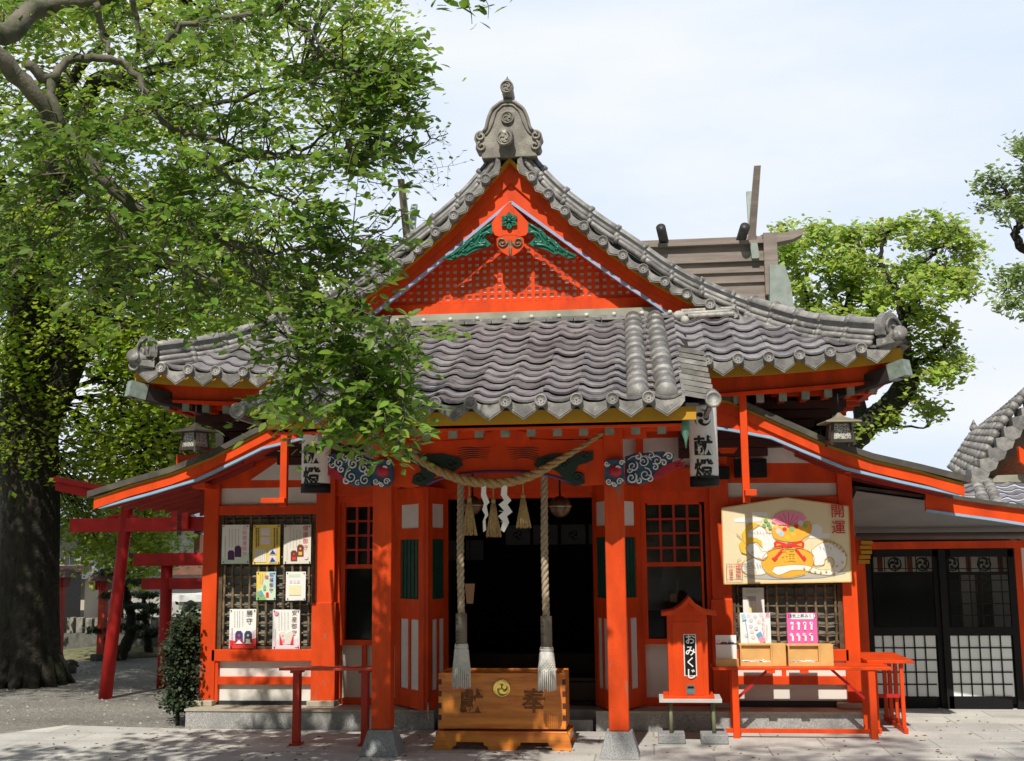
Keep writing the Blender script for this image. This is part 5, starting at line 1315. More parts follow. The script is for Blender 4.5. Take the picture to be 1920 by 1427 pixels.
# orange bag
bag = pp((300,335),(350,318),(395,325),(470,318),(530,340),(555,375),(540,430),(500,465),(420,482),(340,478),(290,455),(262,410),(270,370))
tailp = pp((540,330),(590,295),(640,283),(700,310),(735,360),(730,420),(690,455),(640,470),(560,462),(500,445),(430,445),(380,465),(350,470),(320,450),(335,425),(380,418),(450,412),(520,418),(580,438),(625,440),(655,430),(668,400),(655,375),(635,372),(615,385),(608,412),(560,418),(548,380))
items += [('poly', bag, ORN), ('poly', tailp, WH2), ('line', (tailp+[tailp[0]], 1.2), OUTL)]
items += [('poly', pp((318,225),(330,200),(350,195),(395,210),(480,190),(525,170),(540,205),(528,245),(500,262),(480,278),(420,285),(360,275),(330,262)), ORN)]
items += [('poly', pp((318,175),(335,135),(380,115),(440,113),(490,128),(512,155),(480,185),(440,185),(405,190),(350,190)), PINKP)]
for k in range(7):
    a = PI*(.15+.7*k/6); items.append(('line', ([P2(412,200), P2(412+math.cos(a)*85, 200-math.sin(a)*80)], .9), REDP))
for (x, y, r_, mm) in ((355,225,5,LPNK),(372,240,5,SKYP),(390,215,4,REDP),(430,215,5,GRNP),(455,200,4,REDP),(480,180,5,LAV),(505,195,4,GRNP),(405,260,5,GLD),(440,245,5,GLD),(500,225,4,GLD),(345,200,4,YELP),(470,235,4,ORN)): items.append(('disc', (*P2(x,y), r_), mm))
items += [('disc', (*P2(x,y), 3.4), GRNP) for x, y in ((285,165),(300,185),(275,195),(310,205))]
items += [('text', ('福', *P2(413,356), 27), GLD)]
# ribbon
items += [('poly', pp((330,290),(345,278),(400,298),(420,295),(480,278),(500,290),(495,320),(475,322),(425,310),(400,312),(345,322),(332,315)), REDP), ('line', (pp((405,308),(370,340),(348,365),(330,385)), 4.5), REDP), ('line', (pp((430,308),(460,335),(480,360),(500,385)), 4.5), REDP),
          ('poly', pp((318,378),(335,368),(352,380),(335,395)), REDP), ('poly', pp((482,372),(500,362),(512,380),(500,395)), REDP), ('disc', (*P2(415,303), 3.6), REDP), ('poly', pp((345,295),(375,300),(345,308)), ORN), ('poly', pp((485,293),(455,300),(485,310)), ORN)]
# dragon head details
items += [('poly', pp((135,300),(160,270),(150,240),(175,205),(200,185),(225,178),(250,190),(215,215),(185,225),(185,262),(230,262),(262,280),(268,320),(235,285),(190,290),(170,320),(180,355),(150,345),(140,320)), GLD)]
items += [('poly', pp((175,320),(195,295),(235,300),(262,335),(290,340),(295,365),(270,385),(225,372),(190,350)), WH2), ('disc', (*P2(210,345), 2.2), GRYP), ('line', (pp((240,370),(262,382),(285,372)), 1.2), PINKP), ('line', (pp((122,240),(150,268),(175,300)), 1.4), OUTL), ('line', (pp((155,410),(130,400),(128,385),(145,380)), .9), OUTL)]
items += [('line', (pp((300,335),(350,318),(395,325),(470,318),(530,340),(555,375),(540,430),(500,465),(420,482),(340,478),(290,455),(262,410),(270,370),(300,335)), 1.1), OUTL), ('line', (pp((318,225),(330,262),(360,275),(420,285),(480,278),(528,245),(540,205),(525,170)), 1.1), OUTL), ('line', (pp((190,350),(225,372),(270,385),(295,365),(290,340),(262,335),(235,300),(195,295),(175,320),(190,350)), 1.0), OUTL)]
for k in range(5): items.append(('line', (pp((150+k*6, 400+k*14),(190+k*4, 408+k*13),(215+k*5, 400+k*14)), .9), OUTL))
for k in range(9): items.append(('line', (pp((185+k*17, 225+4*(k % 3)), (196+k*16, 236+4*(k % 2))), .9), GRYP))
for k in range(6): items.append(('line', (pp((170+k*16, 400+8*(k % 2)), (180+k*16, 430)), .8), GRYP))
for k in range(7): items.append(('line', (pp((585+k*20, 305+10*(k % 2)), (592+k*20, 322+8*(k % 2))), .8), GRYP))
for k in range(8): a = k/7; items.append(('disc', (*P2(500+a*215, 432+28*math.sin(a*PI)-30*a*a), 1.8), GLD))
for k in range(8): items.append(('disc', (*P2(lerp(610,735,k/7), 282+k*k*1.6), 2.0), OUTL))
items += [('text', ('開運', *P2(686,115), 26, True, .0008), REDINK)]
items += [('line', ([P2(66,410),P2(66.1,497)], .8), REDINK), ('line', ([P2(153,410),P2(153.1,497)], .8), REDINK), ('line', ([P2(66,410.5),P2(153,410)], .8), REDINK), ('line', ([P2(66,497),P2(153,496.5)], .8), REDINK), ('text', ('八幡宮', *P2(90,424), 7.8), REDINK), ('text', ('塩屋', *P2(131,428), 10.5), REDINK)]
b = MB(); outl = pp((40,98),(400,40),(745,88),(762,507),(52,520))
q = [at(x, y, YM) for x, y in outl]; b.prism([(v.x, v.z) for v in q], YM, YM+.03); mats = [VB]
votive = b.build('board', VB)
tag(votive); 
vt = thing('votive_picture_board', 'big pale yellow pentagonal board painted with a white dragon round an orange bag', 'picture board', (q[0].x+.7, YM+.02, q[4].z))
votive.parent = vt; votive.data.transform(Matrix.Translation(-wloc(vt)))
pic = sheet_sign('painted_picture', None, None, *P2(60,505), *P2(64,509), YM-.0005, VB, items); 
pic.data.transform(Matrix.Translation(Vector(pic.location)-wloc(vt))); pic.location = (0,0,0); pic.parent = vt
part('board_rim', LWOOD, lambda b: [b.bar(Vector((q[i].x, YM+.012, q[i].z)), Vector((q[(i+1) % 5].x, YM+.012, q[(i+1) % 5].z)), .03, .010, (0,0,1)) for i in range(5)], vt)

# ================================================================== fortune slip box on a stand
YO = 10.02
fm = thing('fortune_slip_box', 'red shrine shaped fortune slip box with gabled lid on a two legged stand', 'fortune box', (at(1295,1300,YO).x, YO+.1, .012))
FX0, FX1 = at(1252,1220,YO).x, at(1327,1220,YO).x; FR = at(1335,1220,YO+.16).x
zc1, zc0 = at(1290,1150,YO).z, at(1290,1309,YO).z
b = MB(); b.box(FX0, FX1, YO, YO+.26, zc0, zc1+.02); b.build('cabinet', RED, fm, .004)
b = MB(); b.px(1262,1166,1318,1304,YO-.008,.008); b.build('front_door', RED, fm, .002)
b = MB(); pts = [(1240,1155),(1240,1148),(1262,1144),(1278,1134),(1288,1123),(1292,1118),(1296,1123),(1306,1134),(1322,1144),(1344,1148),(1344,1155),(1322,1153),(1308,1146),(1298,1136),(1292,1130),(1286,1136),(1276,1146),(1262,1153)]
b.ppx(pts, YO-.06, .36); b.build('gabled_lid', REDW, fm, .003)
b = MB(); b.ppx([(1260,1153),(1276,1146),(1286,1136),(1292,1130),(1298,1136),(1308,1146),(1324,1153)], YO-.01, .2); b.build('gable_infill', RED, fm)
b = MB(); b.px(1244,1305,1340,1311,YO-.04,.32); b.build('red_base', RED, fm, .002)
sg = MB(); sg.px(1282,1189,1306,1268,YO-.014,.006); sgo = sg.build('name_plate', mat('white_frame', (.7,.68,.64), .5, .05, 6), fm)
sg = MB(); sg.px(1284,1191,1304,1266,YO-.017,.004); sg.build('black_field', BLK, sgo)
sg = MB(); text_mb(sg, 'おみくじ', at(1294,1200,YO).x, at(1294,1198.5,YO).z, .088, YO-.018, .0008, spacing=.82, bold=.0012); sg.build('lettering', PAPER, sgo)
b = MB(); b.px(1287,1284,1303,1302,YO-.013,.006); sl = b.build('coin_slot', mat('steel', (.4,.4,.38)), fm); b = MB(); b.px(1289,1287,1301,1291,YO-.016,.004); b.build('slot_opening', BLK, sl); b = MB(); b.px(1289,1292,1301,1299,YO-.015,.003); b.build('slot_tray', mat('slot_blue', (.10,.22,.24), .4), sl)
b = MB(); b.box(FX1+.001, FX1+.006, YO+.03, YO+.09, at(1330,1197,YO).z, at(1330,1158,YO).z); b.build('side_plate', mat('grey_plate', (.15,.15,.15), .5), fm)
b = MB(); b.px(1236,1311,1354,1318,YO-.06,.36); b.build('stand_top', mat('white_stone', (.5,.49,.46), .6, .1, 8), fm, .003)
for px in (1258,1338):
    for yy in (YO+.02, YO+.22):
        x = at(px, 1345, YO+.02).x; b = MB(); b.tube([(x, yy, .06), (x, yy, zc0-.03)], .016, 10); b.build('leg', mat('olive_metal', (.16,.17,.09), .5, .2, 10), fm)
    b = MB(); x = at(px, 1345, YO+.02).x; b.box(x-.11, x+.11, YO-.06, YO+.30, .013, .09); b.build('foot_stone', GRAN, fm, .01)

# ================================================================== tables and bench
def table(name, label, X0, X1, Y0, Y1, zt_, mt, legs_rail=True):
    t = thing(name, label, 'table', ((X0+X1)/2, (Y0+Y1)/2, .012))
    b = MB(); b.box(X0, X1, Y0, Y1, zt_-.025, zt_); b.build('tabletop', mt, t, .003)
    return t
YT = 10.28; zt_ = at(1450,1251,YT).z
X0, X1 = at(1336,1251,YT).x, at(1672,1251,YT).x
t = table('notice_table', 'long red trestle table along the wall under the picture board', X0, X1, YT, YT+.40, zt_, RED)
for xa in (1374,1632):
    for yy in (YT+.01, YT+.34):
        x = at(xa+6, 1320, YT).x; b = MB(); b.box(x-.028, x+.028, yy, yy+.045, .013, zt_-.026); b.build('leg', RED, t, .002)
b = MB(); xa, xb = at(1362,1380,YT).x, at(1652,1380,YT).x; b.box(xa, xb, YT+.058, YT+.085, .05, .085); b.build('foot_rail', RED, t, .002)
for (xa, xb, za, zb2) in ((1385,1445,.13,.54),(1625,1565,.13,.54)):
    b = MB(); b.bar((at(xa,1300,YT).x, YT+.12, .33), (at(xb,1300,YT).x, YT+.12, zt_-.03), .022); b.build('brace', CRIM, t)
for xa in (1445,1508): b = MB(); b.box(at(xa-8,1250,YT).x, at(xa+8,1250,YT).x, YT+.002, YT+.03, zt_-.05, zt_-.0255); b.build('apron_block', RED, t)
# second table running back along the corner post
sx0, sx1 = at(1612,1240,10.7).x, at(1710,1240,10.7).x
zs2 = .62
t = table('side_table', 'smaller red table with barred legs standing behind the long table by the corner post', sx0+.05, sx1, 10.62, 11.5, zs2, RED)
for yy in (10.66, 10.92, 11.18, 11.42):
    for xx in (sx0+.12, sx1-.10): b = MB(); b.box(xx-.016, xx+.016, yy, yy+.035, .06, zs2-.026); b.build('leg', RED, t, .002)
for xx in (sx0+.12, sx1-.10): b = MB(); b.box(xx-.018, xx+.018, 10.6, 11.5, .013, .06); b.build('foot_rail', RED, t, .002)
b = MB(); b.box(sx0+.14, sx1-.12, 10.70, 10.73, .30, .33); b.build('stretcher', CRIM, t)
# rack of upright red bars leaning by the near table leg
# bench on the left
YN = 9.72; zbn = at(610,1252,YN).z
t = thing('rail_bench', 'narrow worn red bench beside the left porch pillar', 'bench', (at(620,1300,YN).x, YN+.08, .012))
b = MB(); b.box(at(524,1255,YN).x, at(700,1255,YN).x, YN-.02, YN+.16, zbn-.022, zbn); b.build('seat', mat('faded_red_paint', (.62,.09,.05), .5, .15, 8), t, .003)
for xa in (552,681):
    x = at(xa, 1330, YN).x; b = MB(); b.box(x-.028, x+.028, YN+.03, YN+.11, .03, zbn-.023); b.build('leg', mat('deep_red_paint', (.50,.035,.015), .5, .12, 8), t, .003)
    b = MB(); b.box(x-.042, x+.042, YN-.005, YN+.145, .013, .030); b.build('foot', mat('deep_red_paint', (.50,.035,.015)), t); b = MB(); b.box(x-.042, x+.042, YN+.0, YN+.14, zbn-.045, zbn-.023); b.build('bearer', mat('deep_red_paint', (.50,.035,.015)), t)

# ================================================================== goods on the long table
zt_ += .0015
def slip_box(x0, x1, xr, yt, label, tilt):
    Y = YT+.06; X0, X1, XR = at(x0, 1230, Y).x, at(x1, 1230, Y).x, at(xr, 1230, Y).x; z1 = at(x0, yt, Y).z; t = thing('slip_tray_box', label, 'wooden box', ((X0+X1)/2, Y+.08, zt_), 'open wooden boxes on the red table')
    b = MB(); b.box(X0, X0+.012, Y, Y+.17, zt_, z1); b.box(X1-.012, X1, Y, Y+.17, zt_, z1); b.box(X0+.012, X1-.012, Y+.055, Y+.067, zt_, z1-.0); b.box(X0+.012, X1-.012, Y+.0, Y+.13, zt_, zt_+.012); b.box(X0+.012, X1-.012, Y+.002, Y+.012, zt_+.012, zt_+.035)
    b.build('open_compartment', LWOOD, t, .001)
    b = MB(); b.box(X1+.002, XR, Y+.01, Y+.165, zt_, z1); b.build('closed_compartment', LWOOD, t, .002)
    b = MB(); b.box(X0-.006, XR+.006, Y+.03, Y+.175, z1+.001, z1+.012); b.build('lid_strip', LWOOD, t, .001)
    b = MB()
    for k in range(46):
        x = random.uniform(X0+.03, X1-.03); y = Y+.016+random.random()*.03; a = random.uniform(-.5,.5); l = .024; z = zt_+.016+random.random()*.032
        b.bar((x-l*math.cos(a), y, z-l*math.sin(a)*.5), (x+l*math.cos(a), y+random.uniform(-.01,.01), z+l*math.sin(a)*.5), .009, .004)
    b.build('paper_slips', mat('folded_paper', (.72,.72,.72), .7, .1, 9, isl=.3), t)
    return t
slip_box(1388,1448,1474,1211,'open wooden box of folded paper slips below the white spotted card',0)
slip_box(1478,1538,1563,1212,'open wooden box of folded paper slips below the pink card',0)
YC = YT+.22
sheet_sign('display_card', 'white card with lilac and pink spots standing on the left wooden box', 'card', 1388,1149,1445,1209,YC, WH2, [('disc',(x,y,3.6),m_) for x,y,m_ in ((1403,1155,LPNK),(1416,1157,LAV),(1427,1153,LPNK),(1408,1163,LAV),(1423,1166,LPNK),(1408,1174,LAV),(1410,1184,LPNK),(1400,1191,LAV),(1412,1194,LPNK),(1418,1178,LAV))]+[('poly',[(1418,1189),(1426,1184),(1436,1202),(1428,1207)],BLUP),('poly',[(1422,1197),(1430,1193),(1436,1202),(1428,1207)],PINKP),('poly',[(1390,1152),(1396,1150),(1400,1162),(1392,1164)],SKYP),('line',([(1397,1162),(1401,1185),(1403,1205)],1.2),BLUP),('text',('恋',1439,1152,9),MAG),('text',('えんむすび',1431,1160,7.5),PINKP),('cols',([1438],1172,1200),GRYP)], 'cards standing on the red table')
sheet_sign('display_card', 'bright pink card with rows of charms standing on the right wooden box', 'card', 1476,1149,1532,1209,YC, MAG, [('poly',[(1480,1153),(1484,1150),(1524,1150),(1528,1153),(1528,1158),(1524,1161),(1484,1161),(1480,1158)],WH2),('text',('運気上昇みくじ',1504,1155.5,7.2,False),INK)]+[q_ for k in range(4) for q_ in (('disc',(1485+k*12,1169,3),WH2),('rect',(1484+k*12,1171,1487.5+k*12,1181),WH2),('disc',(1484+k*12,1190,3),LPNK),('rect',(1485+k*12,1192,1488.5+k*12,1202),WH2))]+[('rect',(1484,1170,1486,1172),REDP),('rect',(1508,1168,1510,1171),INK),('rect',(1520,1167,1523,1170),BLUP),('rect',(1508,1188,1511,1191),GRYP),('rect',(1520,1189,1523,1191),DBLU)], 'cards standing on the red table')
for o in [o for o in bpy.data.objects if o.name.startswith('display_card')]: pass
cs = [('rect',(1343,1206,1381,1208.5),BRNP)]+[('disc',(x,1203,4),m_) for x, m_ in ((1347,LPNK),(1357,CRM),(1370,LAV))]+[('rect',(1352,1204,1363,1207),BRNP),('rect',(1365,1204,1376,1207),PURP)]
hb = thing('card_holder', 'small wooden holder with a white picture card at the left end of the red table', 'card holder', (at(1361,1250,YT+.05).x, YT+.1, zt_))
b = MB(); b.px(1342,1236,1385,1250.3,YT+.04,.09); hbo = b.build('wooden_block', LWOOD, hb, .002)
hbo.data.transform(Matrix.Translation((0,0, 0)))
cdo = sheet_sign('picture_card', None, None, 1342,1191,1381,1235,YT+.10, PAPER, cs); cdo.data.transform(Matrix.Translation(Vector(cdo.location)-wloc(hb))); cdo.location = (0,0,0); cdo.parent = hb
# ================================================================== corridor building on the right
cor = thing('corridor_building', 'low side building with black lattice sliding doors right of the hall', 'building', (3.2, 12.3, 0))
YD = 12.3
CLG = GLS.copy(); CLG.name = 'clear_glass'; CLG.node_tree.nodes['Principled BSDF'].inputs['Alpha'].default_value = .22
def cp(name, mt, fn, parent=None, bevel=0): b = MB(); fn(b); return b.build(name, mt, parent or cor, bevel)
for (x0, x1, dk) in ((1626,1770,0),(1768,1912,1)):
    o = cp('sliding_door', BLK, lambda b: (b.px(x0,1030,x0+13,1332,YD-dk*.04,.04), b.px(x1-13,1030,x1,1332,YD-dk*.04,.04), b.px(x0+13,1030,x1-13,1044,YD-dk*.04,.04), b.px(x0+13,1176,x1-13,1192,YD-dk*.04,.04), b.px(x0+13,1306,x1-13,1333,YD-dk*.04,.04)))
    Yg = YD-dk*.04+.015
    cp('frosted_panel', mat('frosted_glass', (.86,.89,.89), .35, .06, 2), lambda b: b.px(x0+13,1192,x1-13,1306,Yg+.004,.006), o)
    cp('upper_pane', CLG, lambda b: b.px(x0+13,1044,x1-13,1176,Yg+.004,.006), o)
    def grid(b):
        for k in range(1, 6): px = lerp(x0+13, x1-13, k/6); b.px(px-1.2,1192,px+1.2,1306,Yg-.006,.009)
        for k in range(1, 5): py = lerp(1192, 1306, k/5); b.px(x0+13,py-1.2,x1-13,py+1.2,Yg-.005,.008)
        for k in range(1, 6): px = lerp(x0+13, x1-13, k/6); b.px(px-.9,1044,px+.9,1176 if dk else 1075,Yg-.006,.009)
        for k in range(1, 6 if dk else 2): py = 1044+k*22; b.px(x0+13,py-.9,x1-13,py+.9,Yg-.005,.008)
    cp('muntins', BLK, lambda b: (grid(b), b.px(x0+12.5,1177,x1-12.5,1191,YD-dk*.04+.009,.004)), o)
    def cloth(b): b.px(x0+12,1044,x1-12,1072,YD+.10,.01)
    c = cp('crest_curtain', WHT, cloth); m_ = MB()
    for px in ((1678,1730) if not dk else (1786,1846)):
        v = at(px, 1058, YD+.08); tomoe(m_, (v.x, v.z), .062, YD+.096, .002, .3); m_.tube([(v.x+.064*math.cos(a), YD+.094, v.z+.064*math.sin(a)) for a in [2*PI*k/20 for k in range(21)]], .006, 4, False)
    m_.build('crest', INK, c)
    m_ = MB()
    for px in ((1650,1706,1768) if not dk else (1816,1876)): m_.px(px-5,1044,px+5,1072,YD+.096,.002)
    m_.build_each('red_stripe', mat('dusky_red_cloth', (.25,.06,.05), .9), c)
cp('back_screen', mat('pale_shoji', (.5,.48,.43), .8, .1, 3), lambda b: (b.px(1805,1078,1832,1176,YD+.5,.02), b.px(1862,1078,1900,1176,YD+.5,.02)))
cp('dim_curtain', mat('brown_curtain', (.10,.07,.055), .9, .3, 30), lambda b: [b.px(1832+k*5,1078,1835.5+k*5,1176,YD+.46,.02) for k in range(6)])
cp('back_wall', DARK, lambda b: b.box(1.9, 6.0, 14.6, 14.7, 0, 1.95)); cp('inner_floor', DARK, lambda b: b.box(1.9,6.0,YD+.06,14.6,.012,.05))
cp('corner_post', RED, lambda b: b.px(1608,1000,1628,1330,YD-.02,.12)); cp('door_post', RED, lambda b: b.px(1911,1022,1925,1330,YD-.02,.12))
cp('far_wall', WHT, lambda b: b.box(at(1925,1200,YD).x, 6.0, YD, YD+.1, .05, 1.9))
cp('lintel', RED, lambda b: b.px(1606,1014,2100,1028,YD-.03,.12))
cp('yellow_bracket', YEL, lambda b: [b.px(1613+q,1014+k*9,1634+q,1021+k*9,YD-.12+k*.02,.09) for k, q in ((0,2),(1,0),(2,1),(3,-2),(4,-3))])
cp('gutter', mat('grey_brown_gutter', (.12,.09,.08), .5, .1, 5), lambda b: b.tube([at(1606,1006,YD-.35), at(2200,1002,YD-.35)], .035, 8))
# sloping roof of the corridor: red edge board rising to the left, blue trim
Yc = 10.9
tp = [(1736,925),(1800,938),(1860,947),(1930,956),(2060,972)]; bt = [(1736,957),(1800,966),(1860,974),(1930,985),(2060,1003)]
o = cp('edge_board', RED, lambda b: b.ppx(tp+bt[::-1], Yc, .05))
cp('trim_strip', mat('sky_blue_trim', (.26,.42,.58)), lambda b: [b.bar(at(*bt[i], Yc)+Vector((0,.01,0)), at(*bt[i+1], Yc)+Vector((0,.01,0)), .055, .022) for i in range(4)], o)
cp('edge_cap', mat('dark_sheet_roofing', (.07,.062,.05)), lambda b: b.ppx([(x-6,y-9) for x, y in tp]+[(x,y-.5) for x, y in tp[::-1]], Yc-.04, .2))
a0, a1 = at(1606,925,10.95), at(2060,1000,10.95)
cp('grey_soffit', mat('grey_soffit_sheet', (.20,.205,.20), .6, .1, 3), lambda b: b.add([(a0.x,10.95,a0.z+.02),(a1.x+.3,10.95,a1.z+.04),(a1.x+.3,12.2,at(2060,1000,12.2).z),(a0.x,12.2,at(1606,1003,12.2).z)], [(0,1,2,3)]))
cp('roof_slab', mat('dark_sheet_roofing', (.07,.062,.05)), lambda b: b.hexa([(a0.x,11.0,a0.z+.04),(a1.x+.3,11.0,a1.z+.06),(a1.x+.3,11.0,a1.z+.09),(a0.x,11.0,a0.z+.07)], [(a0.x,14.8,a0.z+.04),(a1.x+.3,14.8,a1.z+.06),(a1.x+.3,14.8,a1.z+.09),(a0.x,14.8,a0.z+.07)]))

# ================================================================== rear main sanctuary with crossed finials
YR = 18.0
rear = thing('rear_sanctuary', 'rear sanctuary showing its copper ridge, log billets and crossed finials above the tiled roof', 'sanctuary', (.0, YR, 0))
def rp_(name, mt, fn, parent=None): b = MB(); fn(b); return b.build(name, mt, parent or rear)
rxL, rxR = at(705,520,YR).x, at(1440,450,YR).x
rp_('ridge_stack', COPR, lambda b: (b.box(rxL, rxR-.02, YR-.16, YR+.16, at(1350,540,YR).z-.25, at(1350,498,YR).z), b.box(rxL-.1, rxR+.05, YR-.22, YR+.22, at(1350,498,YR).z+.004, at(1350,480,YR).z), b.box(rxL-.1, rxR, YR-.17, YR+.17, at(1350,480,YR).z+.004, at(1350,466,YR).z)))
rp_('ridge_bands', COPR, lambda b: [b.box(rxL, rxR+.03, YR-.20, YR+.20, at(1350,yy,YR).z-.03, at(1350,yy,YR).z+.03) for yy in (514,533)])
rp_('ridge_cap', COPR, lambda b: (b.box(rxL-.2, rxR+.06, YR-.26, YR+.26, at(1350,466,YR).z, at(1350,460,YR).z), b.box(rxL-.2, rxR+.06, YR-.14, YR+.14, at(1350,460,YR).z+.004, at(1350,450,YR).z)))
rp_('upturned_ridge_tip', COPR, lambda b: b.prism([(at(x,y,YR).x, at(x,y,YR).z) for x, y in [(1425,444),(1462,441),(1490,436),(1507,430),(1503,443),(1485,452),(1455,458),(1425,460)]], YR-.12, YR+.12))
rp_('upturned_ridge_tip', COPR, lambda b: b.prism([(at(x,y,YR).x, at(x,y,YR).z) for x, y in [(678,456),(700,462),(745,468),(745,484),(700,476),(684,470)]], YR-.12, YR+.12))
for px, py in ((1239,427),(1397,425)):
    v = at(px, py, YR-.5); rp_('ridge_billet', mat('dark_copper', (.055,.05,.05), .45, .2, 8, metal=.3), lambda b: b.tube([v, v+Vector((.12 if px < 1300 else -.10, .95, -.27))], .075, 16))
for sg_, px0, pxt in ((1, 1408, 1420),(-1, 768, 752)):
    base = at(px0, 462, YR-.05); top = at(pxt, 312 if sg_ > 0 else 337, YR-.5)
    rp_('crossed_finial', COPR, lambda b: b.hexa([base+Vector(q) for q in ((-.07,-.05,-.1),(.05,-.05,-.1),(.05,.05,-.1),(-.07,.05,-.1))], [top+Vector(q) for q in ((-.05,-.04,0),(.05,-.04,0),(.05,.04,0),(-.05,.04,0))]))
    b2 = at(px0+(5 if sg_ > 0 else 0), 470, YR+.1); t2 = at(1405 if sg_ > 0 else 777, 360 if sg_ > 0 else 384, YR+.9)
    rp_('crossed_finial', COPG, lambda b: b.hexa([b2+Vector(q) for q in ((-.06,-.05,0),(.06,-.05,0),(.06,.05,0),(-.06,.05,0))], [t2+Vector(q) for q in ((-.05,-.04,0),(.05,-.04,0),(.05,.04,0),(-.05,.04,0))]))
    rp_('finial_foot', COPG, lambda b: b.ppx([(px0-2,455),(px0+12,455),(px0+16,480),(px0+14,484),(px0+2,484)], YR-.30, .12))
rp_('ridge_end_board', COPR, lambda b: b.box(rxR-.10, rxR+.10, YR-.30, YR+.30, at(1432,560,YR).z, at(1432,446,YR).z))
rp_('copper_roof', COPG, lambda b: b.prism([(at(1438,508,YR).x, at(1438,508,YR).z), (at(1466,512,YR).x, at(1466,508,YR).z), (at(1478,560,YR).x, at(1478,545,YR).z), (at(1490,620,YR).x, 4.6), (at(1438,620,YR).x, 4.6)], YR-.4, YR+.6))
zr = at(1350,540,YR).z-.2; eL, eR = rxL-.3, at(1476,560,YR).x
for s_ in (-1, 1):
    rp_('copper_roof', COPG, lambda b: (b.hexa([(eL,YR,zr-.06),(eR,YR,zr-.06),(eR,YR,zr+.05),(eL,YR,zr+.05)], [(eL-.2,YR+s_*1.4,zr-1.0),(eR+.2,YR+s_*1.4,zr-1.0),(eR+.2,YR+s_*1.4,zr-.9),(eL-.2,YR+s_*1.4,zr-.9)]),
                                       b.hexa([(eL-.2,YR+s_*1.4,zr-1.0),(eR+.2,YR+s_*1.4,zr-1.0),(eR+.2,YR+s_*1.4,zr-.9),(eL-.2,YR+s_*1.4,zr-.9)], [(eL-.3,YR+s_*3.0,zr-1.75),(eR+.3,YR+s_*3.0,zr-1.75),(eR+.3,YR+s_*3.0,zr-1.65),(eL-.3,YR+s_*3.0,zr-1.65)])))
rp_('sanctuary_wall', WHT, lambda b: b.box(eL+.6, eR-.5, YR-1.5, YR+1.5, 0, zr-.95))

# ================================================================== tiled hall far right
YH = 17.5
fh = thing('tiled_side_hall', 'tiled roof and orange gable of another hall at the right edge', 'hall', (6.6, YH, 0))
def fp(name, mt, fn, parent=None): b = MB(); fn(b); return b.build(name, mt, parent or fh)
def H(x, y, dy=0): return at(x, y, YH+dy)
rows_ = [[(1820,905),(1862,820),(1905,758),(1960,700)], [(1800,893),(1845,812),(1890,760),(1950,695)], [(1783,880),(1815,830),(1830,812),(1920,745)]]
g = MB()
for k in range(7):
    f = k/6
    def mixp(i): a = rows_[0][i]; b_ = rows_[2][i]; return H(lerp(a[0], b_[0], f), lerp(a[1], b_[1], f), .1+f*1.1)
    P_ = pl([mixp(0), mixp(1), mixp(2), mixp(3)], 16)
    for i in range(16): g.tube([P_[i], P_[i].lerp(P_[i+1], 1.03)], [.075, .062], 7)
g.build('rounded_tile_row', TILE2, fh)
bs = MB()
for i in range(3):
    a, b_ = rows_[0][i], rows_[0][i+1]; c, d_ = rows_[2][i], rows_[2][i+1]
    bs.add([H(*a,.1), H(*b_,.1), H(*d_,1.2), H(*c,1.2)], [(0,1,2,3)])
bs.build('roof_slope', TILE2, fh)
vt = MB(); P_ = pl([H(1818,912), H(1868,850), H(1905,800), H(1960,742)], 9)
for i in range(9): 
    c = P_[i]; vt.prism([(c.x-.11,c.z+.09),(c.x-.10,c.z-.03),(c.x,c.z-.10),(c.x+.11,c.z-.05),(c.x+.15,c.z+.05),(c.x+.05,c.z+.12)], YH-.08-.004*i, YH+.25)
vt.build('verge_tile_row', TILE2, fh)
fp('barge_board', mat('brown_barge', (.16,.11,.07), .6, .2, 6), lambda b: b.prism([(H(x,y).x, H(x,y).z) for x, y in [(1826,922),(1870,868),(1905,822),(1960,762),(1960,800),(1912,845),(1880,876),(1845,925)]], YH+.1, YH+.2))
fp('orange_gable_board', RED, lambda b: b.prism([(H(x,y).x, H(x,y).z) for x, y in [(1898,840),(1925,858),(1960,880),(1960,905),(1925,888),(1900,868)]], YH-.3, YH-.2))
fp('gable_wall', mat('brown_gable_lattice', (.35,.12,.06), .7, .3, 30), lambda b: b.prism([(H(x,y).x, H(x,y).z) for x, y in [(1862,890),(1960,800),(1960,890)]], YH+.5, YH+.55))
fp('gable_base_beam', mat('weathered_beam', (.32,.31,.24)), lambda b: b.prism([(H(x,y).x, H(x,y).z) for x, y in [(1855,905),(1868,892),(1990,888),(1990,903)]], YH-.1, YH+.4))
lw = MB(); lw.smooth = False
zA, zB = H(1880,905).z, H(1880,985,-1.9).z
xa = H(1830,950).x
def zlow(x, y): return lerp(zB, zA, (y-(YH-1.9))/1.9)
tiled(lw, xa-.4, xa+5*.28+2.2, YH-1.9, YH+.1, zlow, .28, .2); lw.build('lower_tiled_roof', TILE, fh)
g = MB()
for px in (1830, 1853):
    a, b_ = H(px, 912), H(px+30, 985, -1.9); P_ = [a.lerp(b_, k/9)+Vector((0,0,.06)) for k in range(10)]
    for i in range(9): g.tube([P_[i], P_[i].lerp(P_[i+1], 1.04)], [.075,.085], 8)
g.build('rounded_tile_row', TILE2, fh)
v = H(1826, 803, 1.3); fp('finial', TILE2, lambda b: (b.sphere(v, .07, 10), b.lathe(v+Vector((0,0,.04)), [(.05,0),(.02,.06),(.003,.10)], 8), b.tube([v-Vector((0,0,.25)), v], .04, 6)))
fp('hall_wall', WHT, lambda b: b.box(6.6, 9.5, YH+.6, YH+3, 0, 2.6))

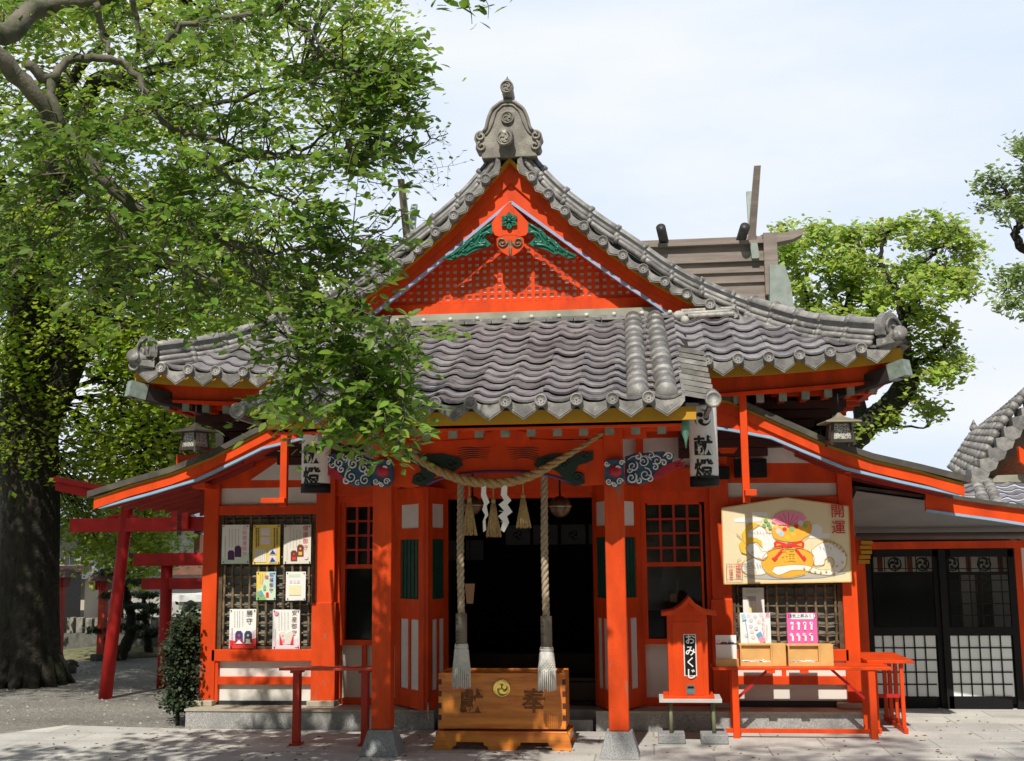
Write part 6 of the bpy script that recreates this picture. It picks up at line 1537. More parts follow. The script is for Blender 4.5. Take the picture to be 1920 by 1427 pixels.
# ================================================================== torii gates
def torii(name, label, xl, yb, Yd, xr, hgt_px, parts_):
    pass
t = thing('torii_gate', 'tall crimson torii gate with slanted pillar and name plaque, nearest the left wing', 'torii gate', (-5.0, 12.9, 0), 'torii gates left of the hall')
Yt = 12.92
def q3(x, y, Y=Yt): return at(x, y, Y)
def torii_parts(t, Y, lb, lt, rb, rt, rad, nuki, kasagi, plaque=None):
    for (a, c) in ((lb, lt), (rb, rt)):
        b = MB(); b.tube([(a[0], Y, 0), (c[0], Y, c[1])], [rad, rad*.88], 20); b.build('pillar', CRIM, t)
    b = MB(); b.box(nuki[0], nuki[1], Y-.06, Y+.06, nuki[2], nuki[3]); b.build('tie_beam', CRIM, t, .006)
    b = MB(); n = 10
    x0, x1, z0, h1, rise = kasagi
    pts_t = []; pts_b = []
    for k in range(n+1):
        f = k/n; u = abs(2*f-1)**2.2*rise; x = lerp(x0, x1, f); pts_t.append((x, z0+h1+u)); pts_b.append((x, z0+u))
    b.prism(pts_t+pts_b[::-1], Y-.10, Y+.10); b.build('lintel', CRIM, t, .006)
    b = MB(); b.prism([(x, z+.06) for x, z in pts_t]+[(x, z+.003) for x, z in pts_t[::-1]], Y-.15, Y+.15); b.build('top_lintel', CRIM, t, .006)
a = q3(197,1310); c = q3(240,948); mir_x = q3(470,1000).x*1 ; cx = at(340,975,Yt).x+.0
nz0, nz1 = q3(250,997).z, q3(250,971).z
torii_parts(t, Yt, (a.x,), (c.x, c.z+.2), (2*cx-a.x,), (2*cx-c.x, c.z+.2), .075, (q3(136,985).x, 2*cx-q3(136,985).x), (q3(118,910).x, 2*cx-q3(118,910).x, q3(243,918).z-.06, .12, .14)) if False else None
kx = q3(112,900).x
torii_parts(t, Yt, (a.x,), (c.x, c.z+.02), (2*cx-a.x,), (2*cx-c.x, c.z+.02), .075, (q3(135,985).x, 2*cx-q3(135,985).x, nz0, nz1), (kx, 2*cx-kx, q3(243,946).z, .10, .17))
b = MB(); v0, v1 = at(322,993,Yt-.12), at(356,958,Yt-.12)
b.box(v0.x, v1.x, Yt-.16, Yt-.10, v0.z, v1.z+.02); pq = b.build('name_plaque', CRIM, t, .006)
b = MB(); text_mb(b, '稲荷大明神', (v0.x+v1.x)/2, v1.z-.035, .058, Yt-.161, .001, spacing=.74, bold=.001); b.build('lettering', INK, pq)
b = MB(); b.bar((a.x-.16+.20, Yt, nz1+.03), (a.x+.2, Yt, nz1+.03), .1, .03) ; 
for s_ in (-1,1): 
    x = lerp(a.x, c.x, .70); b.box(x+s_*.075, x+s_*.17, Yt-.04, Yt+.04, nz1+.001, nz1+.03)
b.build('wedge', CRIM, t)
t2 = thing('torii_gate', 'smaller crimson torii gate with straight flat top beam, farther behind the shrub', 'torii gate', (-5.3, 14.0, 0), 'torii gates left of the hall')
Y2 = 14.0
a = at(310,1290,Y2); x2 = at(312,1100,Y2).x; cx2 = x2+.85
for xx in (x2, 2*cx2-x2): b = MB(); b.tube([(xx, Y2, 0), (xx, Y2, at(312,1062,Y2).z+.01)], [.078,.07], 18); b.build('pillar', CRIM, t2)
L = at(255,1048,Y2).x; b = MB(); b.box(L, 2*cx2-L, Y2-.09, Y2+.09, at(300,1061,Y2).z, at(300,1037,Y2).z); b.build('top_lintel', CRIM, t2, .01)
L = at(268,1095,Y2).x; b = MB(); b.box(L, 2*cx2-L, Y2-.05, Y2+.05, at(300,1105,Y2).z, at(300,1084,Y2).z); b.build('tie_beam', CRIM, t2, .006)

# ================================================================== stone fence, lantern posts, stone post
YFc = 19.5
fz0, fz1 = 0, at(150,1158,YFc).z
t = thing('stone_fence', 'grey stone post fence along the shrine boundary behind the trees', 'fence', (-9.5, YFc, 0))
b = MB(); b.box(-12.0, -7.4, YFc-.15, YFc+.25, .001, .30); b.build('plinth', mat('dark_stone', (.13,.125,.115), .85, .2, 12, dirt=(.07,.08,.05), dscale=5), t)
for k in range(27):
    x = -11.9+k*.165; b = MB(); b.box(x, x+.115, YFc-.05, YFc+.07, .30, fz1+random.uniform(-.01,.01)); b.build('fence_post', mat('weathered_stone', (.27,.25,.22), .85, .2, 12, dirt=(.14,.14,.11), dscale=5), t, .01)
b = MB(); b.box(-12.0,-7.4,YFc+.071,YFc+.10,fz1-.25,fz1-.17); b.build('rail', mat('weathered_stone', (.27,.25,.22)), t)
def lantern_post(px, pybot, pytop, wtop, lab, s_=1.):
    g0 = gnd(px, pybot); Y = g0.y; t = thing('lantern_post', lab, 'lantern post', g0, 'red lantern posts by the stone fence')
    z0 = at(px, pytop+34*s_, Y).z; b = MB(); b.box(g0.x-.055, g0.x+.055, Y-.055, Y+.055, .0, z0); b.build('post', mat('orange_red_paint', (.60,.055,.02), .5, .15, 8), t, .004)
    zt_ = at(px, pytop, Y).z; w_ = wtop*Y/F/2
    b = MB(); b.box(g0.x-w_*.55, g0.x+w_*.55, Y-w_*.5, Y+w_*.5, z0, z0+(zt_-z0)*.5); o = b.build('lamp_box', mat('lamp_lattice_red', (.30,.04,.02), .6, .3, 25), t)
    b = MB()
    for k in range(5): x = lerp(g0.x-w_*.52, g0.x+w_*.52, k/4); b.box(x-.012, x+.012, Y-w_*.5-.012, Y-w_*.5-.001, z0, z0+(zt_-z0)*.5)
    b.build('lattice_bars', CRIM, o)
    b = MB(); zb_ = z0+(zt_-z0)*.5; b.hexa([(g0.x-w_*1.1,Y-w_,zb_),(g0.x+w_*1.1,Y-w_,zb_),(g0.x+w_*1.1,Y+w_,zb_),(g0.x-w_*1.1,Y+w_,zb_)], [(g0.x-w_*.95,Y-.02,zt_),(g0.x+w_*.95,Y-.02,zt_),(g0.x+w_*.95,Y+.02,zt_),(g0.x-w_*.95,Y+.02,zt_)]); b.build('lamp_roof', mat('brown_tin_roof', (.15,.07,.05), .6, .2, 6), t)
    b = MB(); b.box(g0.x-.12, g0.x+.12, Y-.12, Y+.12, .001, .10); b.build('base_stone', mat('dark_stone', (.13,.125,.115)), t, .01)
lantern_post(107, 1252, 1066, 48, 'red lantern post with brown tin roof right beside the huge dark trunk')
lantern_post(189, 1238, 1072, 42, 'red lantern post half hidden behind the leaning torii pillar')
g0 = gnd(354, 1240); t = thing('stone_post', 'grey stone post with round knob top showing above the shrub', 'stone post', g0)
Yk = g0.y; zk = at(354,1130,Yk).z; b = MB(); b.box(g0.x-.13, g0.x+.13, Yk-.13, Yk+.13, 0, zk-.22); b.build('shaft', mat('weathered_stone', (.27,.25,.22)), t, .01)
b = MB(); b.lathe((g0.x, Yk, zk-.22), [(.16,0),(.16,.05),(.07,.08),(.06,.11),(.10,.15),(.10,.20),(.05,.24),(.01,.26)], 14); b.build('knob', mat('weathered_stone', (.27,.25,.22)), t)
# mossy rocks and low mound
t = tag(MB().lathe(gnd(215,1225), [(1.3,0),(1.05,.05),(.6,.09),(.1,.10)], 24).build('grass_mound', mat('mossy_earth', (.13,.13,.06), .95, .35, 9, .5, 60, dirt=(.20,.17,.11), dscale=3)), kind='structure')
for i, (px, py, s_, lab) in enumerate(((118,1262,.16,'mossy rock at the right foot of the huge trunk'),(130,1250,.12,'smaller dark rock behind the mossy rock by the trunk'))):
    g0 = gnd(px, py); b = MB(); b.sphere(g0+Vector((0,0,s_*.25)), s_, 10, 1.2, .9, .6)
    b.v = [tuple(Vector(v)+Vector((random.uniform(-.02,.02) for _ in range(3)))) for v in b.v]; tag(recenter(b.build('rock', mat('mossy_rock', (.09,.09,.07), .9, .3, 12, .4, 40))), lab, 'rock')

# ================================================================== houses beyond
def house(name, lab, x0, x1, y0, y1, Y, wallc, roofc, dep=6., rooft='flat', wins=(), cat='house'):
    a, c = at(x0, (y0+y1)/2, Y).x, at(x1, (y0+y1)/2, Y).x; z1 = at((x0+x1)/2, y0, Y).z
    t = thing(name, lab, cat, ((a+c)/2, Y+dep/2, 0))
    b = MB(); b.box(a, c, Y, Y+dep, 0, z1); b.build('wall', wallc, t)
    if rooft == 'gable':
        h = (c-a)*.16; b = MB(); b.prism([(a-.4, z1+.01), (c+.4, z1+.01), (c+.4, z1+.12), ((a+c)/2, z1+h+.25), (a-.4, z1+.12)], Y-.4, Y+dep+.4); b.build('roof', roofc, t)
    elif rooft == 'side':
        b = MB(); zz = z1; b.hexa([(a-.3,Y-.7,zz-.05),(c+.3,Y-.7,zz-.05),(c+.3,Y-.7,zz+.05),(a-.3,Y-.7,zz+.05)], [(a-.3,Y+dep/2,zz+1.1),(c+.3,Y+dep/2,zz+1.1),(c+.3,Y+dep/2,zz+1.2),(a-.3,Y+dep/2,zz+1.2)]); b.build('roof', roofc, t)
        b = MB(); b.hexa([(a-.3,Y+dep/2,zz+1.1),(c+.3,Y+dep/2,zz+1.1),(c+.3,Y+dep/2,zz+1.2),(a-.3,Y+dep/2,zz+1.2)], [(a-.3,Y+dep+.7,zz-.05),(c+.3,Y+dep+.7,zz-.05),(c+.3,Y+dep+.7,zz+.05),(a-.3,Y+dep+.7,zz+.05)]); b.build('roof', roofc, t)
    else:
        b = MB(); b.box(a-.15, c+.15, Y-.15, Y+dep+.15, z1+.004, z1+.15); b.build('roof', roofc, t)
    for (wx0, wy0, wx1, wy1) in wins:
        b = MB(); b.px(wx0,wy0,wx1,wy1,Y-.05,.049); w_ = b.build('window', mat('aluminium_frame', (.4,.4,.4), .5), t)
        b = MB(); xm = (wx0+wx1)/2; b.px(wx0+.8,wy0+.8,xm-.4,wy1-.8,Y-.06,.009); b.px(xm+.4,wy0+.8,wx1-.8,wy1-.8,Y-.06,.009); b.build('pane', mat('dull_window_glass', (.04,.05,.055), .15), w_)
    return t
W1 = mat('grey_siding', (.33,.32,.29), .8, .12, 2, dirt=(.22,.2,.18), dscale=1); W2 = mat('beige_wall', (.50,.44,.35), .8, .08, 2); W3 = mat('terracotta_wall', (.46,.22,.12), .8, .1, 2); W4 = mat('white_wall', (.70,.69,.66), .8, .05, 2); RB = mat('blue_grey_roof', (.14,.16,.19), .6, .15, 5); RR = mat('brown_roof', (.20,.09,.06), .7, .15, 5); RG = mat('pale_green_wall', (.42,.52,.44), .8, .08, 2)
house('house', 'grey two storey house behind the big trunk and the stone fence', 40,172,985,1200,30,W1,RB,7,'side',[(120,1040,140,1062),(150,1040,168,1062),(95,1000,112,1022)])
house('house', 'terracotta walled house with dark roof seen between the torii and the hall', 296,372,1002,1200,38,W3,RB,8,'side',[(320,1015,335,1028)])
house('shed', 'beige garden shed with blue grey roof behind the stone fence', 122,158,1086,1180,26,W2,RB,3,'gable')
house('house', 'white walled house with brown roof in the gap below the smaller torii', 322,420,1078,1200,30,W4,RR,6,'gable',[(345,1090,365,1105)])
house('house', 'tall beige house partly hidden behind the leaves at the far left', -140,60,960,1200,32,W2,RR,8,'side',[(5,1040,30,1070),(-40,1040,-15,1070)])
house('kiosk', 'pale green low building behind the smaller torii pillar', 335,420,1128,1190,26,RG,W4,3)
house('wash_shed', 'dark roofed low shed at the left edge behind the trunk', -120,14,1078,1200,22,mat('dark_shed', (.05,.045,.04), .8),RR,3)
sheet('road', -40, -5, 22.2, 24.8, .006, mat('pale_road', (.34,.335,.32), .85, .08, 2))
# distant low wall that closes the street
b = MB(); b.box(-40, -4.9, 27, 27.2, 0, .7); tag(recenter(b.build('garden_wall', mat('pale_concrete', (.42,.40,.37), .85, .1, 3))), 'pale low concrete wall along the far side of the street', 'wall')
# utility wires
for i, (a, c) in enumerate((((60,800,14.5),(350,853,13.6)),((130,812,15),(346,858,14)),((-20,760,14),(60,800,14.5)))):
    pass
for i, (y0, y1, lab) in enumerate(((838,868,'uppermost of the thin overhead wires left of the hall roof'),(848,880,'middle one of the thin overhead wires left of the hall roof'),(866,890,'lowest of the thin overhead wires left of the hall roof'))):
    a, c = at(-60, y0-30, 24), at(460, y1+6, 24); b = MB(); b.tube([a.lerp(c, k/10)+Vector((0,0,-.25*math.sin(PI*k/10))) for k in range(11)], .012, 4); tag(recenter(b.build('overhead_wire', BLK)), lab, 'wire')
# ================================================================== foliage
def leaf_mat(name, c, tr=.35, isl=.35, hue=.03, rough=.45):
    return mat(name, c, rough, .18, .9, isl=isl, hue=hue, trans=tr, spec=.35)
LF_FRONT = leaf_mat('evergreen_leaf', (.17,.30,.04), .50)
LF_GINK = leaf_mat('ginkgo_leaf', (.30,.43,.04), .55, .32, .035)
LF_RIGHT = leaf_mat('camphor_leaf', (.34,.48,.08), .48, .35, .04)
LF_PINE = leaf_mat('pine_needle', (.035,.07,.022), .1, .3)
LF_SHRUB = leaf_mat('shrub_leaf', (.030,.050,.02), .15, .5)
LF_FAR = leaf_mat('pale_far_leaf', (.28,.38,.13), .45, .3)
def leaves(name, C, size, mt, parent=None, up=.35, long=1.7, face=(0,-.7,.35), fold=False, D=None):
    """C: (n,3) leaf centres; random orientation biased upward"""
    C = np.asarray(C, float); n = len(C)
    nrm = rng.normal(size=(n,3)); nrm[:,2] = np.abs(nrm[:,2])+up*2
    if face is not None: nrm += np.array(face)
    nrm /= np.linalg.norm(nrm, axis=1)[:,None]
    d = rng.normal(size=(n,3)) if D is None else np.asarray(D)+rng.normal(size=(n,3))*.25; d[:,2] -= .5 if D is None else .15; d -= (d*nrm).sum(1)[:,None]*nrm; d /= np.linalg.norm(d, axis=1)[:,None]
    s = np.cross(nrm, d); sz = size*rng.uniform(.6, 1.25, n)[:,None]
    L_ = d*sz*long*.5; W_ = s*sz*.5
    if fold:
        mid = C-nrm*sz*.10
        V = np.stack([C-L_, mid-L_*.05+W_*.0, C-L_*.35+W_*.85, C+L_*.35+W_*.7, C+L_, C+L_*.35-W_*.7, C-L_*.35-W_*.85], 1)
        V = V[:, [0,2,3,4,5,6]]
        V[:,0] -= nrm*sz*.08; V[:,3] -= nrm*sz*.12
        idx = (np.arange(n)*6)[:,None]; fq = np.concatenate([idx+np.array([[0,1,2,3]]), idx+np.array([[0,3,4,5]])], 0); nv = 6
    else:
        V = np.stack([C-L_, C+W_-nrm*sz*.05, C+L_, C-W_-nrm*sz*.05], 1); nv = 4
        fq = (np.arange(n)*4)[:,None]+np.arange(4)[None]
    V = V.reshape(-1,3); nf = len(fq)
    if parent is not None: V = V-np.array(wloc(parent))[None]
    me = bpy.data.meshes.new(name); me.vertices.add(len(V)); me.vertices.foreach_set('co', V.ravel())
    me.loops.add(nf*4); me.loops.foreach_set('vertex_index', fq.ravel().astype(np.int32))
    me.polygons.add(nf); me.polygons.foreach_set('loop_start', np.arange(nf, dtype=np.int32)*4)
    me.materials.append(mt); me.update(calc_edges=True); me.validate()
    o = bpy.data.objects.new(name, me); COL.objects.link(o)
    if parent is not None: o.parent = parent
    return o
def lobes(P_, ya, yb, n, r_, k_, Y0=None):
    """leafy clumps: n lobes of radius r_ with k_ clusters each, so the crown keeps gaps between them"""
    xs = [p[0] for p in P_]; ys = [p[1] for p in P_]; cs = []; out_ = []; tries = 0
    while len(cs) < n and tries < 6000:
        tries += 1; x, y = random.uniform(min(xs), max(xs)), random.uniform(min(ys), max(ys))
        if not in_poly(x, y, P_): continue
        c = at(x, y, random.uniform(ya, yb))
        if all(math.hypot(c.x-q.x, c.z-q.z) > r_*.95 for q in cs): cs.append(c)
    for c in cs:
        rr = r_*random.uniform(.65, 1.1)
        for _ in range(k_):
            v = Vector((random.gauss(0,1), random.gauss(0,1), random.gauss(0,1))).normalized()*rr*random.uniform(.45, 1)
            v.z *= .7; out_.append(c+v)
    return out_
def in_poly(x, y, P_):
    c = False; n = len(P_); j = n-1
    for i in range(n):
        if (P_[i][1] > y) != (P_[j][1] > y) and x < (P_[j][0]-P_[i][0])*(y-P_[i][1])/(P_[j][1]-P_[i][1])+P_[i][0]: c = not c
        j = i
    return c
def limb(mb, pts, r0, r1, seg=8, n=None, wob=.0):
    P_ = pl(pts, n or max(6, len(pts)*5)); m_ = len(P_)-1
    P_ = [p+Vector((random.gauss(0,wob), random.gauss(0,wob), random.gauss(0,wob))) if 0 < i < m_ else p for i, p in enumerate(P_)]
    mb.tube(P_, [lerp(r0, r1, (i/m_)**.8) for i in range(m_+1)], seg); return P_
def crown_from_clusters(name, cl, mt, wood, parent, anchor, leaf, per, spread, long=1.7, fold=False, twr=.006, droop=.1, face=(0,-.7,.35), maxd=2.2, spray=0):
    """cl: cluster centres. each gets a twig from the nearest anchor point and a spray of leaves along it"""
    A = np.array([tuple(p) for p in anchor]); pts = []; DD = []
    for c in cl:
        cc = np.array(tuple(c)); dd = ((A-cc)**2).sum(1); j = int(dd.argmin()); a = A[j]
        if dd[j] > maxd**2: a = cc+np.array([random.uniform(-.4,.4), random.uniform(-.3,.3), .35])
        va, vc = Vector(a), Vector(cc); mid = va.lerp(vc, .5)+Vector((random.gauss(0,.06), random.gauss(0,.06), random.uniform(0,.12)))
        if twr: wood.tube([va, mid, vc], [twr*1.6, twr, twr*.4], 3, False)
        if spray:
            for q_ in range(spray):
                o = mid.lerp(vc, random.uniform(.2, 1)); dv = Vector((random.gauss(0,1), random.gauss(0,.8), random.gauss(0,.55)-.15))+(vc-mid).normalized()*.7
                dv.normalize(); ln = random.uniform(.13, .30)*spread*9; e1 = o+dv*ln*.5; e2 = o+dv*ln+Vector((0,0,-.12*ln)); wood.tube([o, e1, e2], [twr*.7, twr*.5, twr*.25], 3, False)
                sd_ = dv.cross(Vector((0,0,1))).normalized(); nl = max(3, int(per*random.uniform(.7, 1.3)))
                for i_ in range(nl):
                    f_ = .15+.85*i_/(nl-1); b_ = o.lerp(e1, f_*2) if f_ < .5 else e1.lerp(e2, f_*2-1); ld = (dv*.8+sd_*(1 if i_ % 2 else -1)*(1.0 if i_ < nl-1 else .1)).normalized()
                    pts.append(np.array([tuple(b_+ld*leaf*long*.5+Vector((0,0,random.uniform(-.01,.01))))])); DD.append(tuple(ld))
            continue
        k = np.random.default_rng(random.randrange(1 << 30)); n = int(per*random.uniform(.6,1.4))
        t = k.uniform(.45, 1.05, n)[:,None]; base = np.array(mid)*(1-t)+np.array(vc)*t
        pts.append(base+k.normal(size=(n,3))*np.array([spread, spread, spread*.7])+np.array([0,0,-droop])*k.uniform(0,1,n)[:,None])
    return leaves(name, np.concatenate(pts), leaf, mt, parent, long=long, fold=fold, face=face, D=DD if spray else None)

# ---- foreground evergreen reaching in from the upper left
fg = thing('evergreen_tree', 'broadleaf evergreen with pale mottled limbs reaching across the upper left in front of the roof', 'tree', (-4.6, 4.6, 0))
W_ = MB(); anchor = []
def fl_(pts, r0, r1, n=None):
    P_ = limb(W_, [at(x, y, Y) for x, y, Y in pts], r0, r1, 8, n, .008); anchor.extend(P_); return P_
fl_([(-420,420,5.0),(-200,200,5.4),(-40,95,5.8),(40,150,6.0),(110,235,6.2),(170,310,6.3),(250,385,6.4),(330,425,6.5),(400,440,6.6),(480,475,6.6)], .10, .022)
fl_([(-200,200,5.4),(-60,70,5.8),(20,60,6.0),(60,20,6.1),(120,4,6.2),(190,-5,6.2),(300,-60,6.2)], .085, .045)
fl_([(50,120,6.0),(90,150,6.1),(130,115,6.2),(200,108,6.2),(240,130,6.3),(290,190,6.3),(300,225,6.3),(360,250,6.4),(420,265,6.4),(480,295,6.5),(560,295,6.5),(640,280,6.5)], .030, .009)
fl_([(90,150,6.1),(110,215,6.1),(130,290,6.2),(170,370,6.2),(210,400,6.3),(250,470,6.3),(330,490,6.4),(420,535,6.4),(500,530,6.4),(560,560,6.4),(620,640,6.4),(680,700,6.4)], .028, .008)
fl_([(270,110,6.3),(330,60,6.3),(380,35,6.3),(450,32,6.3),(520,25,6.3),(570,50,6.4),(600,100,6.4),(650,140,6.4),(700,170,6.5)], .022, .007)
fl_([(240,-30,6.1),(255,40,6.2),(258,110,6.3)], .02, .012); fl_([(180,5,6.1),(190,60,6.2),(205,100,6.2)], .02, .012)
fl_([(300,340,6.4),(380,305,6.4),(440,340,6.5),(500,360,6.5),(560,380,6.6)], .016, .006)
fl_([(510,-20,6.3),(545,40,6.4),(590,70,6.5),(640,120,6.5),(720,150,6.6)], .016, .006)
fl_([(400,440,6.6),(470,500,6.6),(520,590,6.5),(560,680,6.4),(600,740,6.4)], .014, .006)
fl_([(560,560,6.4),(640,570,6.4),(700,600,6.4),(760,640,6.4)], .012, .005)
fl_([(640,280,6.5),(720,290,6.6),(790,270,6.7),(840,250,6.8)], .008, .003)
fl_([(480,475,6.6),(560,470,6.6),(640,450,6.6),(720,430,6.7),(760,400,6.7)], .010, .004)
# trunk standing left of the frame and limbs overhead that shade the court
limb(W_, [(-4.6,4.6,-.05),(-4.55,4.65,1.2),(-4.45,4.8,2.3),tuple(at(-420,420,5.0))], .34, .13, 14)
ov = []
for pts in ([(-4.5,4.7,2.0),(-4.4,3.0,5.0),(-3.4,1.2,8.4),(-1.4,-.8,10.8),(.8,-2,12)], [(-3.4,1.2,8.4),(-2.0,-1.6,10.4),(-.5,-3.4,11.6)], [(-1.4,-.8,10.8),(.5,-.6,11.8),(2.4,-1.4,12.4)]):
    ov += limb(W_, [Vector(p) for p in pts], .11, .025, 8)
regions = [  # polygon in the photo, depth range, number of twigs
 ([(-60,-60),(720,-60),(770,60),(785,160),(820,200),(770,260),(700,330),(600,330),(500,300),(350,330),(150,300),(-60,260)], (5.7,7.2), 128),
 ([(-60,240),(160,280),(400,300),(620,330),(680,400),(640,480),(500,520),(330,500),(180,480),(-60,450)], (5.8,7.3), 84),
 ([(-60,440),(200,470),(420,520),(560,500),(600,560),(540,640),(380,600),(250,620),(120,600),(-60,620)], (6.0,7.4), 54),
 ([(600,380),(700,350),(760,400),(740,460),(690,500),(700,590),(600,600),(560,520),(540,440)], (6.2,6.9), 28),
 ([(500,580),(640,560),(720,600),(800,620),(770,700),(760,760),(780,840),(720,860),(640,840),(610,785),(500,785),(480,730),(560,690)], (6.0,6.6), 74),
 ([(640,170),(760,150),(815,190),(790,250),(720,300),(640,290)], (6.4,6.9), 20),
 ([(700,60),(775,50),(790,150),(700,180)], (6.3,6.9), 12),
]
cl = []
for P_, (ya, yb), n in regions:
    xs = [p[0] for p in P_]; ys = [p[1] for p in P_]; k = 0; seeds = []
    while k < n:
        x, y = random.uniform(min(xs), max(xs)), random.uniform(min(ys), max(ys))
        if not in_poly(x, y, P_): continue
        # clumpy density with gaps
        if math.sin(x*.021+y*.013+1.3)*math.cos(y*.024-x*.009) < -.35 and random.random() < .75: continue
        cl.append(at(x, y, random.uniform(ya, yb))); k += 1
crown_from_clusters('crown', cl, LF_FRONT, W_, fg, anchor, .042, 8, .10, 1.75, True, .0045, .06, maxd=1.4, spray=5)
# crown high over the court (above the frame): it throws the dappled shade on the paving and the lower front
oc = []
for i in range(150):
    x = random.uniform(-1.2, 4.6); y = random.uniform(-4.6, .0); z = 11.8+random.uniform(-.8,.9)
    if math.sin(x*1.9+.4)*math.sin(y*2.3+x*.7) < -.45: continue
    oc.append(Vector((x, y, z)))
for i in range(40):
    oc.append(Vector((random.uniform(-5.6,-4.2), random.uniform(3.0,5.0), random.uniform(4.6,6.6))))
crown_from_clusters('crown', oc, LF_FRONT, W_, fg, ov, .085, 26, .20, 1.7, False, .007, .1, maxd=1.6)
# fine bare sprays at the right edge of the crown, and the sprig at top centre
W2_ = []
for pts, n in (([(690,300,6.9),(760,290,7.0),(830,260,7.0)], 26), ([(700,310,6.9),(770,320,7.0),(850,310,7.0)], 24), ([(690,340,6.9),(750,350,7.0),(800,340,7.0)], 16), ([(690,430,6.7),(730,380,6.8),(745,360,6.8)], 12)):
    P_ = limb(W_, [at(*p) for p in pts], .004, .0012, 3)
    for i in range(n): 
        b_ = random.choice(P_[2:]); e = b_+Vector((random.uniform(-.05,.13), random.uniform(-.1,.1), random.uniform(-.12,.12))); W_.tube([b_, e], [.0016,.0006], 3, False); W2_.append(tuple(e)); W2_.append(tuple(b_.lerp(e, .6)))
leaves('twig_leaves', W2_, .026, LF_FRONT, fg, long=1.6)
tt = []
P_ = limb(W_, [at(820,-90,6.2), at(850,-30,6.2), at(880,15,6.2), at(885,45,6.2)], .008, .002, 5)
P_ += limb(W_, [at(850,-30,6.2), at(910,0,6.2), at(915,35,6.2)], .005, .0015, 4); P_ += limb(W_, [at(910,-20,6.2), at(975,-5,6.2)], .004, .0015, 4)
P_ += limb(W_, [at(780,-60,6.2), at(830,-5,6.2), at(855,-2,6.2)], .004, .0015, 4)
limb(W_, [at(600,-200,6.2), at(740,-140,6.2), at(820,-90,6.2)], .03, .008, 6)
leaves('sprig_leaves', [tuple(random.choice(P_)+Vector((random.gauss(0,.035), random.gauss(0,.03), random.gauss(0,.03)))) for _ in range(75)], .058, LF_FRONT, fg, long=1.8, fold=True)
W_.build('trunk', GBARK, fg)

# ---- huge old tree with dark trunk at the left
bt_ = thing('ginkgo_tree', 'huge old tree with thick dark trunk at the left edge and bright foliage', 'tree', (-7.55, 14.3, 0))
W_ = MB(); anc = []
Yg = 14.3
def gp(x, y, Y=Yg): return at(x, y, Y)
base = Vector((gp(48,1290).x, Yg, -.03))
def trunk(pts, rs, seg=18, rough=.06):
    P_ = [Vector(p) for p in pts]; n = len(P_)*4; Q = pl(P_, n); vs = []; ph = [random.uniform(0,6.3) for _ in range(5)]
    for i, p in enumerate(Q):
        t = i/n*(len(rs)-1); k = min(int(t), len(rs)-2); r_ = lerp(rs[k], rs[k+1], t-k)
        d = (Q[min(i+1,n)]-Q[max(i-1,0)]).normalized(); u = d.cross(Vector((0,1,0))).normalized(); v = d.cross(u)
        for s_ in range(seg):
            a = 2*PI*s_/seg; rr = r_*(1+rough*math.sin(3*a+ph[0]+i*.12)+rough*.8*math.sin(5*a+ph[1]-i*.1)+rough*.5*math.sin(8*a+ph[2]+i*.3)); vs.append(p+(u*math.cos(a)+v*math.sin(a))*rr)
    W_.smooth = True; W_.add(vs, [(i*seg+s_, i*seg+(s_+1) % seg, (i+1)*seg+(s_+1) % seg, (i+1)*seg+s_) for i in range(n) for s_ in range(seg)]); W_.smooth = False
    return Q
trunk([base, gp(49,1240), gp(52,1120), gp(54,950), gp(50,820), gp(60,700), gp(75,560), gp(85,440), gp(95,320), gp(110,150)], [.43,.38,.36,.35,.36,.37,.33,.26,.20,.14], 40, .045)
anc += trunk([gp(50,820), gp(100,740), gp(150,640), gp(185,560), (gp(215,480)), gp(240,380)], [.30,.24,.19,.15,.11,.07], 16)
anc += trunk([gp(70,620), gp(30,520), gp(0,400), gp(-30,250), gp(-40,100)], [.26,.22,.18,.14,.10], 14)
anc += trunk([gp(85,440), gp(130,330), gp(175,160), gp(220,150,14.0), gp(330,120,13.8)], [.2,.17,.12,.09,.05], 12)
limb(W_, [gp(80,500), (-7.8,12.5,5.6), (-7.6,10.5,6.9), (-6.8,9.2,7.3)], .16, .04, 8); anc += limb(W_, [(-7.8,12.5,5.6), (-9.0,10.8,7.0), (-9.6,9.4,7.3)], .09, .03, 7); anc += [Vector((x, y, 7.2)) for x, y in ((-7.6,10.5),(-6.8,9.2),(-6,10),(-5.4,11),(-8.6,9.4))]
for pts, r0 in (([(95,330,14.2),(180,250,13.8),(300,200,13.5),(430,190,13.5),(560,150,13.6)], .10), ([(110,200,14.2),(200,60,14),(330,-20,14)], .10), ([(240,400,14),(340,360,14),(450,300,14.2),(560,280,14.5),(640,240,14.8)], .07), ([(190,540,14),(300,500,13.8),(420,480,14),(520,420,14.3)], .06), ([(150,640,14),(220,600,14),(280,640,13.8),(330,700,13.8)], .045), ([(185,560,14.2),(250,540,14),(300,600,14),(320,720,14)], .04), ([(60,520,14.1),(-20,480,13.8),(-80,420,13.8)], .08), ([(120,760,14.4),(190,700,14.2),(230,760,14.2),(260,850,14.3)], .04)):
    anc += limb(W_, [at(*p) for p in pts], r0, .012, 7, None, .03)
for i in range(14):   # roots flaring at the foot
    a = 2*PI*i/14; d = Vector((math.cos(a), math.sin(a), 0)); W_.tube([base+d*.30+Vector((0,0,.35)), base+d*.42+Vector((0,0,.12)), base+d*(.52+.12*random.random())+Vector((0,0,-.03))], [.13,.10,.04], 8)
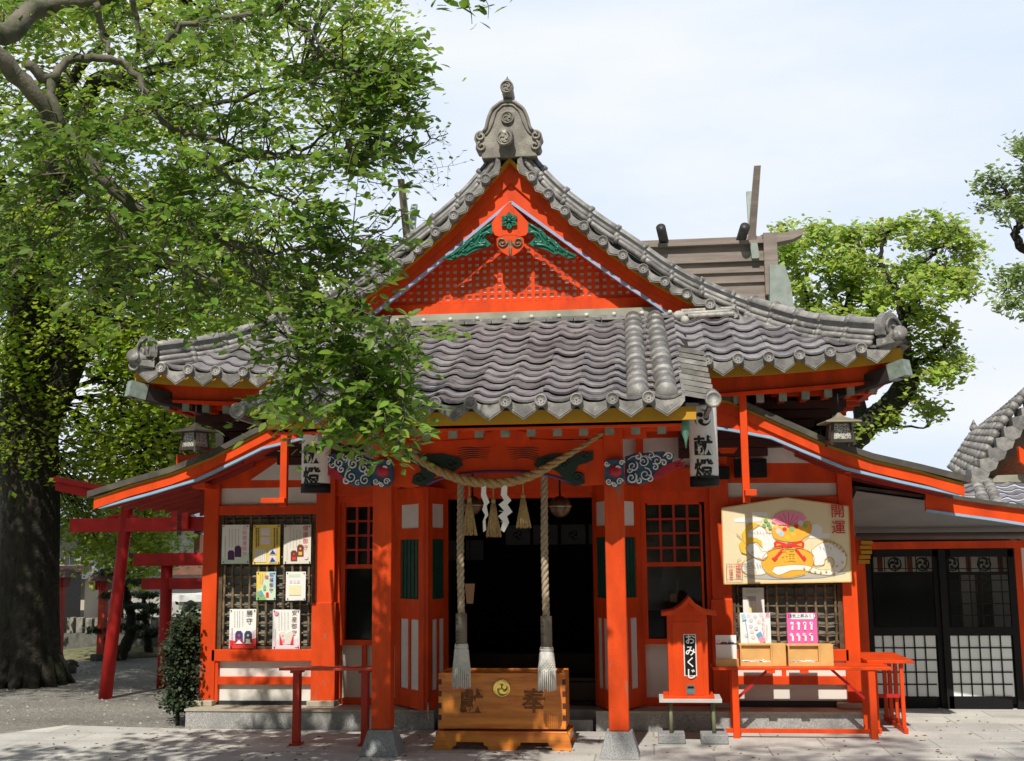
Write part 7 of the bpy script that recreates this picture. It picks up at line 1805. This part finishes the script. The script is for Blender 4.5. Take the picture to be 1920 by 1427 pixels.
regs = [
 ([(-80,-80),(700,-80),(780,80),(760,220),(640,330),(500,380),(300,420),(-80,420)], (13.2,17.5), 470),
 ([(-80,400),(330,400),(520,420),(620,560),(560,640),(300,660),(160,640),(60,560),(-80,560)], (13.0,17.0), 330),
 ([(150,600),(330,640),(330,720),(350,800),(340,880),(290,960),(230,960),(180,900),(140,800),(190,700)], (13.6,16.0), 150),
 ([(-80,560),(40,560),(40,760),(-80,860)], (13.2,15.2), 50),
 ([(120,880),(260,900),(300,1010),(170,1060),(115,960)], (15.2,16.6), 60),
 ([(330,780),(460,790),(420,840),(340,870)], (15.0,16.5), 36),
]
cl = []
for P_, (ya, yb), n in regs:
    xs = [p[0] for p in P_]; ys = [p[1] for p in P_]; k = 0
    while k < n:
        x, y = random.uniform(min(xs), max(xs)), random.uniform(min(ys), max(ys))
        if not in_poly(x, y, P_): continue
        if math.sin(x*.017+y*.011+.3)*math.cos(y*.019-x*.013+1) < -.42 and random.random() < .8: continue
        cl.append(at(x, y, random.uniform(ya, yb))); k += 1
for i in range(230):   # boughs above the frame that shade the trunk foot, the gates and the gravel
    cl.append(Vector((random.uniform(-10.5,-4.6), random.uniform(7.8,10.2), random.uniform(6.4,7.4))))
crown_from_clusters('crown', cl, LF_GINK, W_, bt_, anc, .078, 50, .24, 1.15, False, .010, .22, maxd=2.4)
# thin climbing shoots and vine leaves on the trunk
vl = []
for i in range(90):
    y = random.uniform(540, 900); x = random.uniform(-10, 130); vl.append(at(x, y, Yg-.5+random.uniform(-.15,.1)))
crown_from_clusters('trunk_sprouts', vl, LF_GINK, W_, bt_, [gp(60, 500+40*k, Yg-.3) for k in range(10)], .06, 12, .10, 1.2, False, .004, .1, maxd=.01)
for pts in ([(60,700,13.7),(90,650,13.6),(150,610,13.5),(200,590,13.5)], [(20,720,13.7),(60,780,13.6),(130,800,13.5),(350,855,13.3)], [(60,800,13.7),(130,830,13.6),(250,860,13.5)], [(0,770,13.7),(40,690,13.6),(75,640,13.6),(130,615,13.5)]):
    limb(W_, [at(*p) for p in pts], .014, .004, 5, None, .01)
W_.build('trunk', BARK, bt_)

# ---- camphor tree behind the hall on the right
ct = thing('camphor_tree', 'bright green tree with twisting limbs behind the right side of the hall roof', 'tree', (3.6, 24, 0))
W_ = MB(); anc = []; Yc_ = 24
def lm(pts, r0, r1, Y=Yc_): 
    P_ = limb(W_, [at(p[0], p[1], p[2] if len(p) > 2 else Y) for p in pts], r0, r1, 9, None, .02); anc.extend(P_)
lm([(1560,1100),(1545,960),(1570,860),(1620,800),(1670,760),(1705,710),(1700,690)], .42, .22)
lm([(1620,800),(1600,700),(1590,600),(1600,520),(1620,470)], .16, .05); lm([(1690,720),(1660,640),(1625,560),(1600,560),(1580,500)], .13, .03); lm([(1700,700),(1690,590),(1680,540),(1650,500),(1660,440)], .14, .03)
lm([(1690,600),(1730,550),(1755,530),(1790,540)], .07, .02); lm([(1685,560),(1720,500),(1760,470),(1790,430)], .07, .02); lm([(1600,700),(1540,620),(1510,560),(1490,480)], .10, .025); lm([(1590,620),(1560,540),(1550,470)], .08, .02)
lm([(1700,690),(1740,670),(1780,640)], .10, .03); lm([(1620,780),(1700,800),(1740,800)], .05, .015)
cl = []
cl += lobes([(1455,470),(1480,415),(1560,425),(1640,430),(1700,410),(1765,405),(1835,435),(1825,520),(1780,555),(1720,545),(1650,560),(1600,600),(1500,600),(1470,560)], 22.5, 26, 46, .40, 9)
cl += lobes([(1490,590),(1560,600),(1600,590),(1640,640),(1560,640)], 22.8, 25, 7, .34, 8)
cl += lobes([(1600,600),(1760,580),(1810,640),(1800,690),(1740,720),(1680,690),(1640,640)], 22.8, 25, 16, .36, 8)
cl += lobes([(1640,790),(1720,730),(1760,765),(1720,800)], 23.5, 24.5, 4, .28, 5)
cl += [p+Vector((random.gauss(0,.12), -.2, random.gauss(0,.12))) for p in anc[8:34]]
crown_from_clusters('crown', cl, LF_RIGHT, W_, ct, anc, .10, 26, .13, 1.5, False, .006, .12, maxd=3)
W_.build('trunk', BARK, ct)
# ---- tree whose boughs enter at the right edge
rt = thing('edge_tree', 'paler tree reaching in with dark crooked boughs at the upper right edge', 'tree', (8.3, 20, 0))
W_ = MB(); anc = []; Yc_ = 20
def lm(pts, r0, r1, Y=20): 
    P_ = limb(W_, [at(p[0], p[1], p[2] if len(p) > 2 else Y) for p in pts], r0, r1, 8, None, .015); anc.extend(P_)
lm([(2100,1060),(2080,900),(2040,700),(2010,560),(1960,480)], .38, .18); lm([(1960,480),(1925,470),(1905,445),(1918,400),(1900,380),(1880,350)], .11, .025); lm([(2000,560),(1950,540),(1920,520),(1890,540)], .08, .02); lm([(1960,480),(1950,380),(1930,300)], .08, .02)
cl = lobes([(1815,345),(1850,305),(1920,270),(1990,240),(1990,420),(1900,410),(1850,385),(1820,370)], 19, 21, 17, .26, 7)+lobes([(1860,545),(1900,500),(1990,480),(1990,620),(1920,600),(1880,575)], 19, 21, 11, .26, 7)+lobes([(1905,250),(1990,220),(1990,330),(1920,310)], 19, 21, 5, .26, 6)
crown_from_clusters('crown', cl, LF_FAR, W_, rt, anc, .075, 22, .10, 1.5, False, .005, .1, maxd=2.5)
W_.build('trunk', BARK, rt)

# ---- pines behind the torii
def pine(lab, foot, pts, pads, s_=1.):
    t = thing('pine_tree', lab, 'tree', gnd(*foot), 'pine trees behind the torii'); W = MB(); Y = gnd(*foot).y
    P_ = limb(W, [at(x, y, Y) for x, y in pts], .10*s_, .035*s_, 9, None, .01); C_ = []
    for (x, y, w_, h) in pads:
        c = at(x, y, Y); W.tube([min(P_, key=lambda p: (p-c).length), c], [.022*s_, .010*s_], 5); wx = w_*Y/F; hz = h*Y/F
        for k in range(int(26*w_/10)):
            a = random.uniform(0, 2*PI); r_ = math.sqrt(random.random()); o = c+Vector((math.cos(a)*r_*wx, math.sin(a)*r_*wx*.8, random.uniform(-.5,.6)*hz*(1-r_*.5)))
            for j in range(7): C_.append(tuple(o+Vector((random.gauss(0,.035), random.gauss(0,.035), random.uniform(0,.05)))))
    leaves('crown', C_, .020, LF_PINE, t, long=5.5, up=.1); W.build('trunk', BARK, t)
pine('pine with curved leaning trunk right of the leaning torii pillar', (222,1238), [(222,1240),(238,1205),(246,1170),(238,1120),(228,1080),(232,1040)], [(250,1095,32,9),(215,1120,26,8),(262,1140,34,9),(228,1180,22,7),(180,1185,20,9),(255,1180,24,7),(232,1045,26,9),(205,1075,20,8)], 1.1)
pine('small straight pine behind the smaller torii', (278,1230), [(278,1232),(276,1190),(272,1150),(274,1110)], [(272,1120,26,9),(290,1150,28,8),(262,1160,24,8),(300,1185,20,6),(270,1195,22,6)], .8)
# shade trees filling the view behind the torii
def bushtree(name, lab, foot, cx, cy, rx, ry, n, mt, leaf, dep=1.2, per=40, cat='tree', spread=.2):
    g0 = gnd(*foot); Y = g0.y; t = thing(name, lab, cat, g0); W = MB(); P_ = limb(W, [g0, at(foot[0], lerp(foot[1], cy, .5), Y), at(cx, cy, Y)], .12, .04, 8); cl = []
    while len(cl) < n:
        a, b_ = random.uniform(-1,1), random.uniform(-1,1)
        if a*a+b_*b_ > 1: continue
        cl.append(at(cx+a*rx, cy+b_*ry, Y+random.uniform(-dep, dep)))
    crown_from_clusters('crown', cl, mt, W, t, P_, leaf, per, spread, 1.4, False, .010, .1, maxd=4); W.build('trunk', BARK, t)
bushtree('leafy_tree', 'leafy green tree standing between the torii and the grey house', (225,1215), 255,1020,75,80,120,LF_GINK,.075)
bushtree('leafy_tree', 'darker tree against the left edge behind the huge trunk', (-10,1225), -10,900,70,150,110,LF_RIGHT,.085)
bushtree('leafy_tree', 'leafy tree over the wing roof behind the left eave of the hall', (400,1225), 395,780,130,95,150,LF_GINK,.09)
# ---- shrub at the plinth corner
g0 = Vector((at(338,1250,10.95).x, 10.95, 0)); t = thing('dark_shrub', 'dark small leaved evergreen shrub against the left corner post of the hall', 'shrub', g0)
W = MB(); st = at(333,1362,10.9); P_ = limb(W, [Vector((st.x, 10.9, 0)), at(334,1310,10.92), at(342,1250,10.95), at(345,1170,10.95)], .022, .008, 6)
P_ += limb(W, [at(334,1310,10.92), at(322,1260,10.9), at(318,1220,10.9)], .012, .004, 5); cl = []
OUT = [(328,1180),(345,1142),(362,1138),(368,1200),(362,1300),(352,1345),(340,1330),(312,1330),(308,1305),(325,1290),(306,1262),(322,1240),(310,1225),(322,1205)]
while len(cl) < 210:
    x, y = random.uniform(300,380), random.uniform(1125,1345)
    if in_poly(x, y, OUT): cl.append(at(x, y, 10.95+random.uniform(-.22,.35)))
crown_from_clusters('foliage', cl, LF_SHRUB, W, t, P_, .030, 34, .045, 1.5, False, .003, .02, maxd=1); W.build('stem', BARK, t)

# ---- unseen trees added behind the viewpoint to block the low southern sky
cw = []
for i in range(260):
    cw.append((random.uniform(-22, 22), random.uniform(-16, -10), random.uniform(1.5, 13)))
cw = np.repeat(np.array(cw), 60, 0)+rng.normal(size=(260*60, 3))*np.array([1.5, 1.0, 1.2])
cw[:,2] = np.maximum(cw[:,2], .2)
tag(leaves('added_woodland', cw, .55, LF_FRONT, None, long=1.4), kind='stuff')
